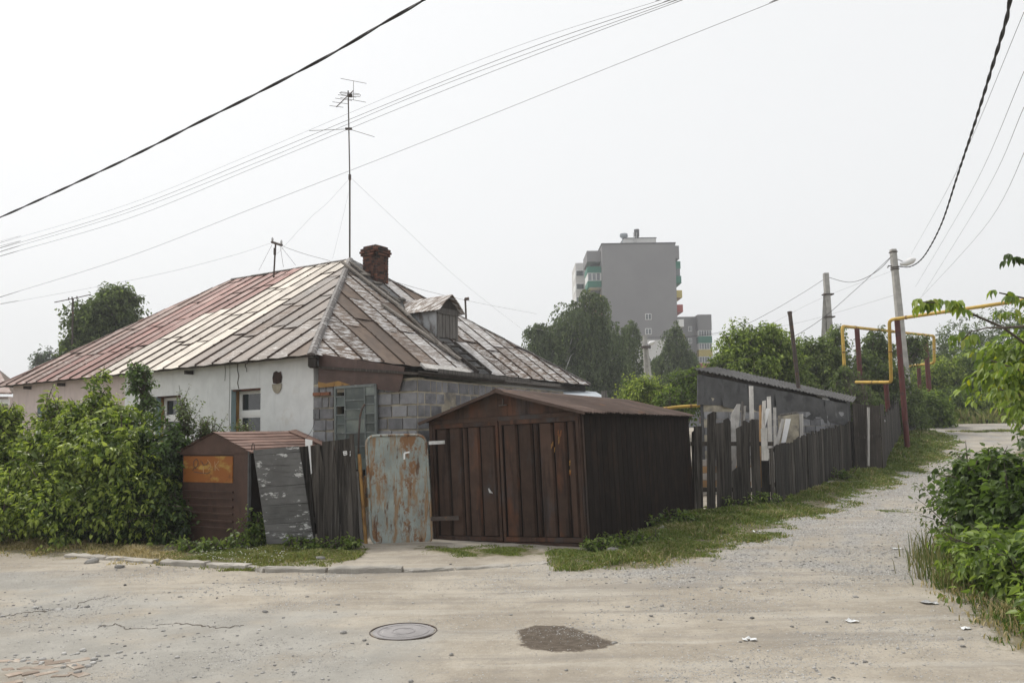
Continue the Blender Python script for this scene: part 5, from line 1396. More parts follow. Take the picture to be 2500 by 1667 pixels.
for k in range(nseg):
    f0, f1 = cuts[k], cuts[k + 1]; vs = []; n = 5
    lo0 = hfelt + (hf2 - hfelt) * f0 + random.uniform(-.05, .05); lo1 = hfelt + (hf2 - hfelt) * f1 + random.uniform(-.05, .05)
    for i in range(n + 1):
        f = f0 + (f1 - f0) * i / n + (.01 if i == n else 0); bul = .03 + .02 * math.sin(i * 1.7 + k) + (.01 if k % 2 else 0)
        for g in np.linspace(0, 1, 5):
            lo_ = lo0 + (lo1 - lo0) * i / n; z_ = lo_ + (tz(f) - lo_) * g
            vs.append(wp_(f, z_) + np.array([.3, -.9, 0]) * (bul + .025 * math.sin(g * 5 + k * 2 + i)))
    fs = [(i * 5 + j, i * 5 + 5 + j, i * 5 + 6 + j, i * 5 + 1 + j) for i in range(n) for j in range(4)]
    MB().add(vs, fs, 0, True).build('felt_sheet', K['tar'], ts)
sd_ = MB(); sd_.slab([gA, np.array([wD[0], wD[1], 0]), wD, wA], (.1, .05, 0)); sd_.slab([gB, np.array([wC[0], wC[1], .4]), wC, wB], (-.1, .0, 0)); sd_.slab([np.array([wD[0], wD[1], 0]), np.array([wC[0], wC[1], .4]), wC, wD], (0, -.1, 0)); sd_.build('wall', K['tar'], ts)
MB().slab([wp_(-.012, tz(0)), wp_(-.02, hfelt - .05), wp_(.02, hfelt - .03), wp_(.02, tz(0))], (.02, -.05, 0)).build('felt_sheet', K['tar'], ts)
ns = 9
for k in range(ns):
    n = 10; vs = []; fs = []
    for i in range(n + 1):
        f = (k + i / n * 1.06) / ns
        bmp = .022 * (1 if i % 2 else -1)
        jag = random.uniform(-.03, .05) if k < ns - 1 else .1
        a = mixp(FLr, FRr, f); b = mixp(BLr, BRr, f); dd = unit(a - b)
        for hh in (0, .015):
            vs.append(a + dd * jag + ez * (bmp + hh + .006 * (k % 2))); vs.append(b + ez * (bmp + hh + .006 * (k % 2)))
    for i in range(n):
        q = i * 4; fs += [(q, q + 4, q + 5, q + 1), (q + 2, q + 3, q + 7, q + 6), (q, q + 2, q + 6, q + 4), (q + 1, q + 5, q + 7, q + 3)]
    MB().add(vs, fs).build('roof_sheet', K['slate'], ts)
MB().bar(FLr - ez * .07 + np.array([.2, .2, 0]), FRr - ez * .07 + np.array([-.1, .2, 0]), .06, .09).build('eave_beam', K['dark_wood'], ts)
MB().slab([P(1990, 963, 24.0), P(2008, 963, 24.1), P(2026, 976, 24.2), P(2008, 977, 24.1)], (.0, .02, .015)).build('patch_sheet', K['galv'], ts)
pb = mixp(mixp(FLr, FRr, .61), mixp(BLr, BRr, .61), .35); pt_ = P(1928, 762, pb[1])
cp_ = thing('stove_pipe', 'tall rusty stove pipe rising from the tar felt shed roof', 'pipe', pb - ez * .1)
MB().tube([pb - ez * .2, pb + (pt_ - pb) * .5, pt_], .062, 12).build('pipe', K['steel'], cp_); MB().tube([pt_ - ez * .05, pt_ + ez * .02], .075, 12).build('collar', K['steel'], cp_)

# lumber and junk leaning behind the fence; sunlit look sits in plank colours
lum = [([(1785, 1012), (1800, 986), (1808, 986), (1795, 1075), (1786, 1075)], 'pale_wood', 'grey plank leaning left above the gappy fence, first of the lumber'),
       ([(1800, 988), (1807, 988), (1800, 1060), (1793, 1060)], 'pale_wood', 'second lumber plank, half hidden behind the first'),
       ([(1811, 979), (1816, 979), (1813, 1040), (1808, 1040)], 'grey_wood', 'narrow grey batten between the leaning planks'),
       ([(1815, 991), (1822, 990), (1815, 1042), (1808, 1045)], 'pale_wood', 'bright end plank standing right of the narrow batten'),
       ([(1829, 942), (1839, 942), (1839, 1026), (1829, 1026)], 'pale_wood', 'tall upright plank against the felt wall, highest on the left'),
       ([(1854, 990), (1859, 988), (1858, 1025), (1853, 1025)], 'fresh_wood', 'orange tan batten standing in the lumber pile'),
       ([(1873, 968), (1882, 967), (1882, 1050), (1873, 1050)], 'pale_wood', 'tall square plank at the centre of the lumber pile'),
       ([(1862, 979), (1870, 977), (1866, 1040), (1858, 1040)], 'pale_wood', 'grey plank just left of the central plank'),
       ([(1872, 996), (1880, 997), (1866, 1045), (1858, 1042)], 'white_paint', 'sunlit white board leaning in the lumber pile'),
       ([(1881, 1010), (1886, 1010), (1876, 1060), (1870, 1060)], 'grey_wood', 'thin grey plank leaning below the white board'),
       ([(1889, 994), (1895, 994), (1894, 1040), (1888, 1040)], 'pale_wood', 'short grey upright at the right of the lumber pile'),
       ([(1909, 1022), (1916, 1023), (1902, 1076), (1892, 1076)], 'pale_wood', 'grey leaning board left of the sunlit white leaning board'),
       ([(1919, 1022), (1931, 1022), (1915, 1078), (1907, 1078)], 'white_paint', 'sunlit white board leaning before the tan panel')]
for k, (px, m, lb) in enumerate(lum):
    Y = 19.3 + .08 * (k % 4) + max(0, px[0][0] - 1855) * .032
    pts = [P(u, v, Y) for u, v in px]
    # the hidden foot goes on down to the ground
    lo = sorted(range(len(pts)), key=lambda i: pts[i][2])[:2]
    top = np.mean([pts[i] for i in range(len(pts)) if i not in lo], 0); bot = np.mean([pts[i] for i in lo], 0); dd = unit(bot - top)
    for i in lo: pts[i] = pts[i] + dd * ((pts[i][2] - .02) / max(-dd[2], .3)) + np.array([0, -.25, 0])
    tag(MB().slab(pts, (.0, .03, 0)).build('lumber_plank', K[m]), lb, 'plank', 'lumber leaning behind the fence')
jp = thing('scrap_sheet', 'pale tan scrap sheet with frame standing behind the fence', 'sheet', (*P(1935, 1100, 21.7)[:2], .05))
MB().slab([P(1900, 1014, 21.7), P(1951, 1010, 21.7), P(1956, 1150, 21.7), P(1905, 1150, 21.7)], (0, .04, 0)).build('sheet', K['pale_tan'] if 'pale_tan' in K else K['mortar'], jp)
MB().slab([P(1950, 1012, 21.7), P(1961, 1010, 21.7), P(1963, 1150, 21.7), P(1953, 1150, 21.7)], (0, .06, 0)).build('edge', K['pale_wood'], jp)
MB().slab([P(1905, 1011, 21.7), P(1948, 1004, 21.7), P(1950, 1009, 21.7), P(1906, 1016, 21.7)], (0, .08, 0)).build('edge', K['grey_wood'], jp)
# timber stack, and a white sheet standing in for the sunlit yard
for k in range(5):
    tag(MB().bar(np.array([4.6, 20.5 + .1 * k, .25 + .18 * k]), np.array([6.9, 20.7 + .1 * k, .25 + .18 * k]), .12, .17).build('timber_beam', K['fresh_wood' if k % 2 else 'pale_wood']), 'stacked timber beam glimpsed through the fence gaps, ' + ['at the bottom', 'second from the ground', 'in the middle', 'second from the top', 'on top'][k], 'timber', 'timber stack behind the fence')
tag(MB().slab([P(1786, 1060, 19.9), P(1860, 1060, 20.0), P(1862, 1112, 20.0), P(1788, 1112, 19.9)], (0, .02, 0)).build('lit_yard_sheet', K['white_paint']), 'white sheet standing in for the lit yard behind the broken fence boards', 'sheet')
# low pale zinc roof behind garage
zr = thing('low_outbuilding', 'low outbuilding with pale blue zinc roof behind the garage', 'shed', (2.6, 23.5, 0))
z1_ = [P(1366, 966, 22), P(1480, 972, 22.6), P(1455, 958, 25), P(1366, 951, 25)]
MB().slab(z1_, (0, 0, .02)).build('roof', K['zinc_new'], zr)
for i in range(4):
    a, b = z1_[i], z1_[(i + 1) % 4]
    MB().slab([np.array([a[0], a[1], 0]), np.array([b[0], b[1], 0]), b - ez * .02, a - ez * .02], (.03, .03, 0)).build('wall', K['grey_wood'], zr)
tag(MB().bar(P(1478, 985, 22.2), P(1474, 955, 22.2), .16, .1).build('post_stub', K['grey_wood']), 'grey post stub above the garage roof edge', 'post')

# ------------------------------------------------------------------ poles, pipes, wires
def pole(nm, label, base_px, top_px, Y, r0_, r1_, group=None, m='concrete', square=True):
    b = P(*base_px, Y); tp = P(*top_px, Y); zg = float(gz(b[0], b[1])); b[2] = min(b[2], zg - .1)
    t_ = thing(nm, label, 'pole', np.array([b[0], b[1], zg]), group)
    if square:
        mb = MB(); d_ = tp - b; c4 = [(-1, -1), (1, -1), (1, 1), (-1, 1)]
        mb.hexa([b + np.array([x * r0_, y * r0_, 0]) for x, y in c4] + [tp + np.array([x * r1_, y * r1_, 0]) for x, y in c4]).build('shaft', K[m], t_)
    else:
        MB().tube([b, tp], [r0_, r1_], 12).build('shaft', K[m], t_)
    return t_, b, tp
cp, cb_, ct_ = pole('utility_pole', 'tall leaning grey concrete utility pole beside the lane', (2224, 1060), (2180, 609), 37.5, .17, .12)
for f in (.985, .90, .89):
    q = cb_ + (ct_ - cb_) * f; MB().box(q, (.3, .3, .05)).build('band', K['steel'], cp)
hk1 = cb_ + (ct_ - cb_) * .905
MB().tube([hk1, hk1 + np.array([-.3, 0, .05]), hk1 + np.array([-.35, 0, -.05])], .03, 6).build('hook', K['steel'], cp)
lf = P(2213, 642, 37.2)
lamp = thing('street_lamp', 'small white street lamp head on a bracket of the leaning pole', 'lamp', lf - ez * .1)
MB().tube([cb_ + (ct_ - cb_) * .955, mixp(cb_ + (ct_ - cb_) * .955, lf, .6) , lf], .025, 6).build('bracket', K['galv'], lamp)
MB().tube([lf - np.array([.3, 0, .06]), lf, lf + np.array([.22, -.1, .1]), lf + np.array([.38, -.15, .16])], [.07, .16, .17, .05], 10).build('lamp_head', K['white_paint'], lamp)
p2, pb2, pt2 = pole('utility_pole', 'further concrete pole with raking brace above the shed trees', (2032, 850), (2016, 667), 48, .19, .14)
MB().hexa([P(2002 + dx, 880, 48 + dy) for dx, dy in ((0, 0), (12, 0), (12, .3), (0, .3))] + [P(2010 + dx, 715, 48 + dy) for dx, dy in ((0, 0), (9, 0), (9, .3), (0, .3))]).build('brace', K['concrete'], p2)
for v in (719, 774): MB().box(P(2021 if v < 750 else 2024, v, 48), (.6, .45, .08)).build('band', K['steel'], p2)
# carry pole shafts down to the ground
for u, v, Y, rr, pr_ in ((2032, 850, 48, .19, p2), (2006, 880, 48, .16, p2)):
    q = P(u, v, Y); MB().box((q[0], q[1], q[2] / 2 + .4), (2 * rr, 2 * rr, q[2] - .8 + .9)).build('shaft', K['concrete'], pr_)
p3, pb3, pt3 = pole('utility_pole', 'twin leg concrete pole before the far tower block', (1581, 960), (1574, 818), 52, .15, .12)
MB().hexa([P(1592 + dx, 970, 51.5 + dy) for dx, dy in ((0, 0), (6, 0), (6, .25), (0, .25))] + [P(1576 + dx, 845, 51.8 + dy) for dx, dy in ((0, 0), (6, 0), (6, .25), (0, .25))]).build('brace', K['concrete'], p3)
MB().box(P(1577, 847, 51.7), (.55, .5, .12)).build('band', K['steel'], p3)
for u, v, Y in ((1581, 958, 52), (1596, 969, 51.5)):
    q = P(u, v, Y); MB().box((q[0], q[1], q[2] / 2), (.26, .26, q[2])).build('shaft', K['concrete'], p3)
lq = P(1588, 838, 51.5)
lamp2 = thing('street_lamp', 'tiny white street lamp on the twin leg pole', 'lamp', lq - ez * .1)
MB().tube([P(1578, 843, 51.8), lq], .03, 6).build('bracket', K['galv'], lamp2); MB().tube([lq - np.array([.15, 0, .06]), lq, lq + np.array([.3, 0, .12])], [.06, .15, .08], 8).build('lamp_head', K['white_paint'], lamp2)

def post(label, base_px, top_px, Y, r, grp='red gas pipe posts'):
    b = P(*base_px, Y); tp = P(*top_px, Y); zg = float(gz(b[0], b[1])); b[2] = zg - .05
    return tag(MB().tube([b, tp], r, 12).build('pipe_post', K['red_post']), label, 'post', grp)
YA = 29.4
post('tall dark red post right beside the leaning concrete pole', (2216, 1100), (2190, 780), YA, .10)
post('short dark red post holding the low yellow pipe bend, by the fence', (2176, 1090), (2163, 938), 30.2, .09)
YB = 35.5
post('dark red post under the left end of the far yellow pipe', (2104, 930), (2092, 802), YB, .11)
post('dark red post under the right end of the far yellow pipe', (2272, 985), (2259, 822), 42, .125)
post('short dark red post under the low return of the far pipe', (2245, 960), (2243, 897), 43.5, .10)
def gas(label, pts, r):
    tp = []
    for i, p in enumerate(pts):   # rounded bends
        if 0 < i < len(pts) - 1:
            a = unit(pts[i - 1] - p); b = unit(pts[i + 1] - p); k = r * 2.6
            for s in np.linspace(0, 1, 6): tp.append((p + a * k) * (1 - s) ** 2 + p * 2 * s * (1 - s) + (p + b * k) * s ** 2)
        else: tp.append(p)
    root = thing('gas_pipe', label, 'pipe', pts[0], 'yellow gas pipes')
    MB().tube(tp, r, 14).build('pipe', K['yellow'], root)
    for p, q in zip(pts, pts[1:]):
        L_ = np.linalg.norm(q - p); d_ = (q - p) / L_
        for f in ([.5] if L_ < 4 else [.12, .5, .86]):
            c0 = p + (q - p) * f; MB().tube([c0 - d_ * .03, c0 + d_ * .03], r * 1.16, 14).build('weld_collar', K['ochre_pipe'], root)
    return root
gas('near yellow gas pipe crossing high over the lane with square drop', [P(2640, 712, 25), P(2500, 733, 26), P(2171, 781, YA), P(2176, 933, 30.2), P(2090, 933, 32.4)], .064)
gas('far yellow gas pipe forming a tall loop beyond the trees', [P(2063, 925, YB), P(2056, 796, YB), P(2280, 820, 42.5), P(2281, 886, 42.5), P(2205, 896, 45)], .072)
gas('short yellow gas pipe between the garage and the tar felt shed', [P(1600, 1000, 22.5), P(1655, 993, 22.3), P(1722, 989, 22.0)], .045)

def wire(label, pts, r, m='wire', n=6, nm='overhead_wire', sub=8):
    W = [P(u, v, Y) for u, v, Y in pts]; o = []
    if pts[0][0] < 0: W.insert(0, W[0] + unit(W[0] - W[2]) * 30)          # runs on to poles beyond the picture
    if pts[-1][1] < 0: W.append(W[-1] + unit(W[-1] - W[-3]) * 14)
    for i in range(len(W) - 1):
        p0 = W[max(i - 1, 0)]; p1 = W[i]; p2_ = W[i + 1]; p3_ = W[min(i + 2, len(W) - 1)]
        for s in np.linspace(0, 1, sub, endpoint=False):
            o.append(.5 * (2 * p1 + (p2_ - p0) * s + (2 * p0 - 5 * p1 + 4 * p2_ - p3_) * s * s + (3 * p1 - p0 - 3 * p2_ + p3_) * s ** 3))
    o.append(W[-1])
    return tag(MB().tube(o, r, n).build(nm, K[m]), label, 'wire'), o
def twisted(label, pts, r, pitch):
    _, path = wire('x', pts, .001)
    bpy.data.objects.remove(_)
    # resample evenly
    pa = np.array(path); sg = np.r_[0, np.cumsum(np.linalg.norm(np.diff(pa, axis=0), axis=1))]
    n = int(sg[-1] / (pitch / 8)); t_ = np.linspace(0, sg[-1], n)
    pa = np.stack([np.interp(t_, sg, pa[:, i]) for i in range(3)], -1)
    root = thing('twisted_cable', label, 'cable', pa[len(pa) // 2])
    for k in range(2):
        ph = 2 * math.pi * t_ / pitch + k * math.pi
        tg = np.gradient(pa, axis=0); tg /= np.linalg.norm(tg, axis=1)[:, None]
        s = np.cross(tg, [0, 0, 1.0]); s /= np.linalg.norm(s, axis=1)[:, None]; u_ = np.cross(s, tg)
        q = pa + (s * np.cos(ph)[:, None] + u_ * np.sin(ph)[:, None]) * r * .8
        MB().tube(list(q), r, 6).build('strand', K['cable'], root)
twisted('thick black twisted cable sweeping across the upper left sky', [(-160, 592, 19), (0, 531, 17.5), (287, 399, 15), (478, 303, 13.5), (638, 223, 12.5), (808, 133, 11.5), (935, 58, 10.7), (1036, 0, 10), (1250, -130, 9)], .0135, 2.0)
twisted('thick black twisted cable dropping to the leaning pole at the right', [(2192, 650, 37.4), (2222, 651, 35.5), (2254, 628, 32), (2296, 553, 26.5), (2339, 425, 20.5), (2381, 298, 16), (2424, 159, 12.6), (2456, 53, 10.6), (2466, 0, 9.8), (2490, -120, 8.4)], .017, 1.6)
wire('highest of the bundle of thin wires crossing the sky', [(-60, 606, 26), (0, 593, 25.5), (310, 500, 23), (620, 375, 20), (1000, 215, 17), (1300, 100, 15), (1616, 0, 13), (1760, -50, 12)], 0.0028)
wire('second of the bundle of thin wires crossing the sky', [(-60, 618, 26), (0, 606, 25.5), (310, 512, 23), (640, 380, 20), (1000, 232, 17), (1320, 108, 15), (1640, 0, 13), (1780, -50, 12)], 0.0050)
wire('third of the bundle of thin wires crossing the sky', [(-60, 634, 26), (0, 614, 25.5), (310, 520, 23), (640, 392, 20), (1000, 240, 17), (1330, 116, 15), (1655, 0, 13), (1790, -50, 12)], 0.0044)
wire('lowest of the bundle of thin wires crossing the sky', [(-60, 644, 26), (0, 625, 25.5), (310, 535, 23), (640, 402, 20), (1000, 255, 17), (1340, 122, 15), (1668, 0, 13), (1800, -50, 12)], 0.0044)
wire('single thin wire crossing the sky below the bundle', [(-60, 745, 26), (0, 725, 25.5), (310, 628, 23), (640, 500, 20), (1000, 360, 18), (1450, 180, 16), (1902, 0, 13), (2040, -60, 12)], 0.0044)
wire('thin wire from the left edge to the service mast', [(-60, 752, 26), (0, 743, 25.5), (340, 680, 22.5), (560, 626, 21.5), (660, 594, float(ca[1]))], 0.0028)
wire('cable from the service mast dipping to the roof ridge', [(688, 598, float(cb[1])), (700, 605, 21.3), (750, 622, 21.6), (806, 637, float(A_[1]))], 0.0055)
wire('wire running from the chimney past the dormer to the birch', [(950, 684, 20.8), (1060, 715, 26), (1180, 742, 36), (1310, 766, 50)], 0.0055)
wire('guy wire from antenna mast down to the right', [(858, 436, float(ab[1])), (990, 560, 25), (1130, 690, 32), (1280, 808, 45)], 0.0033)
wire('guy wire from antenna mast down to the service mast', [(850, 440, float(ab[1])), (800, 495, 22), (760, 530, 21.6), (700, 595, 21), (676, 620, float(mb[1]) if not isinstance(mb, MB) else 20.5)], 0.0028)
wire('thin guy wire from antenna mast straight down behind the ridge', [(851, 470, float(ab[1])), (830, 560, 23), (812, 632, 23.5)], 0.0022)
for k, (a, b) in enumerate((((664, 598), (632, 660)), ((684, 600), (692, 652)), ((686, 602), (722, 648)))):
    wire(['left stay wire of the service mast', 'middle stay wire of the service mast', 'right stay wire of the service mast'][k], [(*a, 20.6), (*b, float(onfront(*b)[1]) if k == 0 else 21.2)], .005)
YP = 37.4
wire('sagging cable from leaning pole to the braced pole', [(2180, 622, YP), (2150, 655, 40), (2110, 680, 43), (2070, 689, 46), (2023, 677, 48)], 0.0154, 'cable')
wire('cable falling from the braced pole towards the tower', [(2016, 679, 48), (1960, 715, 49), (1880, 762, 50), (1800, 800, 51), (1700, 820, 51.5), (1582, 824, 51.8)], 0.0121, 'cable')
wire('cable from leaning pole slanting down past the stove pipe', [(2178, 624, YP), (2080, 715, 36), (1990, 790, 34), (1880, 850, 32), (1750, 895, 30)], 0.0110, 'cable')
wire('low wire from the far pole behind the tar felt shed', [(1750, 895, 30), (1650, 925, 32), (1540, 950, 36), (1400, 957, 40)], 0.0088, 'cable')
for k, (a, b, c_) in enumerate((((2225, 620), (2330, 430), (2500, 30)), ((2235, 700), (2370, 470), (2500, 175)), ((2252, 720), (2400, 480), (2500, 262)), ((2240, 735), (2400, 560), (2520, 330)))):
    wire('thin wire at the right sky edge, ' + ['left of the thick cable', 'just right of the thick cable', 'third from the thick cable', 'lowest and farthest right'][k], [(*a, 36), (*b, 22), (*c_, 11)], 0.0044)
wire('faint wire between the far tower pole and the concrete pole', [(1580, 832, 51.8), (1760, 815, 50), (1940, 790, 46), (2185, 720, YP)], 0.0055)
wire('faint wire above it, from pole to pole', [(1640, 870, 55), (1800, 830, 50), (1990, 735, 45), (2182, 660, YP)], 0.0044)
wire('black cable hanging down the white wall corner', [(770, 1010, 15.6), (768, 1030, 15.5), (760, 1052, 15.2), (748, 1068, 14.8)], 0.0044, 'cable')

# left neighbour: antenna and house corner
na = P(176, 880, 40)
n_a = thing('roof_antenna', 'small antenna pole with long crossbar left of the round tree', 'antenna', na)
MB().tube([P(176, 880, 40), P(178, 728, 40)], .045, 8).build('mast', K['steel'], n_a); MB().tube([P(133, 738, 39.5), P(178, 729, 40), P(222, 719, 40.5)], .025, 6).build('crossbar', K['steel'], n_a)
for u in (168, 176, 188): MB().tube([P(u, 733 - (u - 168) * .15, 40), P(u, 726 - (u - 168) * .15, 40)], .03, 5).build('element', K['steel'], n_a)
nh = thing('neighbour_house', 'corner of a neighbouring house with brown roof at the left edge', 'house', (*P(-60, 1000, 30)[:2], 0))
MB().slab([P(-160, 960, 29), P(28, 962, 29), P(-5, 903, 34), P(-160, 885, 34)], (0, 0, .06)).build('roof', K['roof_mix'], nh)
MB().slab([P(28, 962, 29), P(60, 955, 38), P(-5, 903, 34)], (0, 0, .06)).build('roof', K['roof_brown'], nh)
q0, q1 = P(-160, 968, 29.6), P(20, 968, 29.6)
MB().slab([np.array([q0[0], q0[1], 0]), np.array([q1[0], q1[1], 0]), q1, q0], (0, .3, 0)).build('wall', K['pink_wall'], nh)
MB().slab([P(-60, 974, 29.4), P(22, 974, 29.4), P(22, 988, 29.4), P(-60, 988, 29.4)], (0, .04, 0)).build('lintel_board', K['white_paint'], nh)

# ------------------------------------------------------------------ far tower block
YT = 150.0
tw = thing('tower_block', 'tall grey tower block with coloured balconies far behind the birches', 'building', (*P(1560, 900, YT + 8)[:2], 0))
def X_(u, v=750, Y=YT): return float(P(u, v, Y)[0])
def Z_(v, u=1560, Y=YT): return float(P(u, v, Y)[2])
zt_m = Z_(596)
xl_, xr_ = X_(1472, 720), X_(1652, 720)
zw = Z_(830)
def tb(nm, m, x0, x1, y0, y1, z0, z1, par=None, label=None):
    o = MB().box(((x0 + x1) / 2, (y0 + y1) / 2, (z0 + z1) / 2), (x1 - x0, y1 - y0, z1 - z0)).build(nm, K[m], par or tw)
    if label: o['label'] = label
    return o
tb('wall', 'tower_grey', xl_, xr_, YT, YT + 26, zw, zt_m, label='blank grey upper gable wall')
tb('wall', 'tower_white', xl_ + .02, xr_ - .02, YT + .03, YT + 26, 0, zw, label='white lower gable wall')
tb('parapet', 'tar', xl_ - .1, xr_ + .1, YT - .1, YT + 26.1, zt_m, zt_m + .25)
st = 2.87
def tri_window(x0, x1, z0, z1, y, par, nm='window'):
    o = MB().box(((x0 + x1) / 2, y - .04, (z0 + z1) / 2), (x1 - x0, .1, z1 - z0)).build(nm, K['upvc'], par)
    for a, b in ((x0 + .1, (x0 + x1) / 2 - .05), ((x0 + x1) / 2 + .05, x1 - .1)):
        MB().box(((a + b) / 2, y - .1, (z0 + z1) / 2), (b - a, .03, z1 - z0 - .2)).build('pane', K['pane'], o)
for v in (766, 802, 838, 874): tri_window(X_(1575, v), X_(1590, v), Z_(v + 15), Z_(v), YT, tw)
# windows on the left return wall
cols = ['green_panel', 'green_panel', 'yellow_panel', 'red_panel', 'yellow_panel', 'green_panel']
xb0, xb1 = X_(1431, 700, YT + 5), xl_
ztb = Z_(605)
tb('balcony_top', 'tower_grey', xb0, xb1 + .01, YT + 2, YT + 10, ztb - 2.2, ztb, label='grey top storey box over the left balconies')
for k in range(7):
    zt2 = ztb - 3.2 - k * st
    m = cols[k % 6] if k < 6 else 'red_panel'
    if zt2 < 3: break
    bo = tb('balcony', m, xb0 + .05 * k, xb1, YT + 2, YT + 8, zt2 - 1.25, zt2)
    if k: tb('slab', 'tower_white', xb0 + .4, xb1, YT + 2.4, YT + 8, zt2 - 1.4, zt2 - 1.25, bo)
    if k in (1, 3, 4):
        gl = tb('glazing', 'upvc', xb0 + .08, xb1, YT + 2.1, YT + 8, zt2, zt2 + st - 1.25, bo)
        nP = 3
        for j in range(nP):
            a = xb0 + .2 + (xb1 - xb0 - .3) * j / nP; b = xb0 + .1 + (xb1 - xb0 - .3) * (j + .9) / nP
            MB().box(((a + b) / 2, YT + 2.06, zt2 + (st - 1.25) / 2), (b - a, .05, st - 1.5)).build('pane', K['pane'], bo)
    else:
        tb('recess', 'tar', xb0 + 1.0, xb1, YT + 5, YT + 8, zt2, zt2 + st - 1.25, bo)
xw0 = X_(1406, 700, YT + 14)
ztw = Z_(642, 1420, YT + 14)
tb('rear_wing', 'tower_white', xw0, xb0 + 1.5, YT + 14, YT + 24, 0, ztw, label='white rear wing left of the balconies')
for k in range(5):
    z_ = ztw - 2.9 - k * st
    g = tb('glazing', 'upvc', xw0 - .05, xb0 + .3, YT + 13.9, YT + 20, z_ - .1, z_ + 1.35)
    for j in range(4):
        a = xw0 + (xb0 - xw0) * j / 4 + .12; MB().box((a + .3, YT + 13.86, z_ + .62), (.55, .04, 1.1)).build('pane', K['pane'], g)
xe0, xe1 = xr_, X_(1664, 700)
tb('balcony_top', 'tower_grey', xe0, xe1 - .2, YT + .4, YT + 6, Z_(632), Z_(600), label='grey top storey box over the right balconies')
for k, (v0, v1, m) in enumerate(((638, 656, 'green_panel'), (674, 692, 'green_panel'), (709, 727, 'yellow_panel'), (744, 762, 'red_panel'), (780, 798, 'white_paint'), (816, 834, 'yellow_panel'))):
    bo = tb('balcony', m, xe0, xe1 + .08 * k, YT + .4, YT + 6, Z_(v1), Z_(v0))
    if k == 0: tb('glazing', 'pane', xe0, xe1 - .1, YT + .5, YT + 6, Z_(674), Z_(656), bo)
# lower wing on the right
YW = YT + 16
xq0, xq1, xq2 = xe1 - .5, X_(1700, 800, YW), X_(1733, 800, YW)
zq = Z_(773, 1690, YW)
tb('low_wing', 'tower_grey', xr_ + .1, xq1 + .5, YW, YW + 12, 0, zq, label='lower grey wing at the right')
tb('low_wing', 'tower_grey', xq1, xq2, YW - 1.6, YW + 11, zq - 3.2, zq + .2, label='grey cap storey over the lower balconies')
for k in range(7):
    zt2 = zq - 4.5 - k * st
    if zt2 < 2: break
    m = ['green_panel', 'yellow_panel', 'red_panel', 'white_paint', 'green_panel', 'yellow_panel', 'red_panel'][k]
    bo = tb('balcony', m, xq1, xq2 + .03 * k, YW - 1.6, YW + 3, zt2 - 1.45, zt2)
    g = tb('glazing', 'upvc', xq1 + .05, xq2 - .05, YW - 1.5, YW + 3, zt2 - 1.45 - (st - 1.45), zt2 - 1.45, bo)
    for j in range(5):
        a = xq1 + .15 + (xq2 - xq1 - .2) * j / 5; MB().box((a + .24, YW - 1.55, zt2 - 1.45 - (st - 1.45) / 2), (.42, .06, 1.15)).build('pane', K['pane'], bo)
g0_ = tb('glazing', 'upvc', xq1 + .05, xq2 - .05, YW - 1.5, YW + 3, zq - 4.5, zq - 3.2)
for j in range(5):
    a = xq1 + .15 + (xq2 - xq1 - .2) * j / 5; MB().box((a + .24, YW - 1.55, zq - 3.85), (.42, .06, 1.05)).build('pane', K['pane'], g0_)
for v in (797, 826, 855): tri_window(X_(1680, v, YW), X_(1689, v, YW), Z_(v + 12, 1685, YW), Z_(v, 1685, YW), YW, tw)
for v in (781, 818): tb('wall_panel', 'tower_white', X_(1657, v, YW), X_(1668, v, YW), YW - .3, YW, Z_(v + 17, 1662, YW), Z_(v, 1662, YW))
# roof top
ph = tb('penthouse', 'tower_white', X_(1534, 590), X_(1616, 590), YT + 6, YT + 16, zt_m + .2, Z_(582, 1570, YT + 6))
zp = Z_(582, 1570, YT + 6)
tb('roof_edge', 'tar', X_(1534, 590) - .1, X_(1616, 590) + .1, YT + 5.9, YT + 16, zp, zp + .15, ph)
for u, hh, m in ((1536, 1.9, 'zinc_new'), (1569, 2.8, 'tar')):
    x = X_(u, 580); z_ = zp - (.2 if u < 1550 else -.0)
    vm = MB().tube([(x, YT + 7, z_ - .5), (x, YT + 7, z_ + .6)], .4, 8).tube([(x, YT + 7, z_ + .6), (x, YT + 7, z_ + .8), (x, YT + 7, z_ + hh * .75), ], [.5, .85 if u < 1550 else .55, .8 if u < 1550 else .55], 8); vm.build('roof_vent', K[m], tw)
for u in (1517, 1578): tb('hatch', 'zinc_new', X_(u - 5, 590), X_(u + 5, 590), YT + 3, YT + 4, zt_m + .1, zt_m + .8)
tl_ = MB(); x = X_(1562, 585)
for dx in (-.3, .3): tl_.bar((x + dx, YT + 5.8, zt_m), (x + dx, YT + 5.8, zp + 1.2), .09)
for k in range(6): tl_.bar((x - .3, YT + 5.8, zt_m + .4 + k * .5), (x + .3, YT + 5.8, zt_m + .4 + k * .5), .07)
tl_.build('roof_ladder', K['galv'], tw)
x = X_(1580, 575); MB().tube([(x, YT + 8, zp), (x, YT + 8, Z_(558))], .06, 5).tube([(x - .2, YT + 8, Z_(560)), (x + .4, YT + 8, Z_(555))], .05, 5).build('roof_antenna', K['steel'], tw)

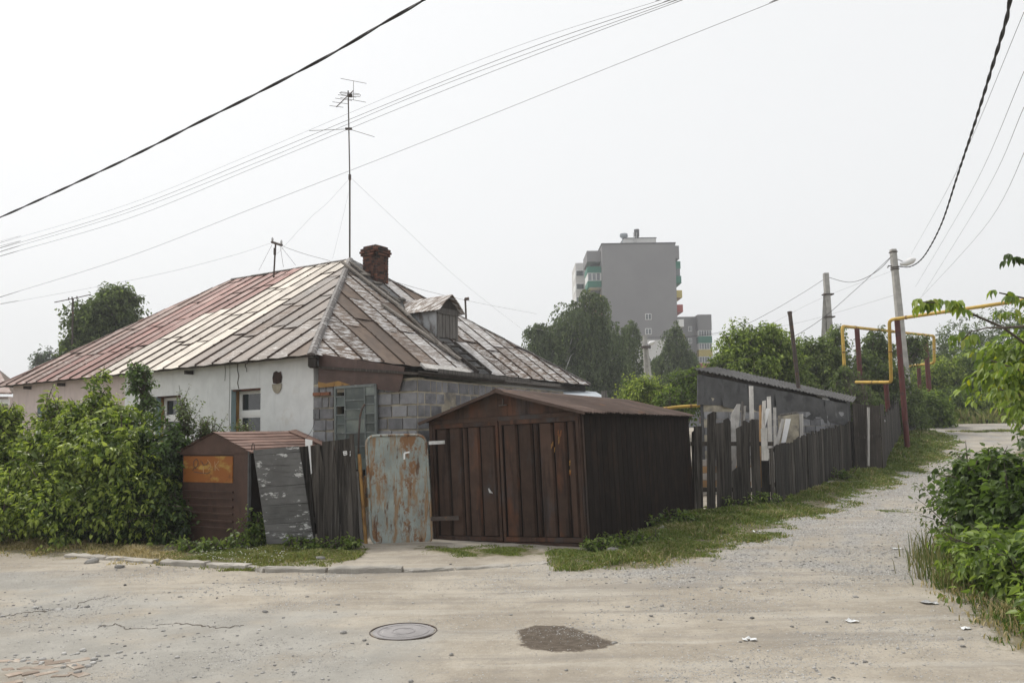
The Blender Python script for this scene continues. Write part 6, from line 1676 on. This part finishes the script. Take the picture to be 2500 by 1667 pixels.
# ------------------------------------------------------------------ plants
def leafmesh(name, C, D, Nn, L, Wd, tint, hi=False, curl=.2):
    C, D, Nn = (np.asarray(a, float) for a in (C, D, Nn)); n = len(C)
    D = D / (np.linalg.norm(D, axis=1)[:, None] + 1e-9)
    S = np.cross(D, Nn); S /= (np.linalg.norm(S, axis=1)[:, None] + 1e-9); U = np.cross(S, D)
    L = np.asarray(L)[:, None]; Wd = np.asarray(Wd)[:, None]
    if hi:
        st_ = [(0, 0, 0), (.28, .5, .10), (.62, .40, .04), (1, 0, -curl), (.62, -.40, .04), (.28, -.5, .10)]
        vs = np.stack([C + D * L * a + S * Wd * b + U * L * c for a, b, c in st_], 1)
        mid = C + D * L * .45 - U * L * .02
        vs = np.concatenate([vs, mid[:, None]], 1); m = 7
        k = np.arange(n)[:, None] * m
        tri = np.concatenate([k + np.array([[6, i, (i + 1) % 6]]) for i in range(6)], 0)
    else:
        st_ = [(0, 0, 0), (.42, .5, .08), (1, 0, -curl), (.42, -.5, .08)]
        vs = np.stack([C + D * L * a + S * Wd * b + U * L * c for a, b, c in st_], 1); m = 4
        k = np.arange(n)[:, None] * m
        tri = np.concatenate([k + np.array([[0, 1, 2]]), k + np.array([[0, 2, 3]])], 0)
    return npmesh(name, vs.reshape(-1, 3), tris=tri, tint=np.repeat(np.asarray(tint), m, 0))
def cosnoise(seed, k=7, f=2.2):
    r = np.random.default_rng(seed); A = r.normal(0, f, (k, 3)); ph = r.uniform(0, 6.28, k)
    return lambda d: np.cos(d @ A.T + ph).mean(-1)
def ell_pts(n, c, rad, seed, inner=.35, rough=.45, flat=None):
    r = np.random.default_rng(seed); nz_ = cosnoise(seed + 1, 6, 2.6); nz2 = cosnoise(seed + 2, 9, 6.)
    d = r.normal(0, 1, (n, 3)); d /= np.linalg.norm(d, axis=1)[:, None]
    f = 1 + rough * 1.6 * nz_(d) + rough * .9 * nz2(d)
    rr = (inner + (1 - inner) * r.random(n) ** .55) * f
    return np.asarray(c) + d * rr[:, None] * np.asarray(rad), d
def shoot_leaves(S, Dv, ln, droop, nodes, leafL, spread, rs, ratio=.5, ups=.25, comp=3, hang=.6):
    """leaves along curved shoots, each node bearing a small spray of leaflets"""
    n = len(S); C, D, Nr, Lf, W, T = [], [], [], [], [], []
    own = rs.normal(0, .22, n)
    for k in range(nodes):
        t_ = (k + .6) / nodes
        p = S + Dv * (ln * t_)[:, None] - np.array([0, 0, 1.0]) * (droop * ln * t_ * t_)[:, None]
        tan = Dv - np.array([0, 0, 2.0]) * (droop * t_); tan /= np.linalg.norm(tan, axis=1)[:, None]
        for j in range(comp):
            a = rs.uniform(0, 6.283, n)
            o = rs.normal(0, 1, (n, 3)); o -= tan * (o * tan).sum(1)[:, None]; o /= np.linalg.norm(o, axis=1)[:, None] + 1e-9
            d = tan * .45 + o * spread - np.array([0, 0, hang]); d /= np.linalg.norm(d, axis=1)[:, None]
            nr = np.array([0, 0, 1.0]) * .9 + rs.normal(0, .45, (n, 3)) - d * .1
            sz = leafL * (1.05 - .35 * t_) * rs.uniform(.5, 1.45, n)
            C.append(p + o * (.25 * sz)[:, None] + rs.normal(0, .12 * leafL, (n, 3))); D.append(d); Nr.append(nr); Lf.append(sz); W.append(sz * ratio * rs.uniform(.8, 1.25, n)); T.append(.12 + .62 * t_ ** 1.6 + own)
    return [np.concatenate(a) for a in (C, D, Nr, Lf, W, T)]
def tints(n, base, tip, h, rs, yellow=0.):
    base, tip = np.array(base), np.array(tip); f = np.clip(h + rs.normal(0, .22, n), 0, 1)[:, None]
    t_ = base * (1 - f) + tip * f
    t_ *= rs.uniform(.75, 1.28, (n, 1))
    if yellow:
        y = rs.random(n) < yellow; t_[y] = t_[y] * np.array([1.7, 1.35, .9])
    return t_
def stems(mb, base, targets, r, m=0, n=6):
    for q in targets:
        mid = (np.asarray(base) + q) / 2 + np.array([random.uniform(-.1, .1), random.uniform(-.1, .1), .12]) * np.linalg.norm(q - base) * .5
        mb.tube([base, mid * .5 + np.asarray(base) * .5, mid, q], [r, r * .8, r * .55, r * .2], n, m)
def plant(nm, label, cat, base, lobes, leafL, n_shoots, shoot_len, droop, nodes, base_col, tip_col, seed, hi=False, mat_='leaf', bark='bark', trunk_r=.06, comp=3, ratio=.5, spread=.9, hang=.6, rough=.45, up=.5, inner=.35, yellow=0., group=None, trunk_top=None, curl=.2):
    rs = np.random.default_rng(seed)
    base = np.asarray(base, float); base[2] = gz(base[0], base[1]) if base[1] < 60 else base[2]
    root = thing(nm, label, cat, base, group)
    parts = []; tn = []
    tot = sum(np.prod(np.array(l[1])) ** (2 / 3) for l in lobes)
    mb = MB(); tw_ = MB()
    tt = np.asarray(trunk_top, float) if trunk_top is not None else None
    if tt is not None:
        mb.tube([base - ez * .1, base * .6 + tt * .4 + np.array([.05, 0, 0]), tt], [trunk_r * 1.25, trunk_r, trunk_r * .55], 8)
    for li, (c, rad) in enumerate(lobes):
        n = max(20, int(n_shoots * np.prod(np.array(rad)) ** (2 / 3) / tot))
        pts, d = ell_pts(n, c, rad, seed + li * 10, inner, rough)
        ok = pts[:, 2] > base[2] + .05; pts, d = pts[ok], d[ok]; n = len(pts)
        dv = d * .75 + np.array([0, 0, up]) + rs.normal(0, .35, (n, 3)); dv /= np.linalg.norm(dv, axis=1)[:, None]
        ln = shoot_len * rs.uniform(.5, 1.4, n)
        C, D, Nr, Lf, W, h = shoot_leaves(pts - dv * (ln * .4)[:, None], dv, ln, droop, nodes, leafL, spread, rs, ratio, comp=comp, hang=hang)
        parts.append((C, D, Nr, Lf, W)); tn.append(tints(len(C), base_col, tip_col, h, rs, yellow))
        tg = pts[rs.choice(n, min(n, 9), replace=False)]
        stems(mb, tt if tt is not None else base, list(tg), trunk_r * .45, n=5)
        # thin shoots
        for i in rs.choice(n, min(n, 50), replace=False):
            tw_.tube([pts[i] - dv[i] * ln[i] * .5, pts[i], pts[i] + dv[i] * ln[i] * .45 - ez * droop * ln[i] * .3], [.012 * leafL / .1, .008 * leafL / .1, .003], 4)
    a = [np.concatenate([p[i] for p in parts]) for i in range(5)]
    mb.build('trunk', K[bark], root)
    tw_.build('twigs', K[bark], root)['kind'] = 'stuff'
    me = leafmesh('crown', *a, np.concatenate(tn), hi=hi, curl=curl)
    o = meshobj('crown', me, K[mat_], root); o['kind'] = 'stuff'
    return root
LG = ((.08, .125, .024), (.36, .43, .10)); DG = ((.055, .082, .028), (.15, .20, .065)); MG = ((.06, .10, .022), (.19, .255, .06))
# left bushes in front of the house wall
def at(u, v, Y): return P(u, v, Y)
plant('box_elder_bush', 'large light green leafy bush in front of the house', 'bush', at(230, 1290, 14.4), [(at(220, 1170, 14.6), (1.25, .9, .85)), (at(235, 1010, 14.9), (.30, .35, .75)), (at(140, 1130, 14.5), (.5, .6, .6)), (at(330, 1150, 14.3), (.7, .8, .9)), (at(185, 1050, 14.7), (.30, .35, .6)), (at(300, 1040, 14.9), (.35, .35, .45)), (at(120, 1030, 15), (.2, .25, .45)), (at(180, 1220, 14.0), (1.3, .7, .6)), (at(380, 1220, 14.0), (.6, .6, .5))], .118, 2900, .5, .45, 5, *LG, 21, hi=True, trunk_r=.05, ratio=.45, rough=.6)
plant('box_elder_bush', 'pale green bush cut off by the left photo edge', 'bush', at(-30, 1290, 14.6), [(at(-10, 1160, 14.9), (.7, .8, .9)), (at(-70, 1090, 15.2), (.8, .8, .9)), (at(50, 1230, 14.3), (.65, .7, .55)), (at(10, 1030, 15), (.28, .3, .5))], .118, 1150, .48, .45, 5, *LG, 33, hi=True, trunk_r=.05, ratio=.45, rough=.6)
plant('dark_shrub', 'dark green shrub between the big bush and the brown shed', 'bush', at(405, 1300, 14.1), [(at(415, 1160, 14.3), (.55, .6, .95)), (at(420, 1260, 13.9), (.35, .4, .5)), (at(330, 1235, 13.75), (.75, .35, .5)), (at(200, 1265, 13.8), (.8, .3, .3)), (at(430, 1110, 14.4), (.22, .3, .25))], 0.11, 1050, .45, .4, 5, (.028, .05, .014), (.085, .135, .035), 41, hi=True, trunk_r=.04)
plant('sapling', 'tall thin dark leaved sapling reaching the roof eave', 'tree', at(352, 1290, 15.6), [(at(345, 935, 15.8), (.2, .2, .38)), (at(360, 1000, 15.7), (.16, .2, .3)), (at(335, 905, 15.8), (.14, .14, .16))], .10, 120, .28, .3, 5, (.06, .095, .03), (.15, .21, .075), 47, hi=True, trunk_r=.03, ratio=.62, trunk_top=at(352, 960, 15.8), comp=2)
plant('sapling', 'slender shoots with small round leaves above the brown shed', 'tree', at(450, 1290, 14.9), [(at(455, 1040, 15.0), (.14, .2, .2)), (at(490, 1055, 15.0), (.2, .2, .1)), (at(447, 1000, 15.1), (.06, .1, .3))], .07, 60, .6, .1, 7, (.06, .09, .03), (.14, .18, .06), 53, hi=True, trunk_r=.02, ratio=.7, up=1.4, comp=2, hang=.2)
plant('sapling', 'tiny weed shoots sticking up behind the brown shed roof', 'weed', at(540, 1290, 15.2), [(at(518, 1055, 15.1), (.2, .15, .2)), (at(595, 1058, 15.2), (.18, .15, .15))], .06, 26, .5, .1, 7, (.06, .09, .03), (.14, .18, .06), 57, trunk_r=.015, ratio=.7, up=1.6, comp=2, hang=.2, inner=.1)
# weeds along the fence feet
for (u, v, Y, rx, rz, n, lb) in ((625, 1295, 13.2, .22, .35, 70, 'green weeds in the dark gap beside the brown shed'), (725, 1318, 12.95, .3, .11, 50, 'low weeds at the foot of the leaning door'), (835, 1325, 12.95, .45, .09, 60, 'low weeds along the foot of the dark fence boards'), (500, 1335, 12.9, .5, .1, 60, 'low broad leaved weeds before the small shed'), (580, 1330, 12.9, .12, .14, 24, 'small weed clump at the corner of the small shed'), (1470, 1350, 12.2, .35, .10, 40, 'broad leaved weed clump at the garage corner'), (1540, 1320, 12.8, .6, .11, 60, 'weeds along the foot of the garage side wall'), (1660, 1275, 15.2, .6, .2, 70, 'weeds beside the rear of the garage wall'), (1850, 1225, 18.2, .7, .2, 60, 'weeds at the corner of the board fences'), (2020, 1170, 22.5, 1., .2, 60, 'weeds along the lane fence')):
    q = at(u, v, Y); plant('weed_clump', lb, 'weed', q, [((q[0], q[1], gz(q[0], q[1]) + rz * .7), (rx, .25, rz))], .085, n, .25, .3, 4, (.075, .12, .026), (.22, .28, .07), int(u), trunk_r=.008, ratio=.5, inner=.1, hi=True)
# small white flowers in the verge
fl_ = ga_right; n = 260; c = rng.uniform(fl_.min(0), fl_.max(0), (n * 6, 2)); k = (sdist(fl_, c[:, 0], c[:, 1]) > .1) & (c[:, 0] < -3.4) & (c[:, 0] > -5.2); c = c[k][:n]
me = leafmesh('clover', np.stack([c[:, 0], c[:, 1], gz(c[:, 0], c[:, 1]) + .06], -1), rng.normal(0, 1, (len(c), 3)) * [1, 1, .2], np.tile([0, 0, 1.0], (len(c), 1)), np.full(len(c), .022), np.full(len(c), .022), np.tile([.75, .75, .7], (len(c), 1)))
tag(meshobj('clover_flowers', me, K['grass']), 'tiny white clover flowers in the green verge', 'flowers', None, 'stuff')

# right foreground bushes and overhanging branch
plant('lilac_bush', 'dark green heart leaved bush right of the lane', 'bush', (6.8, 9.8, 0), [((7.1, 10.0, .85), (1.2, 1.2, .8)), ((6.4, 9.2, .55), (.7, .8, .6)), ((8.1, 10.5, 1.2), (1., 1., .75)), ((6.5, 10.5, 1.0), (.5, .7, .6))], .115, 1900, .45, .5, 5, (.045, .075, .02), (.14, .205, .05), 61, hi=True, ratio=.62, trunk_r=.05)
plant('box_elder_bush', 'light green young shoots at the front of the right bush', 'bush', (5.7, 8.2, 0), [((5.4, 8.2, .40), (.38, .6, .40)), ((4.95, 7.0, .26), (.3, .45, .28)), ((6.2, 7.6, .5), (.7, .7, .5)), ((5.6, 9.2, .38), (.32, .55, .38))], .13, 720, .45, .45, 5, (.09, .14, .03), (.28, .37, .085), 67, hi=True, ratio=.42, trunk_r=.03)
plant('nettle_patch', 'tall nettles with pale flower spikes left of the dark bush', 'weed', (7.1, 11.9, 0), [((7.05, 11.7, .7), (.38, .7, .65)), ((7.6, 12.4, .7), (.5, .6, .55))], .10, 420, .55, .25, 6, (.05, .075, .025), (.15, .19, .075), 71, hi=True, ratio=.4, up=1.2, trunk_r=.02)
# box elder tree off frame right, its branch hanging into the picture with leaves one can tell apart
tr = thing('box_elder_tree', 'box elder branches with drooping leaves hanging in from the right', 'tree', (8.4, 8.6, gz(8.4, 8.6)))
tb0 = np.array([8.4, 8.6, 0.0]); tt0 = np.array([8.1, 8.5, 3.6])
MB().tube([tb0 - ez * .1, (tb0 + tt0) / 2 + np.array([.1, 0, 0]), tt0], [.14, .11, .07], 10).build('trunk', K['bark'], tr)
lm_me = leafmesh('leaf', [[0, 0, 0]], [[1, 0, 0]], [[0, 0, 1]], [1], [.42], [[1, 1, 1]], hi=True, curl=.25)
lvar = []
for k, tcol in enumerate(((.24, .31, .065), (.17, .25, .05), (.11, .17, .035), (.29, .33, .075), (.06, .095, .025))):
    me = leafmesh('leaf', [[0, 0, 0]], [[1, 0, 0]], [[0, 0, 1]], [1], [[.42, .36, .48, .4, .44][k]], [tcol], hi=True, curl=[.25, .35, .15, .3, .2][k]); me.materials.append(K['leaf']); lvar.append(me)
rs = random.Random(5)
branches = [([(2700, 860, 8.2), (2560, 880, 8.0), (2450, 800, 7.9), (2370, 765, 7.8), (2300, 738, 7.7), (2245, 738, 7.6)], .016), ([(2700, 820, 8.2), (2580, 770, 8.2), (2510, 730, 8.2), (2440, 715, 8.1)], .013), ([(2450, 800, 7.9), (2410, 800, 7.7), (2370, 810, 7.6), (2350, 830, 7.6)], .008), ([(2700, 950, 8.0), (2560, 930, 7.8), (2480, 900, 7.6), (2420, 880, 7.5)], .012), ([(2680, 1000, 8.0), (2560, 1000, 7.8), (2480, 960, 7.6), (2440, 950, 7.6)], .012), ([(2700, 700, 9), (2560, 680, 8.8), (2490, 640, 8.8), (2460, 625, 8.7)], .010), ([(2690, 880, 8.5), (2560, 840, 8.6), (2490, 780, 8.6), (2450, 760, 8.6)], .010)]
nleaf = 0; quota = [75, 60, 30, 45, 40, 25, 25]
for bi, (pp, r) in enumerate(branches):
    W = [P(*q) for q in pp]
    bo = MB().tube([tt0 - ez * (.3 + .1 * bi)] + W, [r * 2.6, r * 1.6] + [r * (1 - .8 * i / len(W)) for i in range(len(W) - 1)], 7).build('branch', K['bark'], tr)
    nleaf = 0
    for i in range(len(W) - 2, -1, -1):
        for s in np.arange(.95, -.01, -.19):
            if pp[i][0] + (pp[i + 1][0] - pp[i][0]) * s > 2515: continue
            base = W[i] + (W[i + 1] - W[i]) * s
            for side in range(2 if s > .1 else 3):
                a = rs.uniform(0, 6.28); pet = np.array([math.cos(a) * .8, math.sin(a) * .8, rs.uniform(-.2, .35)]) * rs.uniform(.07, .14)
                node = base + pet
                for lf_ in range(3 if rs.random() < .8 else 5):
                    if nleaf >= quota[bi]: break
                    ang = a + [0, .9, -.9, 1.5, -1.5][lf_]
                    d = unit(np.array([math.cos(ang) * .7, math.sin(ang) * .7, -.75 + rs.uniform(-.3, .3)])); L_ = rs.uniform(.075, .135)
                    x = d; z = unit(np.array([rs.uniform(-.4, .4), rs.uniform(-.5, .1), 1.0])); y = unit(np.cross(z, x)); z = np.cross(x, y)
                    dark = bi == 5
                    o = bpy.data.objects.new('leaf', lvar[4 if dark else rs.choice([0, 0, 1, 1, 2, 3])])
                    M_ = frame(node, x, y, z) @ Matrix.Diagonal((L_, L_, L_, 1)); link(o, tr, M_); nleaf += 1
# the rest of that crown, further right and higher
rs_ = np.random.default_rng(77); pts, d = ell_pts(260, (7.6, 8.9, 3.05), (1.5, .9, .6), 78, .3, .3)
pts2, d2_ = ell_pts(330, (6.75, 9.2, 2.62), (.85, .7, .42), 79, .3, .3)
pts = np.vstack([pts, pts2]); d = np.vstack([d, d2_]); dv = d * .7 + rs_.normal(0, .35, d.shape); dv /= np.linalg.norm(dv, axis=1)[:, None]
arr = shoot_leaves(pts, dv, np.full(len(pts), .45), .6, 5, .13, .9, rs_, .42, comp=3, hang=.8)
o = meshobj('crown', leafmesh('crown', *arr[:5], tints(len(arr[0]), (.09, .14, .03), (.28, .36, .08), arr[5], rs_, .06), hi=True), K['leaf'], tr); o['kind'] = 'stuff'

# trees behind
plant('round_tree', 'round dense green tree behind the left roof slope', 'tree', at(255, 900, 42), [(at(262, 790, 42), (1.75, 1.8, 1.75)), (at(215, 850, 41), (1.1, 1., 1.)), (at(295, 730, 42), (.85, .9, .6)), (at(180, 870, 41), (.55, .6, .8))], .24, 1500, .7, .3, 5, (.052, .078, .026), (.155, .20, .068), 81, mat_='leaf_far', trunk_r=.2, trunk_top=at(260, 820, 42), rough=.3, ratio=.55)
plant('small_tree', 'small far hazy tree at the left end of the roof', 'tree', np.append(at(115, 930, 70)[:2], 0), [(at(115, 892, 70), (1.2, 1., 1.3)), (at(100, 870, 70), (.5, .5, .7)), (at(140, 885, 70), (.9, .8, .8))], .30, 160, .9, .3, 4, (.05, .075, .04), (.10, .13, .07), 83, mat_='leaf_far', trunk_r=.15, rough=.4)
def birch(nm, label, base, trunk_top, lobes, n_str, seed, leafL=.2, slen=1.5, cols=DG):
    rs = np.random.default_rng(seed); base = np.asarray(base, float)
    root = thing(nm, label, 'tree', base)
    mb = MB(); tt = np.asarray(trunk_top, float)
    mb.tube([base, base * .5 + tt * .5 + np.array([.3, 0, 0]), tt], [.26, .17, .04], 8)
    tot = sum(np.prod(np.array(l[1])) ** (2 / 3) for l in lobes); P_, T_ = [], []
    for li, (c, rad) in enumerate(lobes):
        n = int(n_str * np.prod(np.array(rad)) ** (2 / 3) / tot)
        pts, d = ell_pts(n, c, rad, seed + li, .25, .4)
        dv = d * .55 + rs.normal(0, .25, (n, 3)) + np.array([0, 0, .1]); dv /= np.linalg.norm(dv, axis=1)[:, None]
        ln = slen * rs.uniform(.4, 1.35, n)
        a = shoot_leaves(pts, dv * .55, ln, .95, 9, leafL, .6, rs, .6, comp=2, hang=.9)
        h = a[5]; a = a[:5]
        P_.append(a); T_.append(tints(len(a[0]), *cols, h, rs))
        f = .35 + .55 * rs.random()
        for q in pts[rs.choice(n, 7, replace=False)]:
            s0 = base + (tt - base) * rs.uniform(.3, .85); mb.tube([s0, (s0 + q) / 2 + ez * .6, q], [.07, .045, .012], 5)
    mb.build('trunk', K['birch'], root)
    a = [np.concatenate([p[i] for p in P_]) for i in range(5)]
    o = meshobj('crown', leafmesh('crown', *a, np.concatenate(T_)), K['leaf_far'], root); o['kind'] = 'stuff'
bc = ((.062, .088, .038), (.16, .20, .085))
birch('birch_tree', 'large drooping birch left of the far tower', np.append(at(1400, 1000, 62)[:2], 0), at(1420, 730, 62), [(at(1400, 850, 62.5), (3.1, 2., 3.0)), (at(1380, 930, 62), (3.4, 2., 2.0)), (at(1340, 870, 62), (2.0, 2., 2.6)), (at(1420, 790, 62), (1.7, 1.8, 2.0)), (at(1450, 740, 62), (.9, 1., 1.0)), (at(1470, 880, 62), (2.1, 2., 2.8)), (at(1390, 940, 61), (2.6, 2., 2.0)), (at(1310, 810, 62), (.9, 1., .8))], 5200, 101, cols=bc)
birch('birch_tree', 'birch standing before the left edge of the tower', np.append(at(1510, 1000, 66)[:2], 0), at(1500, 790, 66), [(at(1500, 850, 66), (1.5, 1.3, 2.0)), (at(1505, 930, 66), (2.0, 1.3, 2.2)), (at(1545, 815, 66), (.5, .5, 1.4)), (at(1550, 930, 66), (.7, .8, 2.4))], 1500, 111, cols=bc)
birch('birch_tree', 'slim birch before the lower right wing of the tower', np.append(at(1645, 1000, 70)[:2], 0), at(1648, 785, 70), [(at(1647, 830, 70), (.75, .8, 1.8)), (at(1625, 900, 70), (1.2, 1.1, 2.0)), (at(1670, 890, 70), (1.2, 1.1, 1.9)), (at(1650, 960, 69), (1.6, 1.2, 1.4)), (at(1700, 930, 70), (.6, .6, 1.6))], 1700, 121, cols=bc)
plant('yellow_green_shrub', 'light green shrub top right of the garage roof', 'bush', at(1570, 1000, 34), [(at(1565, 950, 34), (.85, .7, .65)), (at(1600, 965, 34), (.7, .6, .5))], .16, 380, .6, .3, 4, *LG, 131, mat_='leaf_far', trunk_r=.06)
plant('yellow_green_shrub', 'light green shrub left of the tar felt shed', 'bush', at(1660, 1010, 33), [(at(1675, 955, 33), (.75, .7, .9)), (at(1640, 985, 32), (.7, .6, .6)), (at(1690, 920, 33), (.35, .4, .4))], .16, 480, .6, .3, 4, (.045, .075, .016), (.14, .20, .04), 141, mat_='leaf_far', trunk_r=.06)
plant('dark_shrub', 'grey green shrub below the slim birch', 'bush', at(1620, 1000, 36), [(at(1610, 975, 36), (1.2, .8, .6)), (at(1650, 940, 38), (.9, .8, .8))], .16, 420, .5, .3, 4, *DG, 143, mat_='leaf_far', trunk_r=.06)
plant('maple_tree', 'bushy light green maple behind the tar felt shed', 'tree', at(1850, 960, 33), [(at(1800, 860, 33), (.75, .9, 1.0)), (at(1830, 890, 32.5), (1.1, 1., .9)), (at(1880, 850, 33), (1.0, 1., 1.1)), (at(1770, 900, 33), (.6, .7, .7))], .19, 1250, .7, .35, 5, (.085, .13, .03), (.28, .35, .09), 151, mat_='leaf_far', trunk_r=.10, rough=.4)
plant('maple_tree', 'darker green maple right of the stove pipe', 'tree', at(1990, 980, 38), [(at(1960, 880, 38), (.9, .9, 1.2)), (at(2010, 890, 38), (1.0, 1., 1.3)), (at(2040, 850, 38.5), (.5, .6, 1.0)), (at(1930, 920, 33), (.9, .8, .8))], .18, 1250, .7, .35, 5, (.075, .112, .034), (.23, .29, .09), 161, mat_='leaf_far', trunk_r=.10, rough=.4)
plant('maple_tree', 'dark bushy tree between the gas pipe posts', 'tree', at(2120, 1040, 37), [(at(2110, 930, 37), (1.1, 1., 1.5)), (at(2165, 960, 36.5), (1.1, 1., 1.3)), (at(2140, 850, 38), (.75, .8, .9)), (at(2205, 1000, 37.5), (.9, .8, 1.0)), (at(2095, 1000, 35), (1., .8, .9)), (at(2230, 850, 39), (.55, .5, .7)), (at(2062, 935, 34.2), (.55, .5, .75)), (at(2080, 985, 33.5), (.8, .6, .7))], .18, 2000, .7, .35, 5, (.052, .08, .026), (.17, .22, .07), 171, mat_='leaf_far', trunk_r=.12, rough=.4)
for k, (u, v, Y, rx, rz, cc, lb) in enumerate(((2290, 950, 47, 1.6, 1.7, LG, 'light green rounded bush right of the far pipe post'), (2380, 930, 48, 1.7, 1.9, MG, 'mid green bush at the far end of the lane'), (2470, 930, 47, 1.8, 2.1, LG, 'yellow green bush at the far right end of the lane'), (2340, 880, 58, 2.6, 2.6, DG, 'dark tree line crown behind the far bushes, left'), (2440, 860, 60, 3.0, 3.0, DG, 'dark tree line crown behind the far bushes, centre'), (2560, 860, 58, 3.0, 3.2, MG, 'tree crown at the far right picture edge'), (2262, 1000, 40.5, 1.0, .9, MG, 'low bush behind the leaning pole foot'), (2330, 990, 45.5, 1.4, .9, MG, 'low green bush on the far verge'), (2440, 995, 45, 1.7, .9, LG, 'low yellow green bush on the far verge, right'), (2255, 890, 70, 2.2, 2.2, DG, 'distant dark crown seen below the far pipe'))):
    q = at(u, v, Y); b = q.copy(); b[2] = 1.9
    plant('background_bush', lb, 'bush', b, [(q, (rx, rx * .8, rz)), (q + np.array([rx * .5, 0, -rz * .5]), (rx * .7, rx * .6, rz * .8)), (q + np.array([-rx * .5, -.2, -rz * .6]), (rx * .7, rx * .6, rz * .7))], .22, 1150, .7, .35, 5, *cc, 181 + k, mat_='leaf_far', trunk_r=.1, rough=.4, group='bushes beyond the lane end')
# dead looking tangle of bare twigs by the low pipe
tg = thing('bare_twigs', 'tangle of bare grey twigs beside the low yellow pipe', 'shrub', at(2095, 1050, 33))
mb = MB(); q0 = at(2110, 1045, 33); q0[2] = gz(q0[0], q0[1])
for k in range(60):
    e = at(2085 + random.uniform(-30, 35), 940 + random.uniform(-40, 55), 33 + random.uniform(-.6, .6)); mb.tube([q0, (q0 + e) / 2 + np.array([random.uniform(-.2, .2), random.uniform(-.2, .2), .2]), e], [.02, .012, .004], 4)
mb.build('twigs', K['bark'], tg)

# ------------------------------------------------------------------ thin summer haze
hm = bpy.data.materials.new('haze_air'); hm.use_nodes = True
for n_ in list(hm.node_tree.nodes):
    if n_.type != 'OUTPUT_MATERIAL': hm.node_tree.nodes.remove(n_)
pv = hm.node_tree.nodes.new('ShaderNodeVolumePrincipled')
pv.inputs['Color'].default_value = (.93, .95, .98, 1); pv.inputs['Density'].default_value = .0012; pv.inputs['Anisotropy'].default_value = .2
hm.node_tree.links.new(pv.outputs[0], hm.node_tree.nodes['Material Output'].inputs['Volume'])
ho = MB().box((0, 100, 23), (520, 440, 50)).build('haze', hm)
ho['kind'] = 'stuff'; ho['label'] = 'thin pale summer haze in the air'
